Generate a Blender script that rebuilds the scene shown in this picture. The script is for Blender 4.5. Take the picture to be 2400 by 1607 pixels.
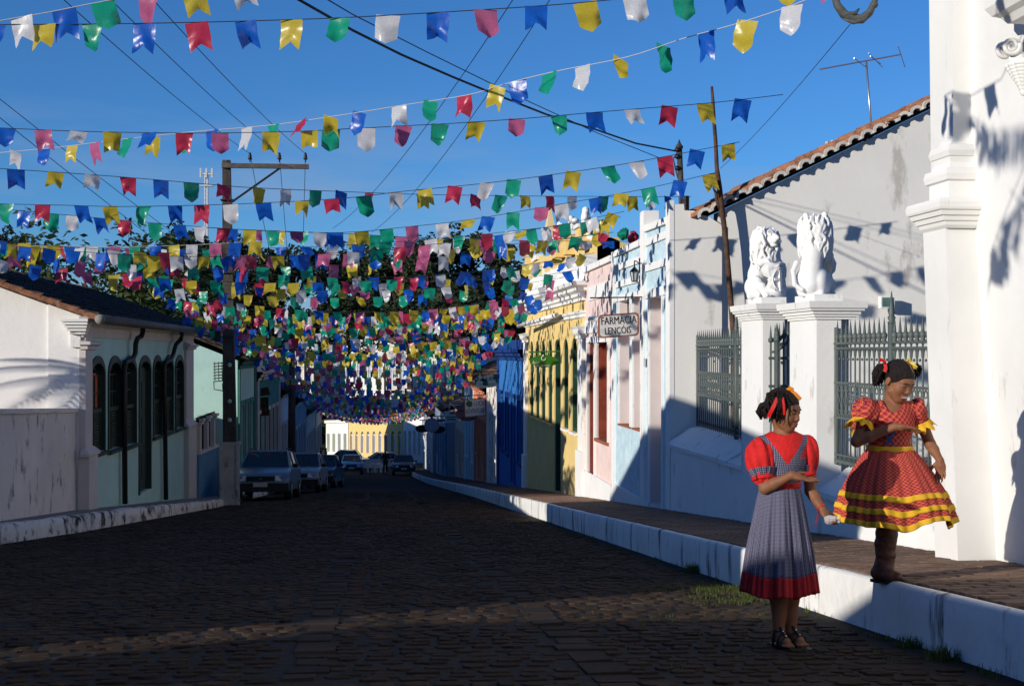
import bpy, bmesh, math, random
import numpy as np
from mathutils import Vector, Matrix

# ------------------------------------------------------------------ camera, sky, sun, exposure
for o in list(bpy.data.objects):
    bpy.data.objects.remove(o, do_unlink=True)
scene = bpy.context.scene
COL = scene.collection
rad = math.radians
YAW = math.atan(0.1033)              # the camera is turned this far right of the street axis (+Y)
FPX, U0, V0 = 3000.0, 1200.0, 825.0
CAMZ = 1.0
cam_data = bpy.data.cameras.new('camera')
cam_data.lens = 45.0
cam_data.sensor_width = 36.0
cam_data.shift_y = 21.5 / 2400.0
cam_data.clip_end = 3000.0
cam_data.clip_start = 0.05
cam = bpy.data.objects.new('camera', cam_data)
COL.objects.link(cam)
cam.location = (0, 0, CAMZ)
cam.rotation_euler = (rad(90), 0, -YAW)
scene.camera = cam

SUN_EL, SUN_AZ = 13.5, 32.0         # elevation; degrees behind the camera, measured from -X towards -Y
world = bpy.data.worlds.new('World')
scene.world = world
world.use_nodes = True
nt = world.node_tree
bg = nt.nodes['Background']
sky = nt.nodes.new('ShaderNodeTexSky')
sky.sky_type = 'NISHITA'
sky.sun_disc = False
sky.sun_elevation = rad(SUN_EL)
sun_to = Vector((-math.cos(rad(SUN_AZ)) * math.cos(rad(SUN_EL)), -math.sin(rad(SUN_AZ)) * math.cos(rad(SUN_EL)), math.sin(rad(SUN_EL))))
sky.sun_rotation = math.atan2(sun_to.x, sun_to.y)
sky.altitude = 400.0
sky.air_density = 1.0
sky.dust_density = 0.0
sky.ozone_density = 8.4
# thin low clouds
tc = nt.nodes.new('ShaderNodeTexCoord')
mp = nt.nodes.new('ShaderNodeMapping'); mp.inputs['Scale'].default_value = (3.0, 3.0, 16.0)
nz = nt.nodes.new('ShaderNodeTexNoise'); nz.inputs['Scale'].default_value = 1.6; nz.inputs['Detail'].default_value = 6.0; nz.inputs['Roughness'].default_value = 0.55
rp = nt.nodes.new('ShaderNodeValToRGB'); rp.color_ramp.elements[0].position = 0.47; rp.color_ramp.elements[1].position = 0.66
rp.color_ramp.elements[1].color = (0.5, 0.5, 0.5, 1)
mx = nt.nodes.new('ShaderNodeMixRGB'); mx.blend_type = 'MIX'
sep = nt.nodes.new('ShaderNodeSeparateXYZ')
band = nt.nodes.new('ShaderNodeMapRange'); band.inputs[1].default_value = 0.20; band.inputs[2].default_value = 0.12; band.inputs[3].default_value = 0.0; band.inputs[4].default_value = 1.0
mul = nt.nodes.new('ShaderNodeMath'); mul.operation = 'MULTIPLY'
nt.links.new(tc.outputs['Generated'], mp.inputs[0]); nt.links.new(mp.outputs[0], nz.inputs['Vector'])
nt.links.new(nz.outputs['Fac'], rp.inputs[0]); nt.links.new(tc.outputs['Generated'], sep.inputs[0])
nt.links.new(sep.outputs['Z'], band.inputs[0]); nt.links.new(rp.outputs[0], mul.inputs[0]); nt.links.new(band.outputs[0], mul.inputs[1])
nt.links.new(mul.outputs[0], mx.inputs[0]); nt.links.new(sky.outputs[0], mx.inputs[1]); mx.inputs[2].default_value = (1.9, 2.7, 4.0, 1)
nt.links.new(mx.outputs[0], bg.inputs['Color'])
bg.inputs['Strength'].default_value = 0.136
sun_data = bpy.data.lights.new('sun', 'SUN')
sun_data.energy = 4.5
sun_data.angle = rad(0.5)
sun_data.color = (1.0, 0.93, 0.82)
sun = bpy.data.objects.new('sun', sun_data)
COL.objects.link(sun)
sun.location = (-30, -15, 20)
sun.rotation_euler = sun_to.to_track_quat('Z', 'Y').to_euler()
vs = scene.view_settings
vs.view_transform = 'Standard'; vs.look = 'None'; vs.exposure = 0.0; vs.gamma = 1.0
scene.view_settings.use_curve_mapping = False
scene.cycles.max_bounces = 6
scene.cycles.use_denoising = True

# ------------------------------------------------------------------ helpers
rng = random.Random(7)
SA, CA = math.sin(YAW), math.cos(YAW)
def ray(u, v):
    a, b = (u - U0) / FPX, (V0 - v) / FPX
    return Vector((SA + CA * a, CA - SA * a, b))
def pt(u, v, d):
    return Vector((0, 0, CAMZ)) + ray(u, v) * d
def onX(u, v, X):
    r = ray(u, v); return Vector((0, 0, CAMZ)) + r * (X / r.x)
def onY(u, v, Y):
    r = ray(u, v); return Vector((0, 0, CAMZ)) + r * (Y / r.y)
def YX(u, X):
    r = ray(u, V0); return X * r.y / r.x
def lerp(a, b, t): return a + (b - a) * t
def gz(y):
    "height of the road surface along the street"
    if y < 60: return -0.0879 * y
    z = -0.0879 * 60
    if y < 110:
        t = y - 60
        return z - 0.0879 * t + 0.5 * t * t * 0.0005
    z = z - 0.0879 * 50 + 0.5 * 2500 * 0.0005
    return z - 0.0629 * min(y - 110, 60)

def srgb(r, g, b):
    f = lambda c: (c / 12.92 if c <= 0.04045 else ((c + 0.055) / 1.055) ** 2.4)
    return (f(r / 255), f(g / 255), f(b / 255))

MATS = {}
def M(name, col, rough=0.8, var=0.12, scale=2.5, bump=0.0, bscale=30.0, spec=0.3, metal=0.0, dirt=None, dirt_amt=0.0, dirt_scale=(2, 2, 0.6), trans=0.0, rand=0.0, coat=0.0, alpha=1.0):
    if name in MATS: return MATS[name]
    m = bpy.data.materials.new(name); m.use_nodes = True
    t = m.node_tree; N = t.nodes; L = t.links
    p = N['Principled BSDF']
    p.inputs['Roughness'].default_value = rough
    p.inputs['Metallic'].default_value = metal
    p.inputs['Specular IOR Level'].default_value = spec
    p.inputs['Coat Weight'].default_value = coat
    if alpha < 1: p.inputs['Alpha'].default_value = alpha
    co = N.new('ShaderNodeTexCoord')
    out = None
    no = N.new('ShaderNodeTexNoise'); no.inputs['Scale'].default_value = scale; no.inputs['Detail'].default_value = 5.0; no.inputs['Roughness'].default_value = 0.6
    L.new(co.outputs['Object'], no.inputs['Vector'])
    cr = N.new('ShaderNodeValToRGB')
    cr.color_ramp.elements[0].position = 0.3; cr.color_ramp.elements[1].position = 0.7
    cr.color_ramp.elements[0].color = tuple(max(0, c * (1 - var)) for c in col) + (1,)
    cr.color_ramp.elements[1].color = tuple(min(1, c * (1 + var)) for c in col) + (1,)
    L.new(no.outputs['Fac'], cr.inputs[0]); out = cr.outputs[0]
    if rand > 0:
        oi = N.new('ShaderNodeObjectInfo')
        hs = N.new('ShaderNodeHueSaturation')
        mr = N.new('ShaderNodeMapRange'); mr.inputs[3].default_value = 1 - rand; mr.inputs[4].default_value = 1 + rand
        L.new(oi.outputs['Random'], mr.inputs[0]); L.new(mr.outputs[0], hs.inputs['Value']); L.new(out, hs.inputs['Color']); out = hs.outputs[0]
    if dirt is not None:
        mpn = N.new('ShaderNodeMapping'); mpn.inputs['Scale'].default_value = dirt_scale
        n2 = N.new('ShaderNodeTexNoise'); n2.inputs['Scale'].default_value = 3.0; n2.inputs['Detail'].default_value = 8.0; n2.inputs['Roughness'].default_value = 0.65
        r2 = N.new('ShaderNodeValToRGB'); r2.color_ramp.elements[0].position = 0.66 - 0.25 * dirt_amt; r2.color_ramp.elements[1].position = 0.74 - 0.18 * dirt_amt
        mxn = N.new('ShaderNodeMixRGB'); mxn.inputs[2].default_value = tuple(dirt) + (1,)
        L.new(co.outputs['Object'], mpn.inputs[0]); L.new(mpn.outputs[0], n2.inputs['Vector']); L.new(n2.outputs['Fac'], r2.inputs[0]); L.new(r2.outputs[0], mxn.inputs[0])
        L.new(out, mxn.inputs[1]); out = mxn.outputs[0]
    L.new(out, p.inputs['Base Color'])
    if bump > 0:
        nb = N.new('ShaderNodeTexNoise'); nb.inputs['Scale'].default_value = bscale; nb.inputs['Detail'].default_value = 6.0
        bp = N.new('ShaderNodeBump'); bp.inputs['Strength'].default_value = bump; bp.inputs['Distance'].default_value = 0.02
        L.new(co.outputs['Object'], nb.inputs['Vector']); L.new(nb.outputs['Fac'], bp.inputs['Height']); L.new(bp.outputs[0], p.inputs['Normal'])
    if trans > 0:
        tr = N.new('ShaderNodeBsdfTranslucent'); ms = N.new('ShaderNodeMixShader'); ms.inputs[0].default_value = trans
        L.new(out, tr.inputs['Color']); L.new(p.outputs[0], ms.inputs[1]); L.new(tr.outputs[0], ms.inputs[2])
        L.new(ms.outputs[0], N['Material Output'].inputs['Surface'])
    MATS[name] = m
    return m
def glass(name, col=(0.02, 0.025, 0.03), rough=0.08):
    return M(name, col, rough=rough, var=0.05, spec=0.6)

ORG = {}
class MB:
    "collects polygons in world coordinates; build() links them as ONE mesh object"
    def __init__(s): s.v = []; s.f = []; s.m = []; s.cur = 0; s.sm = []; s.smooth = False
    def add(s, vs, fs):
        b = len(s.v); s.v.extend([tuple(p) for p in vs])
        for f in fs: s.f.append(tuple(b + i for i in f)); s.m.append(s.cur); s.sm.append(s.smooth)
        return s
    def quad(s, a, b, c, d): return s.add([a, b, c, d], [(0, 1, 2, 3)])
    def poly(s, pts): return s.add(pts, [tuple(range(len(pts)))])
    def hexa(s, p):   # p[0..3] bottom ring ccw, p[4..7] top ring
        return s.add(p, [(3, 2, 1, 0), (4, 5, 6, 7), (0, 1, 5, 4), (1, 2, 6, 5), (2, 3, 7, 6), (3, 0, 4, 7)])
    def box(s, x0, x1, y0, y1, z0, z1):
        if x0 > x1: x0, x1 = x1, x0
        if y0 > y1: y0, y1 = y1, y0
        if z0 > z1: z0, z1 = z1, z0
        return s.hexa([(x0, y0, z0), (x1, y0, z0), (x1, y1, z0), (x0, y1, z0), (x0, y0, z1), (x1, y0, z1), (x1, y1, z1), (x0, y1, z1)])
    def prism(s, poly, vec):
        n = len(poly); a = [Vector(p) for p in poly]; v = Vector(vec)
        nrm = Vector((0, 0, 0))
        for i in range(n): nrm += a[i].cross(a[(i + 1) % n])
        b = [p + v for p in a]
        if nrm.dot(v) > 0: s.add(a + b, [tuple(range(n - 1, -1, -1)), tuple(range(n, 2 * n))] + [(i, (i + 1) % n, n + (i + 1) % n, n + i) for i in range(n)])
        else: s.add(a + b, [tuple(range(n)), tuple(range(2 * n - 1, n - 1, -1))] + [((i + 1) % n, i, n + i, n + (i + 1) % n) for i in range(n)])
        return s
    def tube(s, pts, r, n=8, caps=True, sq=(1, 1)):
        pts = [Vector(p) for p in pts]; k = len(pts)
        rr = r if isinstance(r, (list, tuple)) else [r] * k
        ring = []; up = None
        for i, p in enumerate(pts):
            t = (pts[min(i + 1, k - 1)] - pts[max(i - 1, 0)])
            if t.length < 1e-9: t = Vector((0, 0, 1))
            t.normalize()
            if up is None:
                up = Vector((0, 0, 1)) if abs(t.z) < 0.9 else Vector((1, 0, 0))
            x = up.cross(t)
            if x.length < 1e-6: x = Vector((0, 1, 0)).cross(t)
            x.normalize(); y = t.cross(x); up = y
            ring.append([p + (x * math.cos(2 * math.pi * j / n) * sq[0] + y * math.sin(2 * math.pi * j / n) * sq[1]) * rr[i] for j in range(n)])
        vs = [q for rg in ring for q in rg]; fs = []
        for i in range(k - 1):
            for j in range(n):
                a = i * n + j; b = i * n + (j + 1) % n
                fs.append((a, b, b + n, a + n))
        if caps: fs.append(tuple(range(n - 1, -1, -1))); fs.append(tuple(range((k - 1) * n, k * n)))
        return s.add(vs, fs)
    def lathe(s, c, prof, n=16, rot=0.0, sx=1.0, sy=1.0):
        c = Vector(c); vs = []; fs = []
        for r, z in prof:
            for j in range(n):
                a = 2 * math.pi * j / n + rot
                vs.append((c.x + r * sx * math.cos(a), c.y + r * sy * math.sin(a), c.z + z))
        k = len(prof)
        for i in range(k - 1):
            for j in range(n):
                a = i * n + j; b = i * n + (j + 1) % n
                fs.append((a, b, b + n, a + n))
        fs.append(tuple(range(n - 1, -1, -1))); fs.append(tuple(range((k - 1) * n, k * n)))
        return s.add(vs, fs)
    def ell(s, c, r, nu=10, nv=7, R=None):
        vs = []; fs = []
        c = Vector(c)
        for i in range(nv + 1):
            th = math.pi * i / nv
            for j in range(nu):
                ph = 2 * math.pi * j / nu
                q = Vector((r[0] * math.sin(th) * math.cos(ph), r[1] * math.sin(th) * math.sin(ph), -r[2] * math.cos(th)))
                if R is not None: q = R @ q
                vs.append(c + q)
        for i in range(nv):
            for j in range(nu):
                a = i * nu + j; b = i * nu + (j + 1) % nu
                fs.append((a, b, b + nu, a + nu))
        return s.add(vs, fs)
    def build(s, name, mats, parent=None, org=None, smooth=None, weld=False):
        if org is None: org = ORG.get(parent.name) if parent is not None else Vector((0, 0, 0))
        org = Vector(org)
        me = bpy.data.meshes.new(name)
        V = np.array(s.v, dtype=np.float64).reshape(-1, 3) - np.array(org)
        me.from_pydata(V.tolist(), [], s.f)
        if not isinstance(mats, (list, tuple)): mats = [mats]
        for m in mats: me.materials.append(m)
        if len(mats) > 1: me.polygons.foreach_set('material_index', s.m)
        sm = s.sm if smooth is None else [smooth] * len(s.f)
        me.polygons.foreach_set('use_smooth', sm)
        if weld:
            bm = bmesh.new(); bm.from_mesh(me); bmesh.ops.remove_doubles(bm, verts=bm.verts, dist=1e-5); bmesh.ops.recalc_face_normals(bm, faces=bm.faces); bm.to_mesh(me); bm.free()
        me.update()
        o = bpy.data.objects.new(name, me); COL.objects.link(o)
        if parent is not None:
            o.parent = parent
            o.location = org - ORG[parent.name]
        else: o.location = org
        ORG[o.name] = org
        return o
def thing(name, loc, label, cat, group=None):
    o = bpy.data.objects.new(name, None); COL.objects.link(o)
    o.empty_display_size = 0.2; o.location = loc; ORG[o.name] = Vector(loc)
    return tag(o, label, cat, group)
def tag(o, label=None, cat=None, group=None, kind=None):
    if label: o['label'] = label
    if cat: o['category'] = cat
    if group: o['group'] = group
    if kind: o['kind'] = kind
    return o
def child(name, data, parent, loc=(0, 0, 0), rot=None, scale=None):
    o = bpy.data.objects.new(name, data); COL.objects.link(o); o.parent = parent
    o.location = Vector(loc) - ORG[parent.name]
    if rot is not None: o.rotation_euler = rot
    if scale is not None: o.scale = scale
    ORG[o.name] = Vector(loc)
    return o
def txt(body, size, loc, rot, mat, parent, name='lettering', ext=0.003, align='CENTER', sx=1.0, shear=0.0):
    c = bpy.data.curves.new(name, 'FONT'); c.body = body; c.size = size; c.extrude = ext; c.align_x = align; c.align_y = 'CENTER'; c.shear = shear
    c.resolution_u = 3
    o = bpy.data.objects.new('t', c); COL.objects.link(o)
    dg = bpy.context.evaluated_depsgraph_get()
    me = bpy.data.meshes.new_from_object(o.evaluated_get(dg))
    bpy.data.objects.remove(o, do_unlink=True)
    me.materials.clear(); me.materials.append(mat)
    q = bpy.data.objects.new(name, me); COL.objects.link(q); q.parent = parent
    q.location = Vector(loc) - ORG[parent.name]; q.rotation_euler = rot; q.scale = (sx, 1, 1)
    ORG[q.name] = Vector(loc)
    return q
class FR:
    "a wall frame: s runs along the wall, t stands out of it"
    def __init__(f, O, a, n): f.O = Vector(O); f.a = Vector(a); f.n = Vector(n)
    def P(f, s, z, t=0.0): return f.O + f.a * s + f.n * t + Vector((0, 0, z))
    def box(f, mb, s0, s1, z0, z1, t0, t1):
        return mb.hexa(f.fix([f.P(s0, z0, t0), f.P(s1, z0, t0), f.P(s1, z0, t1), f.P(s0, z0, t1), f.P(s0, z1, t0), f.P(s1, z1, t0), f.P(s1, z1, t1), f.P(s0, z1, t1)]))
    def fix(f, p):
        if f.a.cross(f.n).z < 0: return [p[3], p[2], p[1], p[0], p[7], p[6], p[5], p[4]]
        return p
    def slab(f, mb, pts, t0, t1):   # polygon of (s,z) extruded from t0 to t1
        return mb.prism([f.P(s, z, t0) for s, z in pts], f.n * (t1 - t0))
def arch(s0, s1, zs, zt, n=12, point=0.0):
    "top of an arched opening from (s0,zs) over (mid,zt) to (s1,zs)"
    out = []; m = (s0 + s1) / 2; r = (s1 - s0) / 2
    for i in range(n + 1):
        a = math.pi * (1 - i / n)
        c = math.cos(a); q = math.sin(a)
        q = q if point == 0 else (1 - point) * q + point * (1 - abs(c) ** 1.25)
        out.append((m + r * c, zs + (zt - zs) * q))
    return out
def wall(mb, F, s0, s1, z0, z1, ops, th=0.2, rv=None):
    "wall sheet with real openings and reveals; op = (s0,s1,z0,zspring,ztop)"
    S = sorted(set([s0, s1] + [x for o in ops for x in (o[0], o[1])])); Z = sorted(set([z0, z1] + [x for o in ops for x in (o[2], o[4])]))
    flip = F.a.cross(Vector((0, 0, 1))).dot(F.n) < 0
    def q(a, b, c, d):
        mb.quad(a, b, c, d) if not flip else mb.quad(d, c, b, a)
    for i in range(len(S) - 1):
        for j in range(len(Z) - 1):
            cs, cz = (S[i] + S[i + 1]) / 2, (Z[j] + Z[j + 1]) / 2
            if any(o[0] < cs < o[1] and o[2] < cz < o[4] for o in ops): continue
            q(F.P(S[i], Z[j]), F.P(S[i + 1], Z[j]), F.P(S[i + 1], Z[j + 1]), F.P(S[i], Z[j + 1]))
    for o in ops:
        a, b, c, zs, zt = o
        loop = [(a, c), (b, c)]
        if zt - zs > 1e-4:
            ar = arch(a, b, zs, zt)
            m = len(ar) // 2
            mb.poly([F.P(x, z) for x, z in ([(a, zt)] + ar[:m + 1][::-1])] if not flip else [F.P(x, z) for x, z in (ar[:m + 1] + [(a, zt)])])
            mb.poly([F.P(x, z) for x, z in (ar[m:][::-1] + [(b, zt)])[::-1]] if flip else [F.P(x, z) for x, z in (ar[m:][::-1] + [(b, zt)])])
            loop += ar[::-1]
        else: loop += [(b, zt), (a, zt)]
        for i in range(len(loop)):
            x0, y0 = loop[i]; x1, y1 = loop[(i + 1) % len(loop)]
            (rv or mb).quad(F.P(x0, y0, 0), F.P(x0, y0, -th), F.P(x1, y1, -th), F.P(x1, y1, 0))

# ------------------------------------------------------------------ common materials
WHITE = M('white limewash', (0.80, 0.80, 0.78), rough=0.85, var=0.05, scale=1.2, bump=0.15, bscale=18, dirt=(0.42, 0.39, 0.35), dirt_amt=0.26, dirt_scale=(1.4, 1.4, 0.45))
CHURCHW = M('church white paint', (0.76, 0.755, 0.73), rough=0.85, var=0.06, scale=1.1, bump=0.22, bscale=7, dirt=(0.52, 0.50, 0.47), dirt_amt=0.16, dirt_scale=(1.5, 1.5, 0.5))
GREYW = M('pale grey wall paint', (0.80, 0.79, 0.75), rough=0.85, var=0.05, scale=0.7, bump=0.12, bscale=10, dirt=(0.52, 0.50, 0.46), dirt_amt=0.28, dirt_scale=(0.8, 0.8, 0.35))
DIRTYW = M('weathered white wall', (0.74, 0.67, 0.60), rough=0.9, var=0.10, scale=1.0, bump=0.3, bscale=22, dirt=(0.24, 0.20, 0.17), dirt_amt=0.40, dirt_scale=(1.2, 1.2, 0.7))
KERBW = M('stained white kerb paint', (0.74, 0.73, 0.70), rough=0.9, var=0.10, scale=1.5, bump=0.5, bscale=14, dirt=(0.045, 0.042, 0.038), dirt_amt=0.42, dirt_scale=(1.6, 1.5, 0.30))
KERBL = M('badly stained kerb paint', (0.66, 0.63, 0.59), rough=0.9, var=0.12, scale=1.5, bump=0.6, bscale=14, dirt=(0.035, 0.03, 0.026), dirt_amt=0.62, dirt_scale=(1.4, 1.2, 1.0))
TERRA = M('terracotta tile', (0.30, 0.135, 0.075), rough=0.9, var=0.5, scale=5.0, bump=0.4, bscale=30, dirt=(0.07, 0.05, 0.04), dirt_amt=0.42, dirt_scale=(3, 3, 3), rand=0.35)
TERRA_D = M('old dark roof tile', (0.055, 0.036, 0.028), rough=0.95, var=0.6, scale=4.0, bump=0.5, bscale=25, dirt=(0.012, 0.011, 0.010), dirt_amt=0.7, dirt_scale=(2, 2, 2))
IRON = M('grey green iron paint', (0.085, 0.105, 0.10), rough=0.55, var=0.15, scale=9, bump=0.15, bscale=60, spec=0.4)
DGREEN = M('dark green paint', (0.022, 0.046, 0.034), rough=0.55, var=0.25, scale=6, spec=0.35)
BLACKIRON = M('black iron', (0.012, 0.012, 0.013), rough=0.5, var=0.2, scale=8, spec=0.4)
WOOD = M('bare pole wood', (0.085, 0.045, 0.028), rough=0.85, var=0.5, scale=8, bump=0.6, bscale=30)
CONC = M('old concrete', (0.07, 0.06, 0.052), rough=0.9, var=0.3, scale=4, bump=0.3, bscale=30, dirt=(0.03, 0.028, 0.026), dirt_amt=0.5, dirt_scale=(3, 3, 0.6))
DARKIN = M('dark interior', (0.012, 0.012, 0.012), rough=0.9, var=0.1)
WGLASS = glass('window glass')
# ------------------------------------------------------------------ ground, road, pavements
GROUNDM = M('bare earth and grass', (0.06, 0.055, 0.03), rough=0.95, var=0.4, scale=0.15, bump=0.3, bscale=2)
ROADM = M('earth between the stones', (0.014, 0.011, 0.009), rough=0.95, var=0.4, scale=1.2, bump=0.5, bscale=18)
STONEM = M('cobble stone', (0.036, 0.0235, 0.0160), rough=0.9, var=0.6, scale=2.2, bump=0.6, bscale=26, spec=0.14, dirt=(0.060, 0.029, 0.018), dirt_amt=0.35, dirt_scale=(1.4, 1.4, 1.4), rand=0.25)
SLABM = M('flat guide stone', (0.034, 0.0235, 0.0175), rough=0.9, spec=.14, var=0.3, scale=2.5, bump=0.3, bscale=25, rand=0.2)
BRICKM = M('pavement brick', (0.17, 0.105, 0.072), rough=0.85, var=0.35, scale=3.0, bump=0.4, bscale=30, rand=0.25, dirt=(0.06, 0.045, 0.035), dirt_amt=0.3, dirt_scale=(2, 2, 2))
MORTAR = M('dark mortar', (0.05, 0.04, 0.032), rough=0.95, var=0.3, scale=5, bump=0.3, bscale=30)
CEMENT = M('pavement cement', (0.20, 0.18, 0.16), rough=0.9, var=0.25, scale=2, bump=0.3, bscale=25)

def hillz(x, y):
    z = gz(min(y, 170)) - 0.06
    if y > 190:
        t = min(1.0, (y - 190) / 110.0); t = t * t * (3 - 2 * t)
        z += t * (23 + 5 * math.sin(x * 0.021 + 1.0) + 4 * math.sin(x * 0.053))
    # unseen hills left, right and behind, added to block the low sky glow
    rr_ = max(-x - 45, x - 60, -y - 55, 0)
    t = min(1.0, rr_ / 110.0); t = t * t * (3 - 2 * t)
    z += t * (24 + 5 * math.sin(x * .03 + y * .021) + 3 * math.sin(y * .05))
    return z
mb = MB(); mb.smooth = True
xs = [-700, -420, -300, -220, -160, -120, -90, -70, -50, -40, -30, -20, -14, -8, 0, 8, 14, 20, 30, 40, 60, 90, 130, 180, 260, 380, 600]
ys = [-500, -340, -240, -190, -150, -120, -95, -75] + list(np.arange(-60, 130, 6)) + list(np.arange(130, 420, 14)) + [480, 600, 800, 1100]
vs = [(x, y, hillz(x, y)) for y in ys for x in xs]
nx = len(xs)
mb.add(vs, [(j * nx + i, j * nx + i + 1, (j + 1) * nx + i + 1, (j + 1) * nx + i) for j in range(len(ys) - 1) for i in range(nx - 1)])
tag(mb.build('ground', GROUNDM), kind='structure')

def kerbL(y):
    P = [(-60, -5.6), (10, -5.35), (17.6, -5.0), (20.5, -4.65), (32, -4.0), (60, -3.9), (200, -3.9)]
    for (a, xa), (b, xb) in zip(P, P[1:]):
        if y <= b: return lerp(xa, xb, (y - a) / (b - a))
    return -3.9
KR = 2.88
def kerbR(y):
    return KR if y < 40 else KR - min(0.9, (y - 40) * 0.012)
mb = MB(); mb.smooth = True
ry = [-8 + i * 1.0 for i in range(80)] + [72 + i * 3 for i in range(33)]
K = 9
for y in ry:
    for i in range(K):
        t = i / (K - 1); x = lerp(kerbL(y) - 0.05, kerbR(y) + 0.05, t)
        mb.v.append((x, y, gz(y) + 0.05 * (1 - (2 * t - 1) ** 2)))
for j in range(len(ry) - 1):
    for i in range(K - 1):
        mb.f.append((j * K + i, j * K + i + 1, (j + 1) * K + i + 1, (j + 1) * K + i)); mb.m.append(0); mb.sm.append(True)
road = tag(mb.build('road', ROADM), kind='structure')
def crown(x, y):
    a, b = kerbL(y), kerbR(y); t = (x - a) / (b - a)
    return gz(y) + 0.05 * (1 - (2 * t - 1) ** 2)

def stone_geo(cx, cy, w, l, h, r, jx=0.16):
    "irregular flat-topped stone, returns verts (relative to cx,cy) and faces"
    n = 7; ang = [2 * math.pi * (i + r.uniform(-0.25, 0.25)) / n + 0.2 for i in range(n)]
    out = []
    for a in ang:
        c, s_ = math.cos(a), math.sin(a)
        k = 1.0 / max(abs(c) ** 3 + abs(s_) ** 3, 1e-6) ** (1 / 3.0)
        out.append((c * k * w * 0.5 * r.uniform(1 - jx, 1.02), s_ * k * l * 0.5 * r.uniform(1 - jx, 1.02)))
    tx, ty = r.uniform(-0.06, 0.06), r.uniform(-0.06, 0.06)
    vs = [(x, y, -0.03) for x, y in out] + [(x * 0.95, y * 0.95, h * 0.7 + x * tx * .5 + y * ty * .5) for x, y in out] + [(x * 0.84, y * 0.84, h + x * tx * .5 + y * ty * .5) for x, y in out]
    fs = [(i, (i + 1) % n, n + (i + 1) % n, n + i) for i in range(n)] + [(n + i, n + (i + 1) % n, 2 * n + (i + 1) % n, 2 * n + i) for i in range(n)] + [tuple(range(2 * n, 3 * n))]
    return vs, fs
r = random.Random(3)
far = MB(); far.smooth = False
near = []
y = 4.6
row = 0
while y < 46:
    h = r.uniform(0.085, 0.135) if y < 26 else r.uniform(0.16, 0.24)
    x = kerbL(y) + r.uniform(0.02, 0.12)
    while x < kerbR(y) - 0.26:
        w = r.uniform(0.09, 0.20) if y < 26 else r.uniform(0.2, 0.36)
        cx, cy = x + w / 2, y + r.uniform(-0.02, 0.02) + 0.02 * math.sin(x * 3 + row)
        if abs(cx + 0.36) < 0.14 or abs(cx - 1.02) < 0.13: x += 0.08; continue
        if r.random() < 0.985 and abs(cx) < 0.42 * y + 1:
            vis = (cx - SA * 0) ; d = cx * SA + cy * CA; u = U0 + FPX * (cx * CA - cy * SA) / d
            if -150 < u < 2500:
                if cy < 10.5 and d > 5.6 and 20 < u < 2350 : near.append((cx, cy, w * r.uniform(0.90, 0.99), h * r.uniform(0.90, 0.99), r.uniform(0.005, 0.013)))
                else:
                    vs, fs = stone_geo(0, 0, w * 0.94, h * 0.94, r.uniform(0.004, 0.012), r)
                    z = crown(cx, cy); far.add([(a + cx, b + cy, c + z - 0.0879 * b) for a, b, c in vs], fs)
        x += w + r.uniform(0.0, 0.03)
    y += h + r.uniform(0.0, 0.02); row += 1
# nearest stones become single pieces sharing a few meshes; the others one mass
near.sort(key=lambda q: q[1])
shapes = []
for i in range(14):
    rr = random.Random(100 + i); vs, fs = stone_geo(0, 0, 1, 1, 1, rr, 0.2)
    me = bpy.data.meshes.new('cobblestone'); me.from_pydata(vs, [], fs); me.materials.append(STONEM); shapes.append(me)
for i, (cx, cy, w, h, t) in enumerate(near):
    if i < 300:
        child('cobblestone', shapes[i % 14], road, (cx, cy, crown(cx, cy)), (-0.088, 0, r.uniform(-0.08, 0.08)), (w, h, t))
    else:
        vs, fs = stone_geo(0, 0, w, h, t, r); z = crown(cx, cy)
        far.add([(a + cx, b + cy, c + z - 0.0879 * b) for a, b, c in vs], fs)
tag(far.build('cobblestones', STONEM, road), kind='stuff')
for X, w in ((-0.36, 0.22), (1.02, 0.20)):
    y = 4.8; k = 0
    while y < 34:
        L = r.uniform(0.16, 0.42); hw = w / 2 * r.uniform(0.6, 1.1)
        m2 = MB(); z = crown(X, y + L / 2) + r.uniform(0.004, 0.012)
        a, b = y + 0.012, y + L - 0.012
        xo = X + r.uniform(-0.035, 0.035)
        m2.hexa([(xo - hw, a, crown(X, a) - 0.03), (xo + hw, a, crown(X, a) - 0.03), (xo + hw, b, crown(X, b) - 0.03), (xo - hw, b, crown(X, b) - 0.03),
                 (xo - hw * 0.96, a + 0.01, z + 0.0879 * L / 2), (xo + hw * 0.96, a + 0.01, z + 0.0879 * L / 2 + r.uniform(-0.006, 0.006)), (xo + hw * 0.96, b - 0.01, z - 0.0879 * L / 2), (xo - hw * 0.96, b - 0.01, z - 0.0879 * L / 2)])
        m2.build('paving_slab', SLABM, road)
        y += L; k += 1

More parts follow.
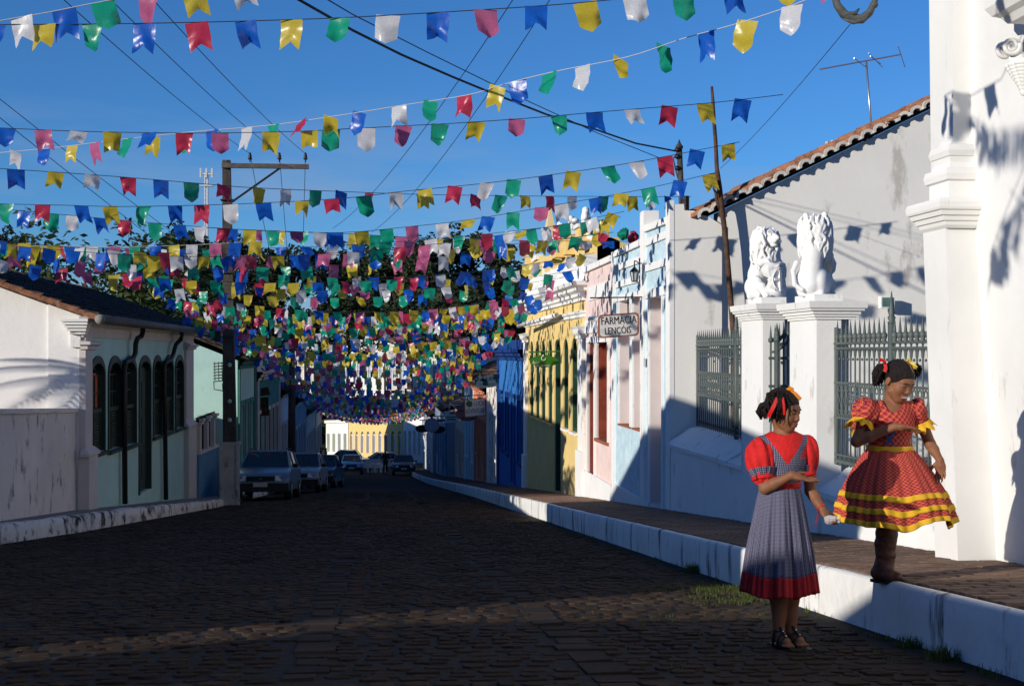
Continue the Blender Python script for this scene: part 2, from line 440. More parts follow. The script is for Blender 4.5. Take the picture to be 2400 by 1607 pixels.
# right pavement: kerb wall, mortar bed, bricks
KH = 0.30
mb = MB()
def strip(mb, xa, xb, y0, y1, dz0, dz1=None, step=1.0):
    dz1 = dz0 if dz1 is None else dz1
    y = y0
    while y < y1 - 1e-6:
        b = min(y + step, y1)
        xa0, xa1 = (xa(y), xa(b)) if callable(xa) else (xa, xa)
        xb0, xb1 = (xb(y), xb(b)) if callable(xb) else (xb, xb)
        mb.quad((xa0, y, gz(y) + dz0), (xb0, y, gz(y) + dz1), (xb1, b, gz(b) + dz1), (xa1, b, gz(b) + dz0))
        y = b
strip(mb, lambda y: kerbR(y) + 0.045, 4.25, -2, 150, KH)
pave = tag(mb.build('pavement', MORTAR), kind='structure')
pave['label'] = 'raised brick pavement along the right side of the street'
def kerb_wall(name, fx, y0, y1, h, sgn, parent, step=0.35, w=0.06):
    "white kerb wall with a rounded, slightly wandering edge"
    m = MB(); m.smooth = True; rr = random.Random(5)
    prof = [(0.0, -0.12), (0.005, 0.0), (0.0, 0.5), (0.003, 0.92), (0.012, 0.975), (0.035, 0.998), (w, 1.0), (w + 0.02, 0.6)]
    ys_ = list(np.arange(y0, y1 + step, step)); n = len(prof)
    wob = 0.0
    for y in ys_:
        wob = 0.7 * wob + rr.uniform(-0.0025, 0.0025)
        for (dx, t) in prof:
            m.v.append((fx(y) + sgn * (dx + wob), y, gz(y) + 0.008 * (t > 0.9) * rr.uniform(-0.35, 0.35) + t * h))
    for j in range(len(ys_) - 1):
        for i in range(n - 1):
            a = j * n + i; q = (a, a + 1, a + n + 1, a + n) if sgn < 0 else (a, a + n, a + n + 1, a + 1)
            m.f.append(q); m.m.append(0); m.sm.append(True)
    return m.build(name, KERBW, parent)
kerb_wall('kerb', kerbR, -2, 92, KH + 0.012, 1, pave)
bme = bpy.data.meshes.new('paving_brick')
bb = 0.47
bme.from_pydata([(-.5, -.5, -1), (.5, -.5, -1), (.5, .5, -1), (-.5, .5, -1), (-.5, -.5, .6), (.5, -.5, .6), (.5, .5, .6), (-.5, .5, .6), (-bb, -bb + .02, 1), (bb, -bb + .02, 1), (bb, bb - .02, 1), (-bb, bb - .02, 1)], [],
                [(0, 1, 5, 4), (1, 2, 6, 5), (2, 3, 7, 6), (3, 0, 4, 7), (4, 5, 9, 8), (5, 6, 10, 9), (6, 7, 11, 10), (7, 4, 8, 11), (8, 9, 10, 11)])
bme.materials.append(BRICKM)
cnt = 0; rest = MB(); y = 5.0; row = 0
while y < 40:
    bw, bl = 0.105, 0.215
    x = KR + 0.07 + (0.0 if row % 2 else -0.09)
    while x < 4.16:
        cx = x + bl / 2; a = max(x, KR + 0.068); b = min(x + bl, 4.165)
        if b - a > 0.04:
            z = gz(y) + KH + 0.008 + r.uniform(-0.003, 0.003)
            d = cx * SA + y * CA; u = U0 + FPX * (cx * CA - y * SA) / d
            if u < 2420 and cnt < 300 and y < 15:
                child('paving_brick', bme, pave, ((a + b) / 2, y, z), (-0.0877, r.uniform(-.02, .02), r.uniform(-.02, .02)), (b - a - 0.016, bw - 0.02, 0.014)); cnt += 1
            elif u < 2420:
                hw, hl, t = (b - a - 0.016) / 2, (bw - 0.02) / 2, 0.014
                m_ = (a + b) / 2
                V = [(m_ + sx * hw * k, y + sy * hl * k, z - 0.0879 * sy * hl + tz) for (k, tz) in ((1, -t), (1, t * .6), (.95, t)) for sx, sy in ((-1, -1), (1, -1), (1, 1), (-1, 1))]
                rest.add(V, [(0, 1, 5, 4), (1, 2, 6, 5), (2, 3, 7, 6), (3, 0, 4, 7), (4, 5, 9, 8), (5, 6, 10, 9), (6, 7, 11, 10), (7, 4, 8, 11), (8, 9, 10, 11)])
        x += bl
    y += bw; row += 1
tag(rest.build('paving_bricks', BRICKM, pave), kind='stuff')

# left pavement
mb = MB()
LH = lambda y: 0.26 if y < 24 else max(0.13, 0.26 - (y - 24) * 0.01)
yy = list(np.arange(-4, 140, 1.0))
for a, b in zip(yy, yy[1:]):
    mb.quad((-6.2, a, gz(a) + LH(a)), (kerbL(a) - 0.10, a, gz(a) + LH(a)), (kerbL(b) - 0.10, b, gz(b) + LH(b)), (-6.2, b, gz(b) + LH(b)))
pl = tag(mb.build('sidewalk', CEMENT), kind='structure')
pl['label'] = 'narrow raised sidewalk along the left houses'
m = MB(); m.smooth = True; rr = random.Random(9)
prof = [(0.0, -0.2), (0.0, 0.1), (0.006, 0.5), (0.01, 0.88), (0.05, 1.0), (0.16, 1.02)]
n = len(prof); yk = list(np.arange(8, 90, 0.3))
for y in yk:
    w_ = rr.uniform(-0.012, 0.012)
    for dx, t in prof: m.v.append((kerbL(y) - dx + w_, y, gz(y) + t * LH(y) + (0.012 * rr.uniform(-1, 1) if t > 0.8 else 0)))
for j in range(len(yk) - 1):
    for i in range(n - 1):
        a = j * n + i; m.f.append((a, a + n, a + n + 1, a + 1)[::-1]); m.m.append(0); m.sm.append(True)
m.build('kerb', KERBL, pl)
# grass tufts and weeds along the right gutter
GRASSM = M('grass blades', (0.075, 0.10, 0.022), rough=0.8, var=0.4, scale=6, trans=0.3)
g = MB(); rr = random.Random(21)
def tuft(cx, cy, n, h, sp):
    for _ in range(n):
        a = rr.uniform(0, 6.28); q = rr.uniform(0, sp); x, y = cx + q * math.cos(a), cy + q * math.sin(a); z = crown(x, y) if x < KR else gz(y) + 0.02
        b = rr.uniform(0, 6.28); dx, dy = math.cos(b) * 0.004, math.sin(b) * 0.004; hh = h * rr.uniform(0.4, 1)
        lx, ly = rr.uniform(-.5, .5) * hh, rr.uniform(-.5, .5) * hh
        g.add([(x - dx, y - dy, z), (x + dx, y + dy, z), (x + lx, y + ly, z + hh)], [(0, 1, 2)])
for _ in range(42): 
    yy_ = rr.uniform(8.6, 10.2); tuft(KR - abs(rr.gauss(0.25, 0.22)) - 0.1, yy_, 26, 0.05, 0.12)
for _ in range(60): tuft(KR - 0.05 - abs(rr.gauss(0, 0.05)), rr.uniform(5.5, 24), 12, 0.05, 0.05)
tuft(KR - 0.06, 11.4, 160, 0.11, 0.08); tuft(KR - 0.06, 6.6, 120, 0.08, 0.08); tuft(KR - 0.08, 6.15, 160, 0.09, 0.1)
for _ in range(40): tuft(rr.uniform(1.2, 2.6), rr.uniform(5.8, 8.2), 10, 0.03, 0.05)
tag(g.build('roadside_grass', GRASSM), 'short grass and weeds growing along the right gutter', 'grass', kind='stuff')
# ------------------------------------------------------------------ right side: church, forecourt fence, gate piers
XR = 4.2
FRr = FR((XR, 0, 0), (0, 1, 0), (-1, 0, 0))
def sz(u, v, X=XR):
    p = onX(u, v, X); return p.y, p.z
def cornice(mb, F, s0, s1, z0, prof, ends=True):
    "moulding with a stepped profile [(t, dz) ...] from the wall outwards, run from s0 to s1 with returned ends"
    pts = prof
    for (t0, za), (t1, zb) in zip(pts, pts[1:]):
        e0, e1 = (t0, t1) if ends else (0, 0)
        mb.quad(F.P(s0 - e0, z0 + za, t0), F.P(s1 + e0, z0 + za, t0), F.P(s1 + e1, z0 + zb, t1), F.P(s0 - e1, z0 + zb, t1)) if (F.a.cross(Vector((0, 0, 1))).dot(F.n) > 0) else mb.quad(F.P(s0 - e1, z0 + zb, t1), F.P(s1 + e1, z0 + zb, t1), F.P(s1 + e0, z0 + za, t0), F.P(s0 - e0, z0 + za, t0))
        if ends:
            mb.quad(F.P(s0 - e0, z0 + za, 0), F.P(s0 - e0, z0 + za, t0), F.P(s0 - e1, z0 + zb, t1), F.P(s0 - e1, z0 + zb, 0))
            mb.quad(F.P(s1 + e0, z0 + za, t0), F.P(s1 + e0, z0 + za, 0), F.P(s1 + e1, z0 + zb, 0), F.P(s1 + e1, z0 + zb, t1))
    return mb
ch = thing('church', (4.6, 3.0, gz(3)), 'tall white church wall with corner pilaster and balcony bracket at the right edge', 'church')
def cwx(z): 
    return 4.18 - 0.068 * min(max(z + 0.5, 0), 2.4) - (0.012 * max(0, z - 1.9) if z < 4 else 0.025)
zs = [-1.2, -0.5, 0.2, 0.9, 1.9, 2.6, 4.0, 7.0, 11.0]
m = MB()
for a, b in zip(zs, zs[1:]):
    m.quad((cwx(a), 9.0, a), (cwx(a), -7.0, a), (cwx(b), -7.0, b), (cwx(b), 9.0, b))
m.quad((cwx(-1.2), 9.0, -1.2), (cwx(11), 9.0, 11), (16, 9.0, 11), (16, 9.0, -1.2))
m.quad((4.1, -7, -1.2), (16, -7, -1.2), (16, -7, 11), (4.1, -7, 11))
m.quad((4.1, -7, 11), (16, -7, 11), (16, 9, 11), (4.1, 9, 11))
m.quad((16, -7, -1.2), (16, 9, -1.2), (16, 9, 11), (16, -7, 11))
m.build('wall', CHURCHW, ch)
m = MB()
def pil(z0, z1, x0, x1, ya, yb):
    m.hexa([(x0, ya, z0), (4.5, ya, z0), (4.5, yb, z0), (x0, yb, z0), (x1, ya, z1), (4.5, ya, z1), (4.5, yb, z1), (x1, yb, z1)])
pil(-1.2, 1.86, 3.93, 3.81, 8.32, 8.68)
m.build('pilaster', CHURCHW, ch)
m = MB(); m.smooth = False
def band(z0, z1, x, ya, yb): m.box(x, 4.45, ya, yb, z0, z1)
zc = onX(2215, 535, 3.81).z
H = 0.205
prof = [(0, 0), (0.016, 0.02), (0.022, 0.045), (0.036, 0.05), (0.044, 0.08), (0.060, 0.085), (0.068, 0.115), (0.082, 0.12), (0.088, 0.135), (0.090, 0.17), (0.082, 0.195), (0.0, 0.2)]
for (a, za), (b, zb) in zip(prof, prof[1:]):
    za += zc; zb += zc
    X, Ya, Yb = 3.81, 8.30, 8.68
    A = [(4.4, Ya - a, za), (X - a, Ya - a, za), (X - a, Yb + a, za), (4.4, Yb + a, za)]
    B = [(4.4, Ya - b, zb), (X - b, Ya - b, zb), (X - b, Yb + b, zb), (4.4, Yb + b, zb)]
    for i in range(3): m.quad(A[i + 1], A[i], B[i], B[i + 1])
m.build('capital', CHURCHW, ch)
m = MB()
zc2 = zc + 0.2
prof = [(0.0, -0.02), (0.0, 0.12), (0.02, 0.13), (0.028, 0.17), (0.02, 0.21), (-0.005, 0.215), (-0.02, 0.25), (-0.015, 0.29), (-0.005, 0.295), (0.005, 0.33), (-0.005, 0.37), (-0.04, 0.38), (-0.055, 0.42), (-0.06, 9)]
X, Ya, Yb = 3.83, 8.31, 8.62
for (a, za), (b, zb) in zip(prof, prof[1:]):
    za += zc2; zb += zc2
    A = [(4.4, Ya - a, za), (X - a, Ya - a, za), (X - a, Yb + a * 1.3, za), (4.4, Yb + a * 1.3, za)]
    B = [(4.4, Ya - b, zb), (X - b, Ya - b, zb), (X - b, Yb + b * 1.3, zb), (4.4, Yb + b * 1.3, zb)]
    for i in range(3): m.quad(A[i + 1], A[i], B[i], B[i + 1])
m.build('upper_pilaster', CHURCHW, ch)
# balcony with scrolled bracket
bz = onX(2330, 88, 3.86).z
by1 = YX(2316, 3.72)
m = MB()
prof = [(0.0, 0.0), (0.17, 0.02), (0.20, 0.06), (0.24, 0.08), (0.27, 0.13), (0.27, 0.2), (0, 0.2)]
Fc = FR((3.99, 0, 0), (0, 1, 0), (-1, 0, 0))
cornice(m, Fc, 3.0, by1 - 0.22, bz, prof)
m.build('balcony_slab', CHURCHW, ch)
for k in range(7):
    mm = MB(); mm.smooth = True; yb_ = by1 - 0.08 - k * 0.22
    mm.lathe((3.78, yb_, bz + 0.2), [(0.05, 0), (0.05, 0.03), (0.03, 0.05), (0.055, 0.14), (0.06, 0.2), (0.035, 0.34), (0.03, 0.4), (0.045, 0.44), (0.045, 0.5)], 12)
    mm.build('baluster', CHURCHW, ch)
m = MB(); m.box(3.70, 3.86, 3.0, by1 + 0.02, bz + 0.7, bz + 0.85); m.box(3.72, 3.84, by1 - 0.04, by1 + 0.03, bz + 0.2, bz + 0.7); m.build('balcony_rail', CHURCHW, ch)
m = MB(); m.smooth = True
bc = onX(2362, 112, 3.82)
sp = []
for i in range(40):
    a = i * 0.33; rr_ = 0.008 + 0.0040 * i * 0.33 * 0.9
    sp.append((bc.x + rr_ * math.cos(a) * 1.0, bc.y - 0.0, bc.z + rr_ * math.sin(a)))
for dy in (-0.045, 0.045): m.tube([(x, y + dy, z) for x, y, z in sp], [0.008 + 0.0002 * i for i in range(40)], 6)
m.ell((bc.x + 0.03, bc.y, bc.z), (0.06, 0.05, 0.06), 14, 10)
m.ell((bc.x + 0.06, bc.y, bc.z - 0.08), (0.055, 0.05, 0.07), 12, 8)
for i in range(9):
    t = i / 8.0; w_ = 0.055 * (1 - t) + 0.015
    for q in (-1, 0, 1):
        m.ell((bc.x + 0.06 + 0.03 * t + abs(q) * 0.01, bc.y + q * w_ * 0.8, bc.z - 0.10 - 0.15 * t), (w_ * 0.9, w_ * 0.7, 0.03), 8, 6)
m.ell((bc.x + 0.1, bc.y, bc.z - 0.265), (0.02, 0.02, 0.03), 8, 6)
m.build('balcony_bracket', CHURCHW, ch)

# ---- forecourt: low wall, courtyard paving, piers, fences, lions
fw = thing('forecourt_wall', (4.3, 12.5, gz(12.5) + KH), 'low whitewashed wall with sloping coping under the iron railings', 'wall')
def low_wall(y0, y1, name):
    m = MB(); m.smooth = False
    n = max(2, int((y1 - y0) / 0.4)); R2 = random.Random(int(y0 * 10))
    prof = [(4.16, -0.6), (4.17, 0.0), (4.165, 1.0), (4.13, 1.0), (4.13, 1.04), (4.18, 1.08), (4.46, 1.30), (4.62, 1.30), (4.62, -0.6)]
    ys_ = [lerp(y0, y1, i / n) for i in range(n + 1)]
    for y in ys_:
        top = -0.075 - (gz(y) + KH)    # height of coping over pavement for a level fence base
        for i, (x, t) in enumerate(prof):
            if t <= 0: z = gz(y) + KH + t
            else: z = -0.36 if t <= 1.0 else (-0.31 if t <= 1.04 else (-0.27 if t <= 1.08 else -0.075))
            m.v.append((x + R2.uniform(-.006, .006), y, z + R2.uniform(-.008, .008)))
    k = len(prof)
    for j in range(n):
        for i in range(k - 1):
            a = j * k + i; m.f.append((a, a + 1, a + k + 1, a + k)[::-1]); m.m.append(0); m.sm.append(False)
    for j, rev in ((0, False), (n, True)):
        f = tuple(j * k + i for i in range(k)); m.f.append(f if rev else f[::-1]); m.m.append(0); m.sm.append(False)
    return m.build(name, WHITE, fw)
low_wall(8.7, 11.88, 'wall_section'); low_wall(14.38, 18.1, 'wall_section')
m = MB(); m.box(4.5, 15, 8.9, 18.2, -2.0, gz(12.5) + KH + 0.25); tag(m.build('courtyard', CEMENT), kind='structure')
m = MB(); m.quad((4.25, 12.6, gz(12.6) + KH + .01), (4.6, 12.6, gz(12.6) + KH + .01), (4.6, 13.7, gz(13.7) + KH + .01), (4.25, 13.7, gz(13.7) + KH + .01)); tag(m.build('gate_threshold', CEMENT), kind='structure')
def pier(y0, y1, label, zt):
    x0, x1 = 4.12, 4.36
    t = thing('gate_pier', ((x0 + x1) / 2, (y0 + y1) / 2, gz((y0 + y1) / 2) + KH), label, 'gate pier')
    m = MB(); m.box(x0, x1, y0, y1, gz(y1) + 0.1, zt); m.box(x1 - 0.01, x1 + 0.12, y0 + 0.12, y1 - 0.05, gz(y1) + .1, zt); m.build('shaft', WHITE, t)
    m = MB()
    st = [(0.0, 0.0), (0.018, 0.0), (0.018, 0.022), (0.035, 0.025), (0.035, 0.047), (0.055, 0.05), (0.055, 0.075), (0.08, 0.08), (0.085, 0.10), (0.10, 0.105), (0.11, 0.17), (0.0, 0.17)]
    for (a, za), (b, zb) in zip(st, st[1:]):
        q = lambda e, z: [(x0 - e, y0 - e, zt + z), (x1 + .12 + e, y0 - e, zt + z), (x1 + .12 + e, y1 + e, zt + z), (x0 - e, y1 + e, zt + z)]
        A, B = q(a, za), q(b, zb)
        for i in range(4): m.quad(A[i], A[(i + 1) % 4], B[(i + 1) % 4], B[i])
    m.poly([(x0 - .02, y0 - .02, zt + .168), (x1 + .14, y0 - .02, zt + .168), (x1 + .14, y1 + .02, zt + .168), (x0 - .02, y1 + .02, zt + .168)])
    m.build('cap', WHITE, t)
    m = MB(); m.box(x0 + 0.02, x1 + 0.06, y0 + 0.12, y1 - 0.10, zt + 0.165, zt + 0.245); m.build('plinth_block', WHITE, t)
    return zt + 0.245
zt1 = onX(1914, 748, 4.12).z; zt2 = onX(1788, 748, 4.12).z
P1 = (YX(1914, 4.12), YX(1851, 4.12)); P2 = (YX(1788, 4.12), YX(1738, 4.12))
ztop1 = pier(P1[0], P1[1], 'white gate pier beside the longer railing, carrying the lion seen from behind', zt1)
ztop2 = pier(P2[0], P2[1], 'white gate pier behind the standing girl, carrying the lion that faces the camera', zt2)

# pickets
def picket_mesh(h):
    m = MB(); m.smooth = True
    m.tube([(0, 0, 0), (0, 0, h)], 0.0085, 8)
    m.lathe((0, 0, h - 0.02), [(0.010, 0), (0.024, 0.01), (0.026, 0.03), (0.018, 0.04), (0.026, 0.06), (0.03, 0.085), (0.022, 0.10), (0.015, 0.105), (0.013, 0.13), (0.001, 0.24)], 8)
    me = bpy.data.meshes.new('picket'); me.from_pydata([tuple(v) for v in m.v], [], m.f); me.materials.append(IRON)
    me.polygons.foreach_set('use_smooth', [True] * len(m.f)); return me
def fence(p0, p1, zb, zr, n, label, mids, loc):
    p0, p1 = Vector(p0), Vector(p1); d = (p1 - p0); L = d.length; d.normalize()
    nrm = Vector((-d.y, d.x, 0))
    t = thing('iron_railing', (loc[0], loc[1], zb), label, 'railing')
    me = picket_mesh(zr - zb)
    for i in range(n):
        q = p0 + d * (L * (i + 0.5) / n)
        if any(abs((q - p0).length - ml) < 0.05 for ml in mids): continue
        child('picket', me, t, (q.x, q.y, zb))
    H_ = zr - zb
    def bar(z, w, h): 
        m = MB(); a, b = p0, p1
        m.hexa([a - nrm * w + Vector((0, 0, z)), b - nrm * w + Vector((0, 0, z)), b + nrm * w + Vector((0, 0, z)), a + nrm * w + Vector((0, 0, z)), a - nrm * w + Vector((0, 0, z + h)), b - nrm * w + Vector((0, 0, z + h)), b + nrm * w + Vector((0, 0, z + h)), a + nrm * w + Vector((0, 0, z + h))])
        m.build('rail', IRON, t)
    bar(zb + 0.02, 0.014, 0.03); bar(zb + 0.09, 0.012, 0.015); bar(zb + H_ * 0.38, 0.016, 0.022); bar(zb + H_ * 0.665, 0.016, 0.022); bar(zr - 0.06, 0.016, 0.02); bar(zr - 0.015, 0.02, 0.02)
    # ornament band: scrolls between the two middle rails and an arcade under the top rail
    m = MB(); m.smooth = True
    z0, z1 = zb + H_ * 0.395, zb + H_ * 0.665; hh = z1 - z0
    for i in range(n):
        c = p0 + d * (L * (i + 1.0) / n); w = L / n * 0.42
        for s_ in (-1, 1):
            for (za, zb2, k) in ((z0, z0 + hh * 0.52, 1), (z0 + hh * 0.48, z1, -1)):
                pts = []
                for j in range(9):
                    a = j / 8.0; ang = a * math.pi * 1.6
                    pts.append(c + d * (s_ * w * math.sin(a * math.pi) * (1 - 0.25 * a)) + Vector((0, 0, lerp(za, zb2, a if k > 0 else 1 - a))))
                m.tube(pts, 0.006, 4, caps=False)
        ring = [c + d * (w * 0.7 * math.cos(j * math.pi / 4)) + Vector((0, 0, z1 - hh * 0.12 + w * 0.7 * math.sin(j * math.pi / 4))) for j in range(9)]
        m.tube(ring, 0.006, 4, caps=False)
        ring = [c + d * (w * 0.7 * math.cos(j * math.pi / 4)) + Vector((0, 0, z0 + hh * 0.12 + w * 0.7 * math.sin(j * math.pi / 4))) for j in range(9)]
        m.tube(ring, 0.006, 4, caps=False)
        ar = [c + d * (w * 0.95 * math.cos(j * math.pi / 5)) + Vector((0, 0, zr - 0.13 + 0.075 * math.sin(j * math.pi / 5))) for j in range(6)]
        m.tube(ar, 0.007, 4, caps=False)
        m.ell(c + Vector((0, 0, zr - 0.15)), (0.012, 0.012, 0.014), 6, 4)
        ring = [c + d * (w * 0.6 * math.cos(j * math.pi / 3)) + Vector((0, 0, zb + 0.06 + 0.02 * math.sin(j * math.pi / 3))) for j in range(7)]
        m.tube(ring, 0.005, 4, caps=False)
    tag(m.build('scroll_ornament', IRON, t), kind='stuff')
    for ml in mids:
        q = p0 + d * ml
        m = MB(); m.smooth = True
        m.box(q.x - 0.024, q.x + 0.024, q.y - 0.024, q.y + 0.024, zb - 0.02, zr + 0.17)
        m.lathe((q.x, q.y, zr + 0.16), [(0.034, 0), (0.034, 0.012), (0.022, 0.02), (0.036, 0.045), (0.022, 0.07), (0.03, 0.085), (0.022, 0.10), (0.022, 0.12), (0.003, 0.27)], 10)
        m.build('post', IRON, t)
    for q in (p0, p1):
        m = MB(); e = q + d * (0.03 if q is p0 else -0.03)
        pr = [e + d * (x * (1 if q is p0 else -1)) + Vector((0, 0, z)) for x, z in ((-0.03, zb), (0.03, zb), (0.03, zr - 0.02), (0.06, zr + 0.04), (0.045, zr + 0.11), (0.01, zr + 0.15), (-0.03, zr + 0.15))]
        m.prism([x - nrm * 0.012 for x in pr], nrm * 0.024); m.build('end_plate', IRON, t)
    return t
zb, zr = CAMZ - 1.06, CAMZ + 0.085
fence((4.30, P1[0] - 0.01, 0), (4.33, 8.80, 0), zb, zr, 27, 'grey iron railing with spear tips between the lion pier and the church', [YX(2085, 4.3) and (P1[0] - YX(2085, 4.3))], (4.3, 10.3))
fence((4.56, 18.13, 0), (4.32, P2[1] + 0.01, 0), zb, zr + 0.01, 27, 'grey iron railing standing before the side wall of the pale blue house', [2.65], (4.4, 16.4))
# gate leaf folded back between the piers
gt = thing('iron_gate', (4.42, P2[0] - 0.25, gz(13) + KH), 'narrow iron gate leaf standing open between the two lion piers', 'gate')
me = picket_mesh(1.1)
gx0, gx1, gy = 4.17, 4.50, P2[0] - 0.12
for i in range(8):
    x = lerp(gx0, gx1, i / 7.0); top = 0.85 + 0.22 * (i / 7.0) ** 2
    m = MB(); m.smooth = True; m.tube([(x, gy, -0.75), (x, gy, top + 0.25)], 0.011, 8); m.build('bar', IRON, gt)
    m = MB(); m.smooth = True; m.lathe((x, gy, top + 0.25), [(0.012, 0), (0.028, 0.012), (0.03, 0.04), (0.014, 0.06), (0.002, 0.19)], 8); m.build('spear_tip', IRON, gt)
for z in (-0.6, 0.35, 0.62, 0.92):
    m = MB(); m.box(gx0 - .02, gx1 + .02, gy - 0.015, gy + 0.015, z, z + 0.03); m.build('rail', IRON, gt)
m = MB(); m.smooth = True; m.tube([(lerp(gx0, gx1, i / 8.0), gy, 1.00 + 0.36 * (i / 8.0) ** 2) for i in range(9)], 0.014, 8); m.build('curved_top_rail', IRON, gt)
m = MB(); m.smooth = True
for i in range(7):
    cx = lerp(gx0, gx1, (i + .5) / 7.0)
    for zc_ in (0.42, 0.55): m.tube([(cx + 0.03 * math.cos(j * math.pi / 4), gy, zc_ + 0.045 * math.sin(j * math.pi / 4)) for j in range(9)], 0.006, 4, caps=False)
tag(m.build('scroll_ornament', IRON, gt), kind='stuff')
m = MB(); m.smooth = True; q = onY(1821, 800, P2[0] - .2); m.tube([(q.x, q.y, gz(13) + KH), (q.x, q.y, q.z)], 0.02, 8); m.lathe((q.x, q.y, q.z), [(0.03, 0), (0.03, .02), (0.02, .03), (0.03, .06), (0.002, .2)], 8); m.build('latch_post', IRON, gt)

# ---- pale blue corner house (pharmacy end) with its side wall and tiled roof
LBLUE = M('rough pale blue stucco', (0.50, 0.66, 0.74), rough=0.9, var=0.15, scale=6, bump=0.9, bscale=26, dirt=(0.72, 0.74, 0.74), dirt_amt=0.3, dirt_scale=(3, 3, 3))
PINKP = M('pale pink stucco', (0.78, 0.61, 0.57), rough=0.9, var=0.10, scale=3, bump=0.6, bscale=30, dirt=(0.78, 0.70, 0.66), dirt_amt=0.3, dirt_scale=(3, 3, 1))
RECESS = M('pale shutter paint', (0.62, 0.55, 0.54), rough=0.7, var=0.08, scale=2)
REDWOOD = M('red brown door paint', (0.22, 0.045, 0.022), rough=0.6, var=0.3, scale=5, spec=0.4)
YELLOW = M('warm yellow wall paint', (0.76, 0.56, 0.22), rough=0.85, var=0.08, scale=1.5, bump=0.12, bscale=20, dirt=(0.55, 0.40, 0.17), dirt_amt=0.12, dirt_scale=(1, 1, 0.5))
GREENW = M('bottle green window paint', (0.014, 0.060, 0.040), rough=0.55, var=0.3, scale=5, spec=0.4)
YB0, YB1 = YX(1575, XR), YX(1437, XR)
YP1 = YX(1372, XR)
b1 = thing('pale_blue_house', (4.6, (YB0 + YB1) / 2, gz(20) + KH), 'pale blue corner house with white pilasters and long tiled roof beside the forecourt', 'house')
base = gz(YB1) - 0.1
def rect(u0, v0, u1, v1, X=XR):
    a = onX(u0, v0, X); b = onX(u1, v1, X); return (min(a.y, b.y), max(a.y, b.y), min(a.z, b.z), max(a.z, b.z))
dz_top = onX(1553, 693, XR).z; wz_top = onX(1480, 708, XR).z
Ydoor = (YX(1553, XR), YX(1524, XR)); Yw1 = (YX(1507, XR), YX(1486, XR)); Yw2 = (YX(1478, XR), YX(1453, XR))
wsill = onX(1480, 1000, XR).z
gd = gz(Ydoor[0]) + KH
ops = [(Ydoor[0], Ydoor[1], gd, dz_top, dz_top), (Yw1[0], Yw1[1], wsill, wz_top + .05, wz_top + .05), (Yw2[0], Yw2[1], wsill, wz_top + .05, wz_top + .05)]
m = MB(); rvm = MB(); wall(m, FRr, YB0 + 0.05, YB1, base, onX(1440, 600, XR).z, ops, 0.28, rvm); rvm.build('reveals', RECESS, b1) 
# raised parapets
pz = onX(1440, 592, XR).z; pz1 = onX(1503, 562, XR).z; pz2 = onX(1559, 512, XR).z; pz3 = onX(1517, 528, XR).z
Ym = YX(1511, XR)
wt = onX(1440, 600, XR).z
FRr.slab(m, [(YB0 + .02, wt), (Ym, wt), (Ym, pz3), (YB0 + .02, pz2)], 0, -0.2)
FRr.slab(m, [(Ym, wt), (YB1, wt), (YB1, pz), (Ym, pz1)], 0, -0.2)
m.build('facade', LBLUE, b1)
m = MB()
FRr.box(m, YB0 - 0.006, YB0 + 0.26, base, onX(1566, 474, XR).z, 0.035, -0.03)
FRr.box(m, Ym - 0.13, Ym + 0.16, base, onX(1508, 497, XR).z, 0.045, -0.2)
FRr.box(m, YB1 - 0.24, YB1 - 0.004, base, onX(1441, 590, XR).z, 0.035, -0.2)
m.build('pilasters', WHITE, b1)
m = MB()
FRr.slab(m, [(YB0 + .26, pz2 - .1), (Ym - .13, pz3 - .1), (Ym - .13, pz3), (YB0 + .26, pz2)], 0.05, -0.22)
FRr.slab(m, [(Ym + .16, pz1 - .1), (YB1 - .24, pz - .09), (YB1 - .24, pz + .01), (Ym + .16, pz1)], 0.05, -0.22)
FRr.box(m, YB0 + .27, Ym - .14, onX(1540, 560, XR).z - .05, onX(1540, 560, XR).z + .06, 0.03, 0)
FRr.box(m, YB0 + .27, Ym - .14, onX(1540, 622, XR).z - .05, onX(1540, 622, XR).z + .06, 0.03, 0)
FRr.box(m, Ym + .17, YB1 - .6, onX(1490, 612, XR).z - .06, onX(1490, 612, XR).z + .05, 0.03, 0)
FRr.box(m, Ym + .17, YB1 - .3, onX(1490, 655, XR).z - .06, onX(1490, 655, XR).z + .05, 0.03, 0)
FRr.box(m, YB0 + .27, Ym - .14, dz_top + 0.004, dz_top + 0.14, 0.03, 0)
FRr.box(m, Ym + .17, YB1 - .25, wz_top + .054, wz_top + 0.16, 0.03, 0)
m.build('string_courses', WHITE, b1)
m = MB()
for (a, b, c, d, e) in ops:
    FRr.box(m, a - 0.07, a - 0.003, c, d, 0.025, -0.02); FRr.box(m, b + 0.003, b + 0.07, c, d, 0.025, -0.02)
FRr.box(m, Ydoor[1] + .08, YB1 - .26, base, gz(YB1) + KH + 0.35, 0.03, 0)
m.build('window_surrounds', WHITE, b1)
for i, (a, b, c, d, e) in enumerate(ops):
    m = MB(); FRr.box(m, a, b, c, d, -0.28, -0.24)
    for q in (0.33, 0.66) if i == 0 else ():
        FRr.box(m, a + 0.04, b - 0.04, lerp(c, d, q - .28), lerp(c, d, q), -0.24, -0.225)
    o = m.build('door' if i == 0 else 'window_shutter', RECESS, b1)
    if i:
        m = MB(); FRr.box(m, a - 0.03, b + 0.03, c - 0.03, c + 0.004, -0.23, 0.04); m.build('sill', M('terracotta sill', (0.30, 0.11, 0.06)), b1)
m = MB(); FRr.box(m, Ym - .22 - .0, Ym - .15, onX(1513, 848, XR).z - .07, onX(1513, 848, XR).z + .06, 0.05, 0.03); m.build('number_plate', M('enamel plate', (0.5, 0.5, 0.5), var=0.3, scale=40), b1)
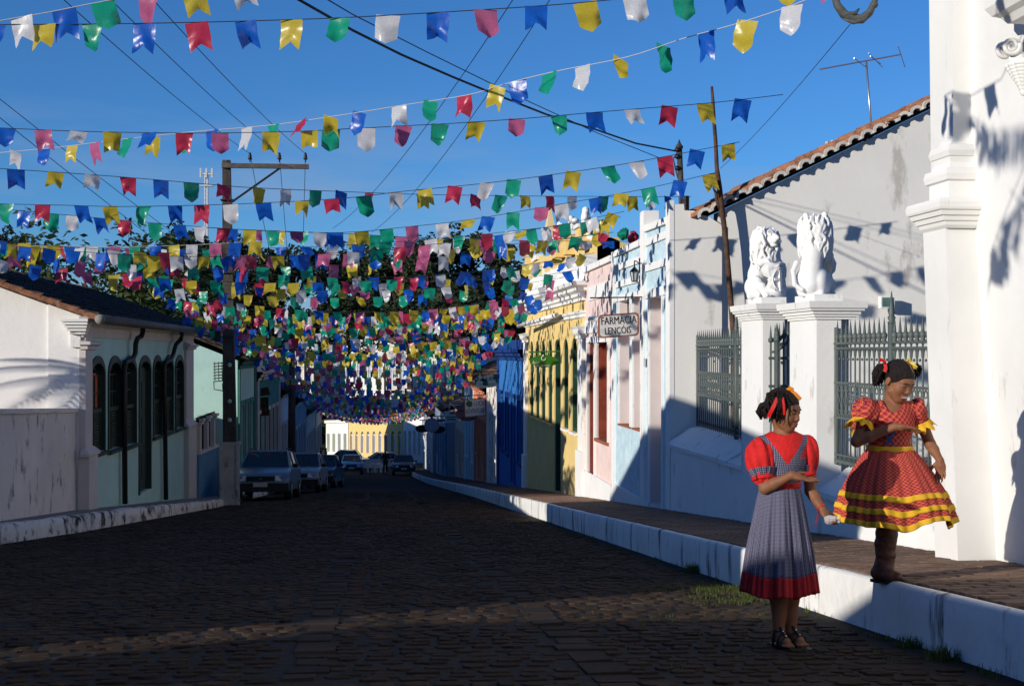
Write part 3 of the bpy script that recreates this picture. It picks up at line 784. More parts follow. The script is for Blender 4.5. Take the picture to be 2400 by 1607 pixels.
# side wall facing the camera, stepped at the top
m = MB()
pp = [(XR, base), (onY(1700, 900, YB0).x, base)]
tops = [(1692, 527), (1660, 508), (1650, 505), (1628, 505), (1628, 494), (1604, 493), (1603, 478), (1575, 480)]
poly = [(XR + 0.001, YB0, base), (onY(1692, 600, YB0).x, YB0, base)] + [tuple(onY(u, v, YB0)) for u, v in tops[:-1]] + [(XR + 0.001, YB0, onY(1575, 479, YB0).z)]
m.prism(poly, (0, 0.2, 0))
m.build('side_wall', GREYW, b1)
YG = YB0 + 0.07
m = MB()
xl = onY(1690, 600, YG).x
e0 = onY(1655, 503, YG); e1 = onY(2208, 236, YG)
sl = (e1.z - e0.z) / (e1.x - e0.x)
XE = 11.5; zE = e0.z + sl * (XE - e0.x)
m.prism([(4.9, YG, -2.5), (XE, YG, -2.5), (XE, YG, zE - 0.05), (4.9, YG, e0.z + sl * (4.9 - e0.x) - 0.05)], (0, 0.25, 0))
m.build('gable_wall', GREYW, b1)
# roof sheet and tiles
m = MB()
yr0, yr1 = YG - 0.10, YB1
n_ = Vector((-sl, 0, 1)).normalized()
xa, xb = e0.x - 0.45, XE
m.hexa([(xa, YG, e0.z + sl * (xa - e0.x) - .04), (xb, YG, zE - .04), (xb, yr1, zE - .04), (xa, yr1, e0.z + sl * (xa - e0.x) - .04), (xa, YG, e0.z + sl * (xa - e0.x)), (xb, YG, zE), (xb, yr1, zE), (xa, yr1, e0.z + sl * (xa - e0.x))])
m.build('roof_deck', TERRA_D, b1)
# verge: each white-mortared end tile is its own piece, roofing tiles lie above
def barrel(L, r, n=7, tap=0.85, th=0.014):
    m = MB(); m.smooth = False
    A = [(r * math.cos(math.pi * i / n), r * 0.8 * math.sin(math.pi * i / n)) for i in range(n + 1)]
    v = []
    for y, k in ((0, 1.0), (L, tap)):
        v += [(x * k, y, z * k) for x, z in A] + [(x * k * (1 - th / r * 1.5), y, z * k * (1 - th / r * 1.5)) for x, z in A]
    q = n + 1; f = []
    for i in range(n):
        f += [(i, i + 1, 2 * q + i + 1, 2 * q + i)[::-1], (q + i, q + i + 1, 3 * q + i + 1, 3 * q + i), (i, i + 1, q + i + 1, q + i)]
    me = bpy.data.meshes.new('roof_tile'); me.from_pydata(v, [], f); return me
bw = barrel(0.42, 0.105); bw.materials.append(TERRA)
cap = MB()
A = [(0.112 * math.cos(math.pi * i / 8), 0.10 * math.sin(math.pi * i / 8)) for i in range(9)]; B = [(x * 0.62, z * 0.55) for x, z in A]
for y in (-0.012, 0.03): cap.v += [(x, y, z) for x, z in A] + [(x, y, z) for x, z in B]
for i in range(8): cap.f += [(i, i + 1, 9 + i + 1, 9 + i), (18 + i, 27 + i, 27 + i + 1, 18 + i + 1), (i, 18 + i, 18 + i + 1, i + 1), (9 + i, 10 + i, 28 + i, 27 + i)]
cme = bpy.data.meshes.new('verge_tile_end'); cme.from_pydata(cap.v, [], cap.f); cme.materials.append(M('verge mortar', (0.62, 0.60, 0.55), rough=0.9, var=0.25, scale=12, bump=0.3, dirt=(0.25, 0.2, 0.15), dirt_amt=0.3))
th = math.atan(sl); R3 = random.Random(4)
cham = MB()
nt_ = 22
for i in range(nt_):
    x = e0.x - 0.05 + i * 0.208 * math.cos(th); z = e0.z + sl * (x - e0.x)
    rz = R3.uniform(-.10, .10); o = child('verge_tile', bw, b1, (x, yr0 - 0.03 + R3.uniform(-.02, .02), z + 0.01), (R3.uniform(-.05, .05), -th, rz)) 
    c2 = bpy.data.objects.new('verge_tile_end', cme); COL.objects.link(c2); c2.parent = o; c2.location = (0, 0.004, 0)
    z2 = z + 0.0
TR2 = MB(); TR2.smooth = True
# rows of roof tiles running down the slope, seen edge-on along the verge
for rw in range(13):
    for k in range(14):
        x = e0.x - 0.25 + k * 0.36 * math.cos(th) + 0.03 * rw % 0.2; y = yr0 + 0.05 + rw * 0.2
        z = e0.z + sl * (x - e0.x) + 0.075 + R3.uniform(-.012, .012) + (0.05 if rw in (1, 2) else 0)
        pts = []
        for tt in (0, 0.42):
            for j in range(6):
                a = math.pi * j / 5
                pts.append((x + tt * math.cos(th) , y + 0.085 * (1 - .12 * (tt > 0)) * math.cos(a), z + tt * math.sin(th) * 0.88 + 0.07 * math.sin(a)))
        TR2.add(pts, [(j, j + 1, 6 + j + 1, 6 + j)[::-1] for j in range(5)] + [tuple(range(6))])
tag(TR2.build('roof_tiles', TERRA, b1), kind='stuff')
# broken ridge stub with upright tile ends
m = MB(); c = onY(2000, 325, YG + 0.3)
for i in range(9):
    x = c.x - 0.42 + i * 0.085; m.tube([(x, c.y, c.z - .08 + 0.5 * (x - c.x) * 0.5), (x + .02, c.y, c.z + .05 + 0.25 * (x - c.x))], 0.03, 6)
m.build('broken_tile_ends', M('pale tile ends', (0.55, 0.42, 0.32), var=0.3, scale=10), b1)
m = MB(); m.box(4.45, XE, YB1 - .05, YB1 + .1, base, wt); m.box(XE - .1, XE, YG, YB1, base, zE); m.build('rear_walls', WHITE, b1)
# ---- pink house
b2 = thing('pink_house', (4.5, (YB1 + YP1) / 2, gz(24) + KH), 'narrow pale pink house with red brown door and window next to the yellow house', 'house')
pzt = onX(1440, 598, XR).z; pzf = onX(1374, 628, XR).z
Yd = (YX(1394, XR), YX(1379, XR)); Yw = (YX(1426, XR), YX(1399, XR))
dt = onX(1400, 803, XR).z; ws = onX(1410, 1030, XR).z
pops = [(Yd[0], Yd[1], gz(Yd[0]) + KH + .25, dt, dt), (Yw[0], Yw[1], ws, dt, dt)]
m = MB(); rvm = MB(); wall(m, FRr, YB1, YP1, base - .6, min(pzt, pzf) - .15, pops, 0.25, rvm); rvm.build('reveals', RECESS, b2)
for (a, b, c, d, e) in pops:
    lf = MB(); FRr.box(lf, b - .045, b - .006, c + .01, d - .01, -.03, -.24); FRr.box(lf, b - .055, b - .045, lerp(c, d, .06), lerp(c, d, .36), -.06, -.2); FRr.box(lf, b - .055, b - .045, lerp(c, d, .44), lerp(c, d, .94), -.06, -.2); lf.build('open_shutter', REDWOOD, b2)
FRr.slab(m, [(YB1, min(pzt, pzf) - .15), (YP1, min(pzt, pzf) - .15), (YP1, pzf), (YB1, pzt)], 0, -0.2)
m.build('facade', PINKP, b2)
m = MB()
FRr.slab(m, [(YB1 + .01, pzt - .1), (YP1, pzf - .1), (YP1, pzf + .01), (YB1 + .01, pzt + .01)], 0.06, -0.22)
FRr.box(m, YB1 + .02, YP1 - .02, base - .6, gz(YB1) + KH + .30, 0.04, 0)
FRr.box(m, YB1 + .25, YP1 - .5, onX(1415, 680, XR).z - .14, onX(1415, 680, XR).z + .14, 0.025, 0)
FRr.box(m, YB1 + .02, YP1 - .1, onX(1400, 755, XR).z - .2, onX(1400, 755, XR).z + .06, 0.03, 0)
for (a, b, c, d, e) in pops:
    FRr.box(m, a - .10, a - .003, c, d + .003, 0.03, -.02); FRr.box(m, b + .003, b + .10, c, d + .003, 0.03, -.02); FRr.box(m, a - .10, b + .10, d + .006, d + .12, 0.034, -.02)
m.build('trim', WHITE, b2)
for i, (a, b, c, d, e) in enumerate(pops):
    m = MB(); FRr.box(m, a, b, c, d, -.25, -.20)
    FRr.box(m, a + .05, b - .05, lerp(c, d, .05), lerp(c, d, .38), -.2, -.18)
    for k in range(3): FRr.box(m, lerp(a, b, .12 + k * .28), lerp(a, b, .32 + k * .28), lerp(c, d, .45), lerp(c, d, .93), -.2, -.185)
    m.build('door' if i == 0 else 'window_shutter', REDWOOD, b2)
m = MB(); FRr.box(m, Yw[0] - .05, Yw[1] + .05, ws - .06, ws + .003, -.2, .05); m.build('sill', M('terracotta sill', (0.3, .11, .06)), b2)
m = MB(); m.hexa([(XR + .2, YB1, pzt - .3), (9, YB1, pzt + 1), (9, YP1, pzt + 1), (XR + .2, YP1, pzf - .3), (XR + .2, YB1, pzt - .25), (9, YB1, pzt + 1.05), (9, YP1, pzt + 1.05), (XR + .2, YP1, pzf - .25)]); m.build('roof', TERRA_D, b2)
m = MB(); m.box(9, 9.2, YB1, YP1, base - 1, pzt + 1); m.build('rear_wall', WHITE, b2)
m = MB(); q = onX(1390, 748, 3.6); m.smooth = True; m.tube([(XR, q.y + .2, q.z - .02), (3.55, q.y + .2, q.z + .02)], 0.045, 8); m.build('drain_spout', WHITE, b2)

# ---- yellow house with arched green windows
YY1 = YX(1232, XR)
b3 = thing('yellow_house', (4.6, (YP1 + YY1) / 2, gz(31) + KH), 'yellow house with seven arched dark green openings and white cornice', 'house')
b3b = gz(YY1) - .2
ztopw = onX(1347, 792, XR).z
us = [(1339, 1353), (1320, 1332), (1299, 1314), (1284, 1294), (1268, 1278), (1255, 1264), (1242, 1250)]
yops = []
for i, (a, b) in enumerate(us):
    Ya_, Yb_ = YX(b, XR), YX(a, XR)
    if i == 2: zb_ = gz(Yb_) + KH + 0.06
    elif i < 2: zb_ = onX(1347, 1012, XR).z
    else: zb_ = onX(1289, 992, XR).z
    yops.append((Ya_, Yb_, zb_, ztopw - 0.32, ztopw))
zcor = onX(1372, 742, XR).z
m = MB(); wall(m, FRr, YP1, YY1, b3b, zcor + .9, yops, 0.2); m.build('facade', YELLOW, b3)
m = MB()
prof = [(0, 0), (0.05, 0.02), (0.05, 0.08), (0.09, 0.1), (0.1, 0.15), (0, 0.16)]
cornice(m, FRr, YP1 + .02, YY1, zcor - .02, prof)
prof = [(0, 0), (0.06, 0.0), (0.06, 0.06), (0.12, 0.09), (0.12, 0.15), (0.20, 0.2), (0.2, 0.26), (0.30, 0.30), (0.32, 0.38), (0, 0.40)]
cornice(m, FRr, YP1 + .02, YY1, zcor + .34, prof)
m.build('cornice', WHITE, b3)
m = MB(); FRr.box(m, YP1 + .05, YY1 - .05, zcor + .745, zcor + 1.28, 0.02, -.25)
for k in range(9): FRr.box(m, lerp(YP1, YY1, (k + .12) / 9), lerp(YP1, YY1, (k + .2) / 9), zcor + .745, zcor + 1.3, 0.05, 0.02)
m.build('parapet', WHITE, b3)
for (ya, yb) in ((YP1 + .02, YP1 + .58), (YY1 - .5, YY1)):
    m = MB(); FRr.box(m, ya, yb, b3b, zcor - .45, 0.07, 0); 
    FRr.box(m, ya - .04, yb + .04, b3b, gz(ya) + KH + .95, 0.12, 0)
    cornice(m, FRr, ya, yb, zcor - .47, [(0.0, 0), (0.10, 0.02), (0.10, 0.08), (0.15, 0.13), (0.17, 0.22), (0.2, 0.26), (0, 0.30)])
    m.build('pilaster', WHITE, b3)
for i, (a, b, c, zs_, zt_) in enumerate(yops):
    w = thing('x', (0, 0, 0), None, None) if False else None
    m = MB()
    out = [(a, c)] + arch(a, b, zs_, zt_) + [(b, c)]
    FRr.slab(m, out, -0.2, -0.155)
    o = m.build('door' if i == 2 else 'window', DARKIN if i == 2 else GREENW, b3)
    m = MB(); fwid = 0.07
    mid = (a + b) / 2
    ar0 = arch(a, b, zs_, zt_); ar1 = arch(a + fwid, b - fwid, zs_, zt_ - fwid)
    for j in range(len(ar0) - 1):
        FRr.slab(m, [ar0[j], ar0[j + 1], ar1[j + 1], ar1[j]], -0.155, -0.03)
    FRr.box(m, a, a + fwid, c, zs_, -.155, -.03); FRr.box(m, b - fwid, b, c, zs_, -.155, -.03)
    if i != 2:
        FRr.box(m, mid - .03, mid + .03, c, zs_, -.155, -.07); FRr.box(m, a + fwid, b - fwid, zs_ - .55, zs_ - .47, -.155, -.05); FRr.box(m, a + fwid, b - fwid, c, c + .08, -.155, -.05)
    m.build('frame', GREENW, o)
    if i != 2:
        m = MB()
        nsl = 16
        for half in ((a + fwid, mid - .03), (mid + .03, b - fwid)):
            for k in range(nsl):
                z = lerp(c + .1, zs_ - .6, k / nsl); dz = (zs_ - .7 - c) / nsl
                m.add([FRr.P(half[0], z, -.13), FRr.P(half[1], z, -.13), FRr.P(half[1], z + dz * .9, -.10), FRr.P(half[0], z + dz * .9, -.10)], [(0, 1, 2, 3)])
        m.build('louvres', GREENW, o)
        m = MB(); FRr.box(m, a - .04, b + .04, c - .06, c - .004, -.1, .06); m.build('sill', YELLOW if i > 2 else WHITE, o)
m = MB(); q = [onX(1205, 768, 3.75), onX(1372, 715, 4.05)]; m.smooth = True; m.tube([(3.75, YX(1215, 3.75), onX(1215, 764, 3.75).z), (4.0, YX(1305, 4.0), onX(1305, 738, 4.0).z)], 0.055, 8); m.build('awning_roll', WHITE, b3)
m = MB(); m.hexa([(XR + .3, YP1 + .1, zcor + .6), (10, YP1 + .1, zcor + .9), (10, YY1, zcor + .9), (XR + .3, YY1, zcor + .6), (XR + .3, YP1 + .1, zcor + .7), (10, YP1 + .1, zcor + 1.0), (10, YY1, zcor + 1.0), (XR + .3, YY1, zcor + .7)]); m.build('roof', TERRA_D, b3)
m = MB(); m.box(XR + .02, 10, YP1 + .0, YP1 + .2, b3b, zcor + .9); m.build('side_wall', YELLOW, b3)
m = MB(); m.box(9.9, 10.1, YP1, YY1, b3b, zcor + .9); m.build('rear_wall', YELLOW, b3)

# ---- ornate yellow gable behind (obelisk, pedestals with white urn figures)
XO = 6.2
t = thing('ornate_gable', (XO + .5, YX(1330, XO), gz(45)), 'ornate yellow gable with spire and white figures rising above the yellow house', 'building')
FO = FR((XO, 0, 0), (0, 1, 0), (-1, 0, 0))
def po(u, v): p = onX(u, v, XO); return (p.y, p.z)
m = MB()
prof = [(1404, 760), (1404, 556), (1368, 558), (1368, 545), (1340, 562), (1328, 575), (1300, 590), (1285, 600), (1262, 600), (1240, 620), (1236, 760)]
m2pts = [po(u, v) for u, v in prof]
FO.slab(m, m2pts, 0, -0.6)
Yc = YX(1404, XO)
zz = onX(1404, 556, XO).z
m.prism([(XO, Yc - .0, zz - 3), (XO + 2.2, Yc, zz - 3), (XO + 2.2, Yc, zz - .75), (XO + .1, Yc, zz + .1), (XO, Yc, zz + .1)], (0, 0.3, 0))
m.build('gable', YELLOW, t)
m = MB()
for (u, v, h) in ((1289, 482, 0),):
    p = onX(u, v, XO); yc = p.y
    zb_ = onX(u, 575, XO).z
    m.hexa([(XO - .25, yc - .55, zb_), (XO + .25, yc - .55, zb_), (XO + .25, yc + .75, zb_), (XO - .25, yc + .75, zb_), (XO - .06, yc - .12, p.z - .25), (XO + .06, yc - .12, p.z - .25), (XO + .06, yc + .12, p.z - .25), (XO - .06, yc + .12, p.z - .25)])
    m.hexa([(XO - .06, yc - .12, p.z - .25), (XO + .06, yc - .12, p.z - .25), (XO + .06, yc + .12, p.z - .25), (XO - .06, yc + .12, p.z - .25), (XO - .01, yc - .02, p.z), (XO + .01, yc - .02, p.z), (XO + .01, yc + .02, p.z), (XO - .01, yc + .02, p.z)])
m.build('spire', M('pale yellow paint', (0.75, 0.58, 0.30), rough=0.85, var=0.06), t)
for (u, v, w) in ((1322, 552, .34), (1345, 543, .34), (1378, 526, .4), (1250, 596, .26)):
    p = onX(u, v, XO)
    m = MB(); m.box(XO - .32, XO + .3, p.y - w, p.y + w, p.z - .75, p.z - .12); m.build('pedestal', YELLOW, t)
    m = MB(); m.box(XO - .38, XO + .36, p.y - w - .06, p.y + w + .06, p.z - .12, p.z); m.build('pedestal_cap', WHITE, t)
    m = MB(); m.smooth = True; RR = random.Random(int(u))
    for k in range(7): m.ell((XO - .05 + RR.uniform(-.1, .1), p.y + RR.uniform(-.22, .22), p.z + .08 + .06 * k + RR.uniform(-.03, .03)), (RR.uniform(.07, .13), RR.uniform(.07, .13), RR.uniform(.07, .12)), 8, 6)
    m.tube([(XO - .1, p.y + .2, p.z), (XO - .12, p.y + .27, p.z + .25), (XO - .1, p.y + .17, p.z + .42)], [.07, .05, .04], 7)
    m.build('figure', WHITE, t)
m = MB()
for pr0, pr1 in (((1404, 556), (1368, 545)), ((1345, 562), (1300, 590)), ((1262, 600), (1238, 618))):
    a, b = po(*pr0), po(*pr1)
    FO.slab(m, [(a[0], a[1] - .12), (b[0], b[1] - .12), (b[0], b[1] + .05), (a[0], a[1] + .05)], .10, -.1)
for u in (1242, 1252, 1262, 1275):
    p = po(u, 640); FO.box(m, p[0] - .06, p[0] + .06, p[1] - .6, p[1] + .35, .06, 0)
m.build('white_mouldings', WHITE, t)
# ------------------------------------------------------------------ left side: mint house, gable, low wall, pole
XLm = -5.25
FL = FR((XLm, 0, 0), (0, 1, 0), (1, 0, 0))
MINT = M('mint green wall paint', (0.44, 0.66, 0.60), rough=0.85, var=0.08, scale=1.4, bump=0.12, bscale=18, dirt=(0.30, 0.46, 0.42), dirt_amt=0.2, dirt_scale=(1.2, 1.2, 0.3))
TRIMG = M('greyed trim paint', (0.60, 0.55, 0.52), rough=0.85, var=0.07, scale=2)
LWALLM = M('lit gable limewash', (0.82, 0.80, 0.78), rough=0.9, var=0.04, scale=1.5, bump=0.3, bscale=9)
Y0m, Y1m = YX(193, XLm), YX(450, XLm)
mh = thing('mint_house', (-6.5, (Y0m + Y1m) / 2, gz(28) + .2), 'mint green house with arched dark green windows and white sunlit gable end', 'house')
mb0 = gz(Y1m) - .3
wtop = onX(300, 838, XLm).z
WU = [(211, 244, 1060), (253, 283, 1051), (289, 318, 1043), (325, 352, 1152), (358, 378, 1021), (384, 405, 1012), (410, 429, 1003)]
mops = []
zwb = onX(228, 1058, XLm).z; zwb2 = onX(395, 1016, XLm).z
for i, (a, b, v) in enumerate(WU):
    ya, yb = YX(a, XLm), YX(b, XLm)
    zb_ = onX((a + b) / 2, v, XLm).z
    mops.append((ya, yb, zb_, wtop - .33, wtop))
zgut = onX(300, 753, -4.95).z
m = MB(); wall(m, FL, Y0m, Y1m, mb0, zgut, mops, 0.16); m.build('facade', MINT, mh)
for i, (a, b, c, zs_, zt_) in enumerate(mops):
    m = MB(); FL.slab(m, [(a, c)] + arch(a, b, zs_, zt_) + [(b, c)], -0.16, -0.12)
    isdoor = (i == 3)
    o = m.build('door' if isdoor else 'window', DARKIN if isdoor else WGLASS, mh)
    m = MB(); f_ = 0.09
    ar0 = arch(a - .04, b + .04, zs_, zt_ + .05); ar1 = arch(a + f_ * .6, b - f_ * .6, zs_, zt_ - f_)
    for j in range(len(ar0) - 1): FL.slab(m, [ar0[j], ar0[j + 1], ar1[j + 1], ar1[j]], -0.12, 0.03)
    FL.box(m, a - .04, a + f_ * .6, c, zs_, -.12, .03); FL.box(m, b - f_ * .6, b + .04, c, zs_, -.12, .03)
    mid = (a + b) / 2; zl = lerp(c, zt_, 0.44)
    if not isdoor:
        FL.box(m, a, b, zl - .04, zl + .04, -.12, -.03)
        for k in (1, 2): FL.box(m, lerp(a, b, k / 3) - .015, lerp(a, b, k / 3) + .015, zl, zs_, -.12, -.08)
        for k in (1, 2): z = lerp(zl, zs_, k / 2.0); FL.box(m, a, b, z - .015, z + .015, -.12, -.08)
        FL.slab(m, [(a + .05, zs_), (a + .09, zs_), (mid + .02, zt_ - .12), (mid - .02, zt_ - .12)], -.12, -.08); FL.slab(m, [(b - .09, zs_), (b - .05, zs_), (mid + .02, zt_ - .12), (mid - .02, zt_ - .12)], -.12, -.08)
    m.build('frame', DGREEN, o)
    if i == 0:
        m = MB(); FL.box(m, a + .06, b - .06, zl + .05, zs_ + .05, -.118, -.112); m.build('reflection_panel', M('orange pane reflection', (.55, .13, .04)), o)  # orange panel painted in for the reflection in the upper panes
    m = MB()
    if not isdoor:
        for half in ((a + .06, mid - .015), (mid + .015, b - .06)):
            FL.box(m, half[0], half[0] + .03, c, zl - .04, -.12, -.05); FL.box(m, half[1] - .03, half[1], c, zl - .04, -.12, -.05)
            k = 0; z = c + .02
            while z < zl - .08:
                FL.slab(m, [(half[0] + .03, z), (half[1] - .03, z), (half[1] - .03, z + .035), (half[0] + .03, z + .035)], -.11, -.07); z += .055
        m.build('louvred_shutter', M('shutter green', (0.045, 0.062, 0.044), rough=.6, var=.3, scale=6), o)
        m = MB(); FL.box(m, a - .08, b + .08, c - .07, c - .004, -.1, .08); m.build('sill', DGREEN, o)
    else:
        FL.box(m, a + .05, mid - .005, c, zs_ + .1, -.12, -.09); FL.box(m, mid + .005, b - .05, c, zs_ + .1, -.12, -.09)
        for q in (.1, .4, .7): FL.box(m, a + .14, mid - .1, lerp(c, zs_, q), lerp(c, zs_, q + .22), -.09, -.075); FL.box(m, mid + .1, b - .14, lerp(c, zs_, q), lerp(c, zs_, q + .22), -.09, -.075)
        m.build('door_leaf', DGREEN, o)
# pilasters, cornice
for (ua, ub) in ((193, 209), (432, 449)):
    ya, yb = YX(ua, XLm), YX(ub, XLm)
    m = MB(); FL.box(m, ya - .02, yb, mb0, zgut - .3, 0.06, -.05)
    zp = onX((ua + ub) / 2, 1068 if ua < 200 else 1000, XLm).z
    FL.box(m, ya - .06, yb + .12, mb0, zp, 0.13, -.06)
    cornice(m, FL, ya - .02, yb + .04, zp, [(0.13, 0), (0.16, 0.02), (0.16, 0.06), (0.12, 0.10), (0.06, 0.16)])
    zc_ = onX((ua + ub) / 2, 818, XLm).z
    cornice(m, FL, ya - .02, yb, zc_, [(0.06, -.02), (0.12, 0), (0.12, 0.05), (0.18, 0.08), (0.18, 0.13), (0.06, 0.15)])
    m.build('pilaster', TRIMG, mh)
m = MB(); cornice(m, FL, Y0m - .05, Y1m, zgut - .34, [(0, 0), (0.04, 0), (0.04, 0.18), (0.1, 0.22), (0.12, 0.28), (0.2, 0.33), (0.22, 0.36), (0, 0.37)]); m.build('cornice', TRIMG, mh)
# return of the cornice on the lit gable: stacked mouldings
m = MB(); c0 = onY(150, 742, Y0m - .02); 
for k, (dx, h) in enumerate(((0, .05), (.03, .04), (.07, .04), (.11, .04), (.16, .04))):
    m.box(c0.x + dx * .8, XLm + .16 - dx * .5, Y0m - .30 + dx, Y0m + .05, zgut - .02 - .055 * k - .05, zgut - .02 - .055 * k)
m.box(c0.x + .12, XLm - .02, Y0m - .06, Y0m + .02, zgut - .52, zgut - .28)
m.build('cornice_return', WHITE, mh)
# gable end wall (two sheets) in full sun
sl = math.tan(rad(20)); ze = zgut - .02; xe = -4.95
xr = -8.1; zr_ = ze + sl * (xe - xr)
m = MB()
xm = onY(113, 850, Y0m).x
m.prism([(XLm - .001, Y0m, mb0), (XLm - .001, Y0m, ze + sl * (xe - XLm) - .06), (xm, Y0m, ze + sl * (xe - xm) - .06), (xm, Y0m, mb0)], (0, .2, 0))
m.build('gable_wall', LWALLM, mh)
m = MB()
m.prism([(xm + .05, Y0m + .05, mb0), (xm + .05, Y0m + .05, ze + sl * (xe - xm) - .1), (xr, Y0m + .05, zr_ - .06), (-10.3, Y0m + .05, zr_ - .06 - sl * 2.2), (-10.3, Y0m + .05, mb0)], (0, .2, 0))
m.build('gable_wall', LWALLM, mh)
m = MB(); m.box(-10.3, XLm - .02, Y1m - .2, Y1m, mb0, ze - .1); m.box(-10.3, -10.1, Y0m, Y1m, mb0, zr_ - sl * 2.2); m.build('rear_walls', LWALLM, mh)
def tile_roof(name, parent, P0, along, up, nc, nr, mat, sp=0.21, R=None):
    "barrel tiles joined in one part: P0 eave corner, along = unit vector along the eave, up = vector up the slope per row"
    R = R or random.Random(1); t = MB(); t.smooth = True
    P0 = Vector(P0); along = Vector(along); up = Vector(up); nrm = along.cross(up).normalized()
    if nrm.z < 0: nrm = -nrm
    for c in range(nc):
        for k in range(nr):
            o = P0 + along * (c * sp + R.uniform(-.012, .012)) + up * k + nrm * (0.012 * R.uniform(-1, 1))
            vs = []
            for q, sc, dz in ((0.0, 1.0, 0.03), (1.18, 0.86, 0.0)):
                for j in range(5):
                    a = math.pi * j / 4
                    vs.append(o + up * q + along * (math.cos(a) * sp * .46 * sc) + nrm * (math.sin(a) * .075 * sc + dz))
            t.add(vs, [(j, j + 1, 5 + j + 1, 5 + j) for j in range(4)] + [(0, 1, 2, 3, 4)])
    return tag(t.build(name, mat, parent), kind='stuff')
m = MB(); m.hexa([(xe, Y0m - .25, ze - .05), (xe, Y1m + .25, ze - .05), (xr, Y1m + .25, zr_ - .05), (xr, Y0m - .25, zr_ - .05), (xe, Y0m - .25, ze), (xe, Y1m + .25, ze), (xr, Y1m + .25, zr_), (xr, Y0m - .25, zr_)])
m.hexa([(xr, Y0m - .25, zr_ - .05), (xr, Y1m + .25, zr_ - .05), (-10.5, Y1m + .25, zr_ - .87), (-10.5, Y0m - .25, zr_ - .87), (xr, Y0m - .25, zr_), (xr, Y1m + .25, zr_), (-10.5, Y1m + .25, zr_ - .82), (-10.5, Y0m - .25, zr_ - .82)])
m.build('roof_deck', TERRA_D, mh)
L_ = math.hypot(xe - xr, zr_ - ze); nr = 10
upv = Vector((xr - xe, 0, zr_ - ze)) / nr
tile_roof('roof_tiles', mh, (xe, Y0m - .2, ze), (0, 1, 0), upv, int((Y1m - Y0m + .45) / .21), nr, TERRA_D)
m = MB(); m.smooth = False     # reddish verge board tiles on the near edge
for k in range(10):
    a = Vector((xe, Y0m - .26, ze)) + upv * k; b = a + upv * 1.1
    m.tube([a + Vector((0, 0, .03)), b + Vector((0, 0, .015))], .055, 6)
m.build('verge_tiles', TERRA, mh)
m = MB(); m.smooth = True
m.tube([(xe + .07, Y0m - .3, zgut - .03), (xe + .07, Y1m + .35, zgut - .03)], .085, 10)
m.build('gutter', M('gutter paint', (0.10, 0.095, 0.09), rough=.6, var=.2), mh)
m = MB(); m.smooth = True; m.tube([(xe + .07, Y0m - .33, zgut - .03), (xe + .07, Y0m - .28, zgut - .03)], .088, 12); m.build('gutter_end', M('pale gutter end', (.22, .21, .20)), mh)
def pipe(us, name='downpipe'):
    m = MB(); m.smooth = True
    m.tube([tuple(onX(u, v, X)) for u, v, X in us], .055, 8); m.build(name, M('downpipe paint', (0.014, 0.017, 0.016), rough=.5), mh)
pipe([(335, 757, -4.9), (335, 775, -4.93), (332, 787, -5.0), (322, 793, -5.05), (318, 805, -5.08), (317, 828, -5.12), (312, 840, -5.13), (302, 846, -5.15), (293, 848, -5.15), (291, 860, -5.15), (293, 1180, -5.15)])
pipe([(424, 770, -4.9), (427, 785, -4.95), (425, 793, -5.0), (412, 808, -5.08), (406, 830, -5.12), (400, 842, -5.14), (392, 847, -5.15), (386, 850, -5.15), (385, 862, -5.15), (389, 1170, -5.15)])
# low weathered wall running towards the camera
lw = thing('low_street_wall', (-5.35, 19, gz(19) + .26), 'low weathered white wall with dark stains at the left edge', 'wall')
m = MB(); m.smooth = False
ws_ = []; Ya_ = 7.5; Yb_ = Y0m - .02
zt_a = onX(0, 970, -5.35).z; zt_b = onX(172, 966, -5.35).z
sl_w = (zt_b - zt_a) / (YX(172, -5.35) - YX(0, -5.35))
n = 26
for i in range(n + 1):
    y = lerp(Ya_, Yb_, i / n); zt = zt_b + sl_w * (y - YX(172, -5.35))
    m.v += [(-5.35, y, gz(y) - .1), (-5.35 - .006 * (i % 3), y, zt), (-5.55, y, zt), (-5.55, y, gz(y) - .1)]
for i in range(n):
    a = 4 * i
    for k in range(3): m.f.append((a + k, a + k + 4, a + k + 5, a + k + 1)); m.m.append(0); m.sm.append(False)
m.f.append((0, 1, 2, 3)); m.m.append(0); m.sm.append(False)
m.build('wall_panel', DIRTYW, lw)
m = MB()
for i in range(9):
    y, y2 = lerp(Ya_, Yb_, i / 9) + .01, lerp(Ya_, Yb_, (i + 1) / 9) - .01
    z1_, z2_ = zt_b + sl_w * (y - YX(172, -5.35)), zt_b + sl_w * (y2 - YX(172, -5.35))
    c_ = MB(); c_.hexa([(-5.60, y, z1_ + .002), (-5.31, y, z1_ + .002), (-5.31, y2, z2_ + .002), (-5.60, y2, z2_ + .002), (-5.60, y, z1_ + .075), (-5.31, y, z1_ + .075), (-5.31, y2, z2_ + .075), (-5.60, y2, z2_ + .075)]); c_.build('coping_slab', DIRTYW, lw)

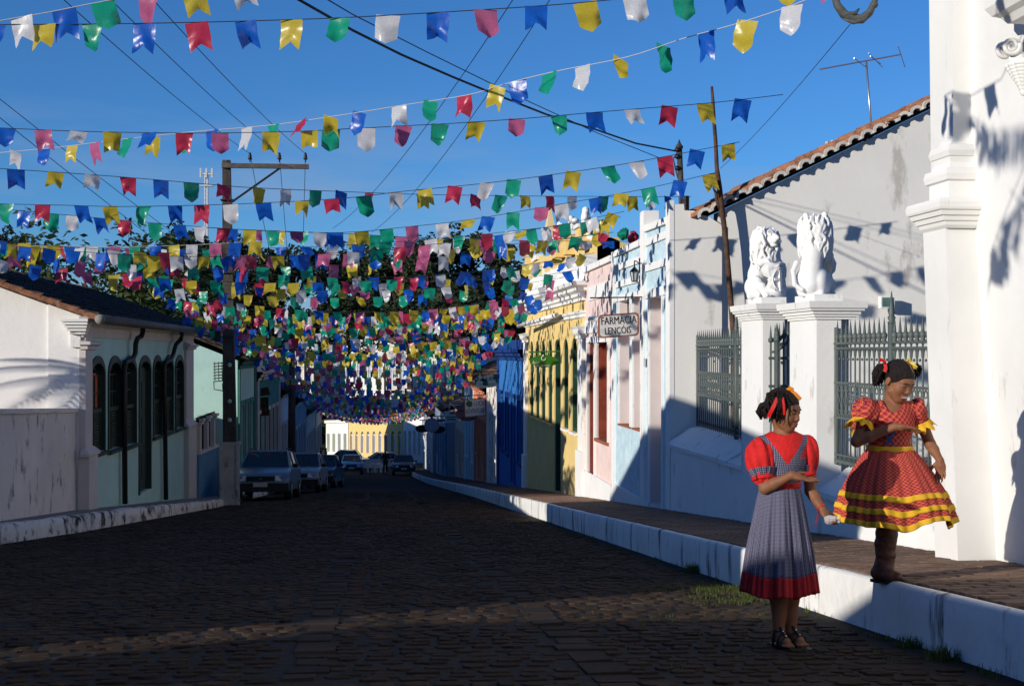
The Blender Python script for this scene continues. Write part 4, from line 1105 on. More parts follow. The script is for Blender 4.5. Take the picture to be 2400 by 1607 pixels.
# balustrade wall beyond the mint house, blue below
bl = thing('balustrade_wall', (-5.1, 38, gz(38) + .15), 'blue garden wall with short white pillars between the mint house and the pole', 'wall')
BLUEW = M('faded blue wall paint', (0.10, 0.24, 0.38), rough=.85, var=.15, scale=2, bump=.15, bscale=20)
Xb = -5.05; Fb = FR((Xb, 0, 0), (0, 1, 0), (1, 0, 0))
yb0, yb1 = Y1m + .02, YX(531, Xb) + 1.5
zb1 = onX(455, 1072, Xb).z; zb2 = onX(530, 1040, Xb).z; ztp = onX(480, 978, Xb).z
m = MB(); Fb.slab(m, [(yb0, mb0 - .5), (yb1, mb0 - .9), (yb1, zb2), (yb0, zb1)], 0, -.18); m.build('base_wall', BLUEW, bl)
m = MB(); Fb.slab(m, [(yb0, zb1 + .003), (yb1, zb2 + .003), (yb1, zb2 + .08), (yb0, zb1 + .08)], .04, -.22); m.build('coping', TRIMG, bl)
for i in range(6):
    y = lerp(yb0 + .2, yb1 - .15, i / 5.0); m = MB(); zq = lerp(zb1, zb2, i / 5.0) + .08
    Fb.box(m, y - .14, y + .14, zq, ztp - .1, .02, -.2); cornice(m, Fb, y - .14, y + .14, ztp - .1, [(.02, -.06), (.07, -.04), (.07, .02), (.12, .05), (.12, .12), (-.3, .12)]); m.build('pillar', TRIMG, bl)
m = MB()
for k in range(34):
    y = lerp(yb0 + .1, yb1 - .1, k / 33.0); m.tube([(Xb - .1, y, mb0), (Xb - .1, y, ztp + .05)], .018, 5)
m.build('grille', BLACKIRON, bl)
m = MB(); Fb.box(m, yb0, yb1, zb1 - .2, ztp - .1, -.26, -.3); m.build('recess_shade_panel', M('dark recess behind grille', (0.012, 0.016, 0.014)), bl)  # dark sheet: shade of the recess put into its colour

# ---- generic street house for the rows further down
def openings(y0, y1, n, zb_, zt_, w, door_at=(), gap=0.5):
    out = []
    for i in range(n):
        c = lerp(y0, y1, (i + .5) / n); out.append((c - w / 2, c + w / 2, zb_[1] if i in door_at else zb_[0], zt_, zt_))
    return out
def house(label, side, X, y0, y1, h, wallm, trimm, openm, n, doors=(0,), archd=False, roof=TERRA_D, pitch=22, depth=7, par=0.0, cat='house', name='house', corn=True, ow=None):
    nx_ = -side            # facade normal along x
    F = FR((X, 0, 0), (0, 1, 0), (nx_, 0, 0))
    zg = gz(y1) - .3; zt = gz((y0 + y1) / 2) + KH + h
    t = thing(name, (X + side * depth / 2, (y0 + y1) / 2, gz((y0 + y1) / 2) + KH), label, cat)
    w = ow or min(1.0, (y1 - y0) / n * .62)
    zgm = gz((y0 + y1) / 2) + KH
    ops = []
    for i in range(n):
        c = lerp(y0 + .35, y1 - .35, (i + .5) / n); zb_ = (gz(c) + KH + .1) if i in doors else zgm + 1.0
        ops.append((c - w / 2, c + w / 2, zb_, zgm + h * .66 - (.25 if archd else 0), zgm + h * .66))
    m = MB(); wall(m, F, y0, y1, zg, zt, ops, .2); m.build('facade', wallm, t)
    for i, (a, b, c, zs_, ze_) in enumerate(ops):
        m = MB(); F.slab(m, [(a, c)] + (arch(a, b, zs_, ze_, 8) if archd else [(a, ze_), (b, ze_)]) + [(b, c)], -.2, -.16)
        o = m.build('door' if i in doors else 'window', openm, t)
        m = MB(); mid = (a + b) / 2
        F.box(m, mid - .03, mid + .03, c, zs_, -.16, -.12); F.box(m, a, a + .06, c, zs_, -.16, -.1); F.box(m, b - .06, b, c, zs_, -.16, -.1)
        for q in (.3, .6): F.box(m, a, b, lerp(c, zs_, q) - .025, lerp(c, zs_, q) + .025, -.16, -.12)
        m.build('frame', openm if i in doors else trimm, o)
        m = MB(); F.box(m, a - .12, a - .004, c, zs_, .03, -.01); F.box(m, b + .004, b + .12, c, zs_, .03, -.01)
        if not archd: F.box(m, a - .12, b + .12, ze_ + .004, ze_ + .14, .034, -.01)
        if i not in doors: F.box(m, a - .14, b + .14, c - .1, c - .004, .06, -.01)
        m.build('surround', trimm, o)
    m = MB()
    if corn:
        cornice(m, F, y0 + .02, y1 - .02, zt - .3, [(0, 0), (.06, .02), (.06, .1), (.14, .16), (.14, .22), (.22, .28), (.22, .34), (0, .36)], ends=False)
        F.box(m, y0 + .01, y0 + .32, zg, zt - .3, .06, 0); F.box(m, y1 - .32, y1 - .01, zg, zt - .3, .06, 0)
        if par > 0: F.box(m, y0 + .01, y1 - .01, zt + .06, zt + par, .03, -.25)
        m.build('cornice', trimm, t)
    xe_ = X + nx_ * .35; xr_ = X + side * depth / 2; rise = math.tan(rad(pitch)) * abs(xr_ - xe_)
    m = MB(); pts = [(X, zg), (X, zt), (xr_, zt + rise * .92), (X + side * depth, zt), (X + side * depth, zg)]
    for yy_, yt in ((y0 + .01, y0 + .2), (y1 - .2, y1 - .01)):
        m.prism([(x + (side * .01 if i in (0, 1) else 0), yy_, z - .02) for i, (x, z) in enumerate(pts)], (0, yt - yy_, 0))
    m.box(X + side * depth - .1, X + side * depth + .05, y0 + .2, y1 - .2, zg, zt); m.build('side_walls', wallm, t)
    m = MB()
    e0_ = zt - .0 if par == 0 else zt + .05
    xs0 = xe_ if par == 0 else X + side * .3
    for (xa_, za_, xb_, zb_) in ((xs0, e0_, xr_, zt + rise), (xr_, zt + rise, X + side * (depth + .3), zt)):
        m.hexa([(xa_, y0 - .05, za_), (xa_, y1 + .05, za_), (xb_, y1 + .05, zb_), (xb_, y0 - .05, zb_), (xa_, y0 - .05, za_ + .08), (xa_, y1 + .05, za_ + .08), (xb_, y1 + .05, zb_ + .08), (xb_, y0 - .05, zb_ + .08)])
    rf = m.build('roof', roof, t)
    nr_ = 8; up_ = Vector((xr_ - xs0, 0, zt + rise - e0_)) / nr_
    tile_roof('roof_tiles', rf, (xs0, y0, e0_ + .08), (0, 1, 0), up_, int((y1 - y0) / .3), nr_, roof, sp=.3, R=random.Random(int(y0)))
    return t
TEAL = M('dark teal paint', (0.05, 0.20, 0.17), rough=.8, var=.12)
CREAM = M('cream wall paint', (0.62, 0.56, 0.46), rough=.85, var=.08)
GREYB = M('grey blue wall paint', (0.28, 0.34, 0.42), rough=.85, var=.1)
ROYAL = M('royal blue wall paint', (0.030, 0.17, 0.48), rough=.75, var=.1, bump=.1)
ROYALD = M('deep blue paint', (0.008, 0.05, 0.22), rough=.6, var=.12)
SALMON = M('salmon wall paint', (0.72, 0.26, 0.16), rough=.85, var=.1)
PEACH = M('peach wall paint', (0.78, 0.50, 0.38), rough=.85, var=.08)
PALEB = M('faded light blue paint', (0.42, 0.55, 0.62), rough=.85, var=.1)
TILEB = M('brown roof tile', (0.24, 0.13, 0.085), rough=.95, var=.4, scale=6, bump=.4, dirt=(.10, .06, .045), dirt_amt=.4, dirt_scale=(3, 3, 3))  # lighter, browner tile than the old dark one
house('pale mint house behind the pole whose side wall catches the sun', -1, -4.45, 41.0, 46.5, 4.3, MINT, TEAL, DGREEN, 3, (1,), depth=9)
house('dark teal house with heavy cornice just past the utility pole', -1, -4.4, 46.7, 57, 4.5, TEAL, TRIMG, DARKIN, 5, (2,), par=.7)
house('white house in the shade behind the hanging iron sign', -1, -4.4, 57.2, 67, 4.3, WHITE, TRIMG, DARKIN, 5, (1, 3))
house('grey blue shaded house in the left row beyond the white one', -1, -4.4, 67.2, 77, 4.4, GREYB, TRIMG, DARKIN, 4, (0, 2))
house('cream shaded house in the left row behind the parked cars', -1, -4.4, 77.2, 89, 4.2, CREAM, TRIMG, DARKIN, 5, (1, 3))
house('cream building with dark round arches at the far left end', -1, -5.6, 96, 124, 4.6, CREAM, TRIMG, DARKIN, 7, (0, 1, 2, 3, 4, 5, 6), archd=True, ow=2.6)
YR = lambda u, X=XR: YX(u, X)
house('royal blue house with carved cornice right beyond the yellow house', 1, XR, YR(1230), YR(1168), 4.35, ROYAL, ROYALD, ROYALD, 4, (1,), par=.35)
house('narrow white house with stained wall beside the royal blue one', 1, XR, YR(1168) + .1, YR(1144), 3.9, DIRTYW, WHITE, WOOD, 3, (1,), roof=TILEB)
house('salmon house behind the white adventure sign', 1, XR, YR(1144) + .1, YR(1113), 3.9, SALMON, SALMON, DARKIN, 4, (0, 2), roof=TILEB)
house('light blue house with white pilasters beyond the salmon one', 1, XR, YR(1113) + .1, YR(1091), 4.7, PALEB, WHITE, BLUEW, 3, (1,))
house('low peach house with sunlit front past the light blue one', 1, XR, YR(1091) + .1, YR(1069), 3.7, PEACH, PEACH, DARKIN, 3, (1,), roof=TILEB)
house('dark blue shaded house where the street narrows on the right', 1, 3.75, 72, 86, 4.2, GREYB, BLUEW, DARKIN, 5, (1, 3))
house('grey shaded house at the far right of the street', 1, 3.55, 86.2, 104, 4.4, GREYB, WHITE, DARKIN, 6, (2, 4))
# houses across the square, sunlit
def far_house(label, p0, p1, h, wallm, trimm, openm, n, archd, roof, doors=()):
    p0, p1 = Vector(p0), Vector(p1); d = p1 - p0; L = d.length; d.normalize(); nn = Vector((d.y, -d.x, 0))
    if nn.y > 0: nn = -nn
    F = FR(p0, d, nn); t = thing('house', p0 + d * L / 2 - nn * 3, label, 'house')
    z0, z1 = -1.0, h; w = L / n * .48; ops = []
    for i in range(n):
        c = L * (i + .5) / n; ops.append((c - w / 2, c + w / 2, 0.15 if i in doors else 1.0, h * .68 - (.4 if archd else 0), h * .68))
    m = MB(); wall(m, F, 0, L, z0, z1, ops, .25); m.build('facade', wallm, t)
    for i, (a, b, c, zs_, ze_) in enumerate(ops):
        m = MB(); F.slab(m, [(a, c)] + (arch(a, b, zs_, ze_, 8) if archd else [(a, ze_), (b, ze_)]) + [(b, c)], -.25, -.2); o = m.build('window', openm, t)
        m = MB(); F.box(m, (a + b) / 2 - .06, (a + b) / 2 + .06, c, zs_, -.2, -.15); F.box(m, a - .1, a - .004, c, zs_, .05, 0); F.box(m, b + .004, b + .1, c, zs_, .05, 0); F.box(m, a, b, zs_ - .06, zs_ + .06, -.2, -.15); m.build('frame', trimm, o)
    m = MB(); F.box(m, .004, L - .004, h - .25, h + .1, .2, 0.002); m.build('cornice', trimm, t)
    m = MB(); m.hexa([F.P(-.2, h + .1, .3), F.P(L + .2, h + .1, .3), F.P(L + .2, h + 1.8, -4), F.P(-.2, h + 1.8, -4), F.P(-.2, h + .2, .3), F.P(L + .2, h + .2, .3), F.P(L + .2, h + 1.9, -4), F.P(-.2, h + 1.9, -4)])
    m.build('roof', roof, t)
    m = MB(); F.box(m, 0.01, .25, z0, h, -.26, -7); F.box(m, L - .25, L - .01, z0, h, -.26, -7); F.box(m, .25, L - .25, z0, h, -6.8, -7); m.build('side_walls', wallm, t)
    return t
WINB = M('violet blue window paint', (0.16, 0.20, 0.42)); WING = M('olive green door paint', (0.16, 0.19, 0.08))
def gp(u, d): p = pt(u, V0, d); return (p.x, p.y, gz(p.y))
far_house('sunlit white house with four olive green doors across the square', gp(764, 152), gp(816, 144), 4.6, WHITE, WHITE, WING, 4, False, TERRA_D)
far_house('sunlit yellow house with pointed violet windows across the square', gp(817, 143.8), gp(944, 126), 4.9, YELLOW, WHITE, WINB, 9, True, TERRA_D)
far_house('sunlit white house behind the round hanging signs', gp(945, 125.8), gp(1012, 117), 4.9, WHITE, WHITE, DGREEN, 6, False, TERRA_D)
far_house('white house high behind the bunting with pale roof', (pt(745, 0, 200).x, pt(745, 0, 200).y, -5), (pt(900, 0, 196).x, pt(900, 0, 196).y, -5), 8.0, WHITE, WHITE, GREYB, 6, False, TILEB)
far_house('grey house under a long brown roof up the hill', (pt(560, 0, 150).x, pt(560, 0, 150).y, -4.5), (pt(735, 0, 146).x, pt(735, 0, 146).y, -4.5), 7.0, CREAM, WHITE, DGREEN, 6, False, TILEB)
far_house('pale house with red roof up the hill on the right', (pt(905, 0, 172).x, pt(905, 0, 172).y, -5), (pt(1090, 0, 160).x, pt(1090, 0, 160).y, -5), 7.2, CREAM, WHITE, GREYB, 7, False, TILEB)

# ---- utility pole with crossarm on the left
pb = gp(541, 33.2); pb = Vector((pb[0], pb[1], gz(pb[1]) + .02))
up = thing('utility_pole', pb, 'dark concrete utility pole with wooden crossarm on the left pavement', 'pole')
ztp_ = onY(530, 376, pb.y).z
m = MB(); xt = onY(531, 400, pb.y).x
def hb(z, w, l, x): return [(x - w, pb.y - l, z), (x + w, pb.y - l, z), (x + w, pb.y + l, z), (x - w, pb.y + l, z)]
m.hexa(hb(pb.z - .3, .185, .14, pb.x) + hb(ztp_, .10, .09, xt)); m.build('shaft', CONC, up)
m = MB(); zl = onY(541, 1042, pb.y).z
m.box(pb.x - .205, pb.x + .205, pb.y - .17, pb.y + .16, pb.z - .1, zl); m.box(pb.x - .235, pb.x + .235, pb.y - .2, pb.y + .19, zl, zl + .08)
m.box(pb.x + .16, pb.x + .25, pb.y - .22, pb.y - .17, pb.z - .1, zl + .05); m.box(pb.x - .25, pb.x - .16, pb.y - .22, pb.y - .17, pb.z - .1, zl + .05)
m.build('painted_base', M('base whitewash', (.42, .40, .38), rough=.9, var=.2, dirt=(.1, .08, .07), dirt_amt=.4, dirt_scale=(2, 2, .6)), up)
for v in (940, 984, 855):  # mint discs added in place of holes showing the lit wall behind
    q = onY(538, v, pb.y - .16); m = MB(); m.smooth = True
    m.tube([(q.x, pb.y - .165, q.z), (q.x, pb.y - .135, q.z)], .055, 14); m.build('hole_disc', MINT, up)
a = onY(520, 388, pb.y - .14); b = onY(724, 384, pb.y - .14)
m = MB(); m.box(a.x, b.x, pb.y - .2, pb.y - .1, a.z - .06, a.z + .06); m.build('crossarm', M('grey crossarm wood', (.10, .09, .078), rough=.9, var=.3, scale=6), up)
m = MB(); p1_ = onY(541, 475, pb.y - .15); p2_ = onY(662, 390, pb.y - .15); m.tube([p1_, p2_], .03, 6); m.build('brace', BLACKIRON, up)
INS = []
for u in (586, 655, 716):
    q = onY(u, 384, pb.y - .15); m = MB(); m.smooth = True
    m.lathe((q.x, q.y, q.z + .04), [(.015, 0), (.015, .06), (.05, .07), (.055, .11), (.035, .13), (.05, .16), (.03, .2), (.028, .24), (.012, .25)], 10); m.build('insulator', BLACKIRON, up); INS.append(Vector((q.x, q.y, q.z + .26)))
for v in (470, 640, 700, 760, 790):
    q = onY(534, v, pb.y); m = MB(); m.box(q.x - .17, q.x + .17, pb.y - .17, pb.y + .12, q.z - .015, q.z + .02); m.build('steel_band', BLACKIRON, up)
q = onY(515, 790, pb.y - .1); m = MB(); m.box(q.x - .12, q.x + .02, pb.y - .18, pb.y - .06, q.z - .12, q.z + .16); m.build('junction_box', BLACKIRON, up)
# further poles down the left side
for u, d, lab, top in ((684, 58, 'dark slim pole beside the shaded white house', 780), (668, 71, 'dark wooden pole beyond the first row of parked cars', 800)):
    p = gp(u, d); m = MB(); m.smooth = True; zt_ = pt(u, top, d).z; t = thing('utility_pole', p, lab, 'pole')
    m.tube([(p[0], p[1], p[2] - .2), (p[0], p[1], zt_)], [.2, .13], 8); m.build('shaft', CONC, t)
    m = MB(); m.box(p[0] - .9, p[0] + .9, p[1] - .05, p[1] + .05, zt_ - .5, zt_ - .36); m.build('crossarm', WOOD, t)
# ---- wires
WIREM = M('black wire', (0.012, 0.012, 0.014), rough=.6)
def wire(label, pts, r, n=24, sag=0.0):
    P = [Vector(p) for p in pts]
    if len(P) == 2:
        P = [P[0].lerp(P[1], i / n) - Vector((0, 0, sag * 4 * (i / n) * (1 - i / n))) for i in range(n + 1)]
    m = MB(); m.smooth = True; m.tube(P, r, 5)
    o = m.build('overhead_wire', WIREM); return tag(o, label, 'wire', None)
for (u1, v1), ins, lab in (((100, -45), INS[0], 'thin power wire running to the left insulator on the crossarm'), ((215, -45), INS[1], 'thin power wire running to the middle insulator on the crossarm'), ((318, -45), INS[2], 'thin power wire running to the outer insulator on the crossarm')):
    wire(lab, (ins, pt(u1, v1, 15)), .0065, sag=.1)
for (q, lab) in zip(INS, ('slack wire from left insulator sinking into the bunting', 'slack wire from middle insulator sinking into the bunting', 'slack wire from outer insulator sinking into the bunting')):
    wire(lab, (q, Vector((-3.6, 58, pt(684, 790, 58).z))), .008, sag=.9)
wire('thin wire crossing the sky from the left edge, upper of two', (pt(-60, 185, 16), pt(535, 640, 33)), .0055, sag=.05)
wire('thin wire crossing the sky from the left edge, lower of two', (pt(-60, 228, 16), pt(535, 690, 33)), .0055, sag=.05)
wire('thick twisted cable running from the top of the sky to the roof pole', [pt(u, v, d) for u, v, d in ((680, -12, 11), (745, 25, 11.6), (826, 71, 12.3), (940, 128, 13.2), (1060, 180, 14.2), (1145, 215, 15), (1280, 268, 16.4), (1400, 305, 17.8), (1490, 336, 19), (1583, 354, 20))], .0135)
wire('single thin cable above the thick one running to the roof pole', [pt(u, v, d) for u, v, d in ((745, -14, 11), (826, 34, 12), (1000, 122, 14), (1200, 220, 16), (1400, 312, 18.2), (1545, 370, 20))], .006)
wire('pale thread slanting down from the top centre, left of two', (pt(1215, -20, 13), pt(780, 535, 32)), .005, sag=.3)
wire('pale thread slanting down from the top centre, right of two', (pt(1300, -18, 13), pt(870, 545, 32)), .005, sag=.3)
wire('fine line from the curled lamp bracket down to the bunting ends', (pt(1992, 58, 9.2), pt(1688, 395, 17)), .003, sag=.05)
# ------------------------------------------------------------------ houses beside the camera whose shadows fall across the street
oh = thing('house', (-8.6, 9.8, gz(10)), 'white street house left of the view whose roof shades the pavement', 'house')
hx0, hx1, hy0, hy1 = -6.1, -11.0, 4.4, 13.4
m = MB()
zt0 = CAMZ + 1.75
m.box(hx1, hx0, hy0, hy1, gz(hy1) - .3, zt0 - .4); m.build('walls', WHITE, oh)
m = MB(); F = FR((hx0, 0, 0), (0, 1, 0), (1, 0, 0))
for y in (8.0, 11.4):
    mm = MB(); F.box(mm, y - .5, y + .5, gz(y) + .3, gz(y) + 2.4, .02, .06); mm.build('door', DGREEN, oh)
m.prism([(hx0 + .1, hy0 - .0, zt0 - .4), (hx0 + .1, hy1 + .1, zt0 - .4), (hx0 + .1, hy1 + .1, zt0 - .1), (hx0 + .1, 11.8, zt0 + .5), (hx0 + .1, hy0, zt0 + .02)], (-5.0, 0, 0)); m.build('roof', TERRA_D, oh)
ob = thing('house', (-8.0, -2.5, gz(0)), 'white corner house beside the camera, out of view on the left', 'house')
m = MB(); m.box(-10.5, -5.9, -9.0, 1.0, gz(0) - 1, CAMZ + 1.3); m.build('walls', WHITE, ob)
m = MB(); m.box(-10.6, -5.85, -9.1, 1.03, CAMZ + 1.31, CAMZ + 1.41); m.build('roof', TERRA_D, ob)
# palm beside the lit gable (casts the frond shadows)
FOLD = M('dark foliage', (0.030, 0.050, 0.016), rough=.7, var=.5, scale=1.5, trans=.25, rand=.3)
FOLM = M('mid green foliage', (0.055, 0.085, 0.022), rough=.65, var=.5, scale=1.5, trans=.3, rand=.3)
FOLF = M('far dark foliage', (0.020, 0.032, 0.012), rough=.8, var=.5, scale=.5, trans=.15, rand=.4)
BARK = M('bark', (0.05, 0.038, 0.028), rough=.9, var=.4, scale=6, bump=.5)
def frond(m, base, az, L, droop, up_, n=26, lw=.03, ll=.45):
    P = []
    for i in range(n + 1):
        t = i / n; P.append(Vector(base) + Vector((math.cos(az) * L * t, math.sin(az) * L * t, L * (up_ * t - droop * t * t))))
    m.tube(P[::2], [.02 * (1 - .8 * i / (len(P[::2]) - 1)) for i in range(len(P[::2]))], 4)
    side = Vector((-math.sin(az), math.cos(az), 0))
    for i in range(3, n):
        t = i / n; l = ll * math.sin(math.pi * min(1, t * .9 + .1)) ** .6; d = (P[i + 1] - P[i]).normalized()
        for s_ in (-1, 1):
            tip = P[i] + (side * s_ * .75 + d * .7 + Vector((0, 0, -.25))).normalized() * l
            w = d * lw
            m.add([P[i] - w, P[i] + w, tip], [(0, 1, 2)])
def palm(loc, h, label, nf=16, L=2.3, seed=1):
    R = random.Random(seed); t = thing('palm_tree', loc, label, 'palm tree'); m = MB(); m.smooth = True
    x, y, z = loc; P = [(x + .15 * math.sin(k * .5), y, z + h * k / 8.0) for k in range(9)]
    m.tube(P, [.2 - .01 * k for k in range(9)], 9); m.build('trunk', BARK, t)
    m = MB(); top = P[-1]
    for k in range(nf): frond(m, top, 2 * math.pi * k / nf + R.uniform(-.2, .2), L * R.uniform(.8, 1.1), R.uniform(.5, 1.1), R.uniform(.25, .9))
    m.build('crown', FOLM, t)
palm((-9.9, 19.75, gz(20)), 3.75, 'palm tree left of the view throwing frond shadows on the gable', 22, 1.75)
palm((-11.6, 17.6, gz(18)), 2.1, 'small palm left of the view near the low wall', 12, 1.3, 5)

# ------------------------------------------------------------------ trees
def leaf_cloud(m, c, r, n, size, R, flat=.8):
    for _ in range(n):
        while True:
            p = Vector((R.uniform(-1, 1), R.uniform(-1, 1), R.uniform(-1, 1)))
            if .25 < p.length < 1: break
        q = Vector(c) + Vector((p.x * r[0], p.y * r[1], p.z * r[2]))
        a = Vector((R.gauss(0, 1), R.gauss(0, 1), R.gauss(0, .6))).normalized(); b = a.cross(Vector((R.gauss(0, 1), R.gauss(0, 1), R.gauss(0, 1)))).normalized()
        s = size * R.uniform(.6, 1.3)
        m.add([q - a * s, q - b * s * .45, q + a * s, q + b * s * .45], [(0, 1, 2, 3)])
def tree_meshes(seed, nl, h, w, leaf, density, fol, squash=.8):
    R = random.Random(seed); tr = MB(); tr.smooth = True; cr = MB()
    tr.tube([(0, 0, -.5), (.02 * h, 0, .2 * h), (-.01 * h, .02 * h, .45 * h), (0, 0, .75 * h)], [.035 * h, .028 * h, .02 * h, .008 * h], 8)
    for k in range(nl):
        a = R.uniform(0, 6.28); z0 = h * R.uniform(.25, .55); q = w * R.uniform(.25, .95); z1 = h * (R.uniform(.5, .92) - .18 * (q / w) ** 2)
        e = Vector((math.cos(a) * q, math.sin(a) * q, z1)); s0 = Vector((0, 0, z0)); mid = s0.lerp(e, .5) + Vector((0, 0, .06 * h))
        tr.tube([s0, mid, e], [.013 * h, .008 * h, .003 * h], 5)
        rr = w * R.uniform(.22, .42)
        leaf_cloud(cr, e, (rr, rr, rr * squash), int(density), leaf, R)
        for _ in range(3):
            e2 = e + Vector((R.uniform(-1, 1), R.uniform(-1, 1), R.uniform(-.4, .9))) * rr; leaf_cloud(cr, e2, (rr * .45,) * 3, int(density * .3), leaf, R)
    def mk(b, name, mat):
        me = bpy.data.meshes.new(name); me.from_pydata(b.v, [], b.f); me.materials.append(mat); return me
    return mk(tr, 'trunk', BARK), mk(cr, 'crown', fol)
def put_tree(mm, loc, s, rz, label, group=None, sz_=1.0):
    t = thing('tree', loc, label, 'tree', group); t.rotation_euler = (0, 0, rz); t.scale = (s, s, s * sz_)
    for nme, me in (('trunk', mm[0]), ('crown', mm[1])):
        o = bpy.data.objects.new(nme, me); COL.objects.link(o); o.parent = t
    return t
tA = tree_meshes(11, 26, 8.5, 4.2, .15, 190, FOLM)
p = gp(262, 52); put_tree(tA, (p[0], p[1], gz(p[1]) + .5), 1.18, .4, 'broad leafy tree rising behind the mint house roof')
p = gp(120, 62); put_tree(tA, (p[0], p[1], gz(p[1]) + 1.2), 1.0, 2.0, 'lower leafy tree left of the broad one behind the roof')
p = gp(395, 60); put_tree(tA, (p[0], p[1], gz(p[1]) + 0), .88, 4.0, 'leafy tree right of the broad one beside the utility pole')
tB = [tree_meshes(31, 16, 11, 5.0, .34, 110, FOLF), tree_meshes(37, 14, 10, 5.5, .34, 120, FOLF, .65), tree_meshes(41, 15, 13, 4.2, .34, 110, FOLF)]
RT = random.Random(5)
spec = [(470, 600), (540, 575), (620, 582), (690, 598), (760, 595), (830, 592), (885, 586), (930, 602), (1000, 570), (1040, 566), (1090, 568), (1140, 590), (1165, 640), (1215, 655), (1245, 640), (30, 558), (430, 560), (-20, 560), (1190, 690)]
where = ['behind the pole', 'just right of the pole', 'in the tree line above the street', 'with flat crown in the tree line', 'low in the tree line', 'near the middle of the tree line', 'right of the middle tree line', 'in the dip of the tree line', 'left edge of the tall clump', 'tall in the right clump', 'tallest of the right clump', 'right end of the tall clump', 'below the tall clump', 'thin against the sky beside the yellow gable', 'half hidden by the yellow gable', 'at the far left above the roof', 'behind the leafy tree by the pole', 'at the left edge of the picture', 'dark below the yellow gable']
for i, (u, v) in enumerate(spec):
    d = RT.uniform(190, 235) if u < 960 else RT.uniform(165, 190)
    q = pt(u, v, d); s = RT.uniform(.9, 1.35); k = i % 3; hh = (11, 10, 13)[k] * s
    z = q.z - hh * .92
    put_tree(tB[k], (q.x, q.y, z), s, RT.uniform(0, 6), 'dark hillside tree ' + where[i], 'trees along the skyline')
# wooded slope below the tree line: one far mass
m = MB(); R = random.Random(8)
for _ in range(620):
    u, d = R.uniform(-80, 1260), R.uniform(178, 262)
    q = pt(u, 0, d); z = hillz(q.x, q.y) + R.uniform(0, 3)
    zmax = pt(u, 612 if u < 950 else 600, d).z
    z = min(z, zmax - 2)
    leaf_cloud(m, (q.x, q.y, z + 2), (4.5, 4.5, 3.8), 70, .62, R)
tag(m.build('hillside_wood', FOLF), 'dark wood covering the hill beyond the street', 'wood', kind='stuff')
# shrubs between the houses in the middle distance
for (u, v, d, s, lab) in ((655, 730, 100, .62, 'bushy tree between the roofs behind the utility pole'), (590, 690, 95, .7, 'dark tree over the roofs right of the pole'), (960, 720, 120, .8, 'dark tree behind the bunting over the right roofs'), (1060, 720, 110, .75, 'dark tree behind the roof of the light blue house'), (820, 700, 150, .9, 'dark tree among the far roofs under the bunting')):
    q = pt(u, v, d); put_tree(tB[1], (q.x, q.y, q.z - 9.5 * s), s, u, lab)

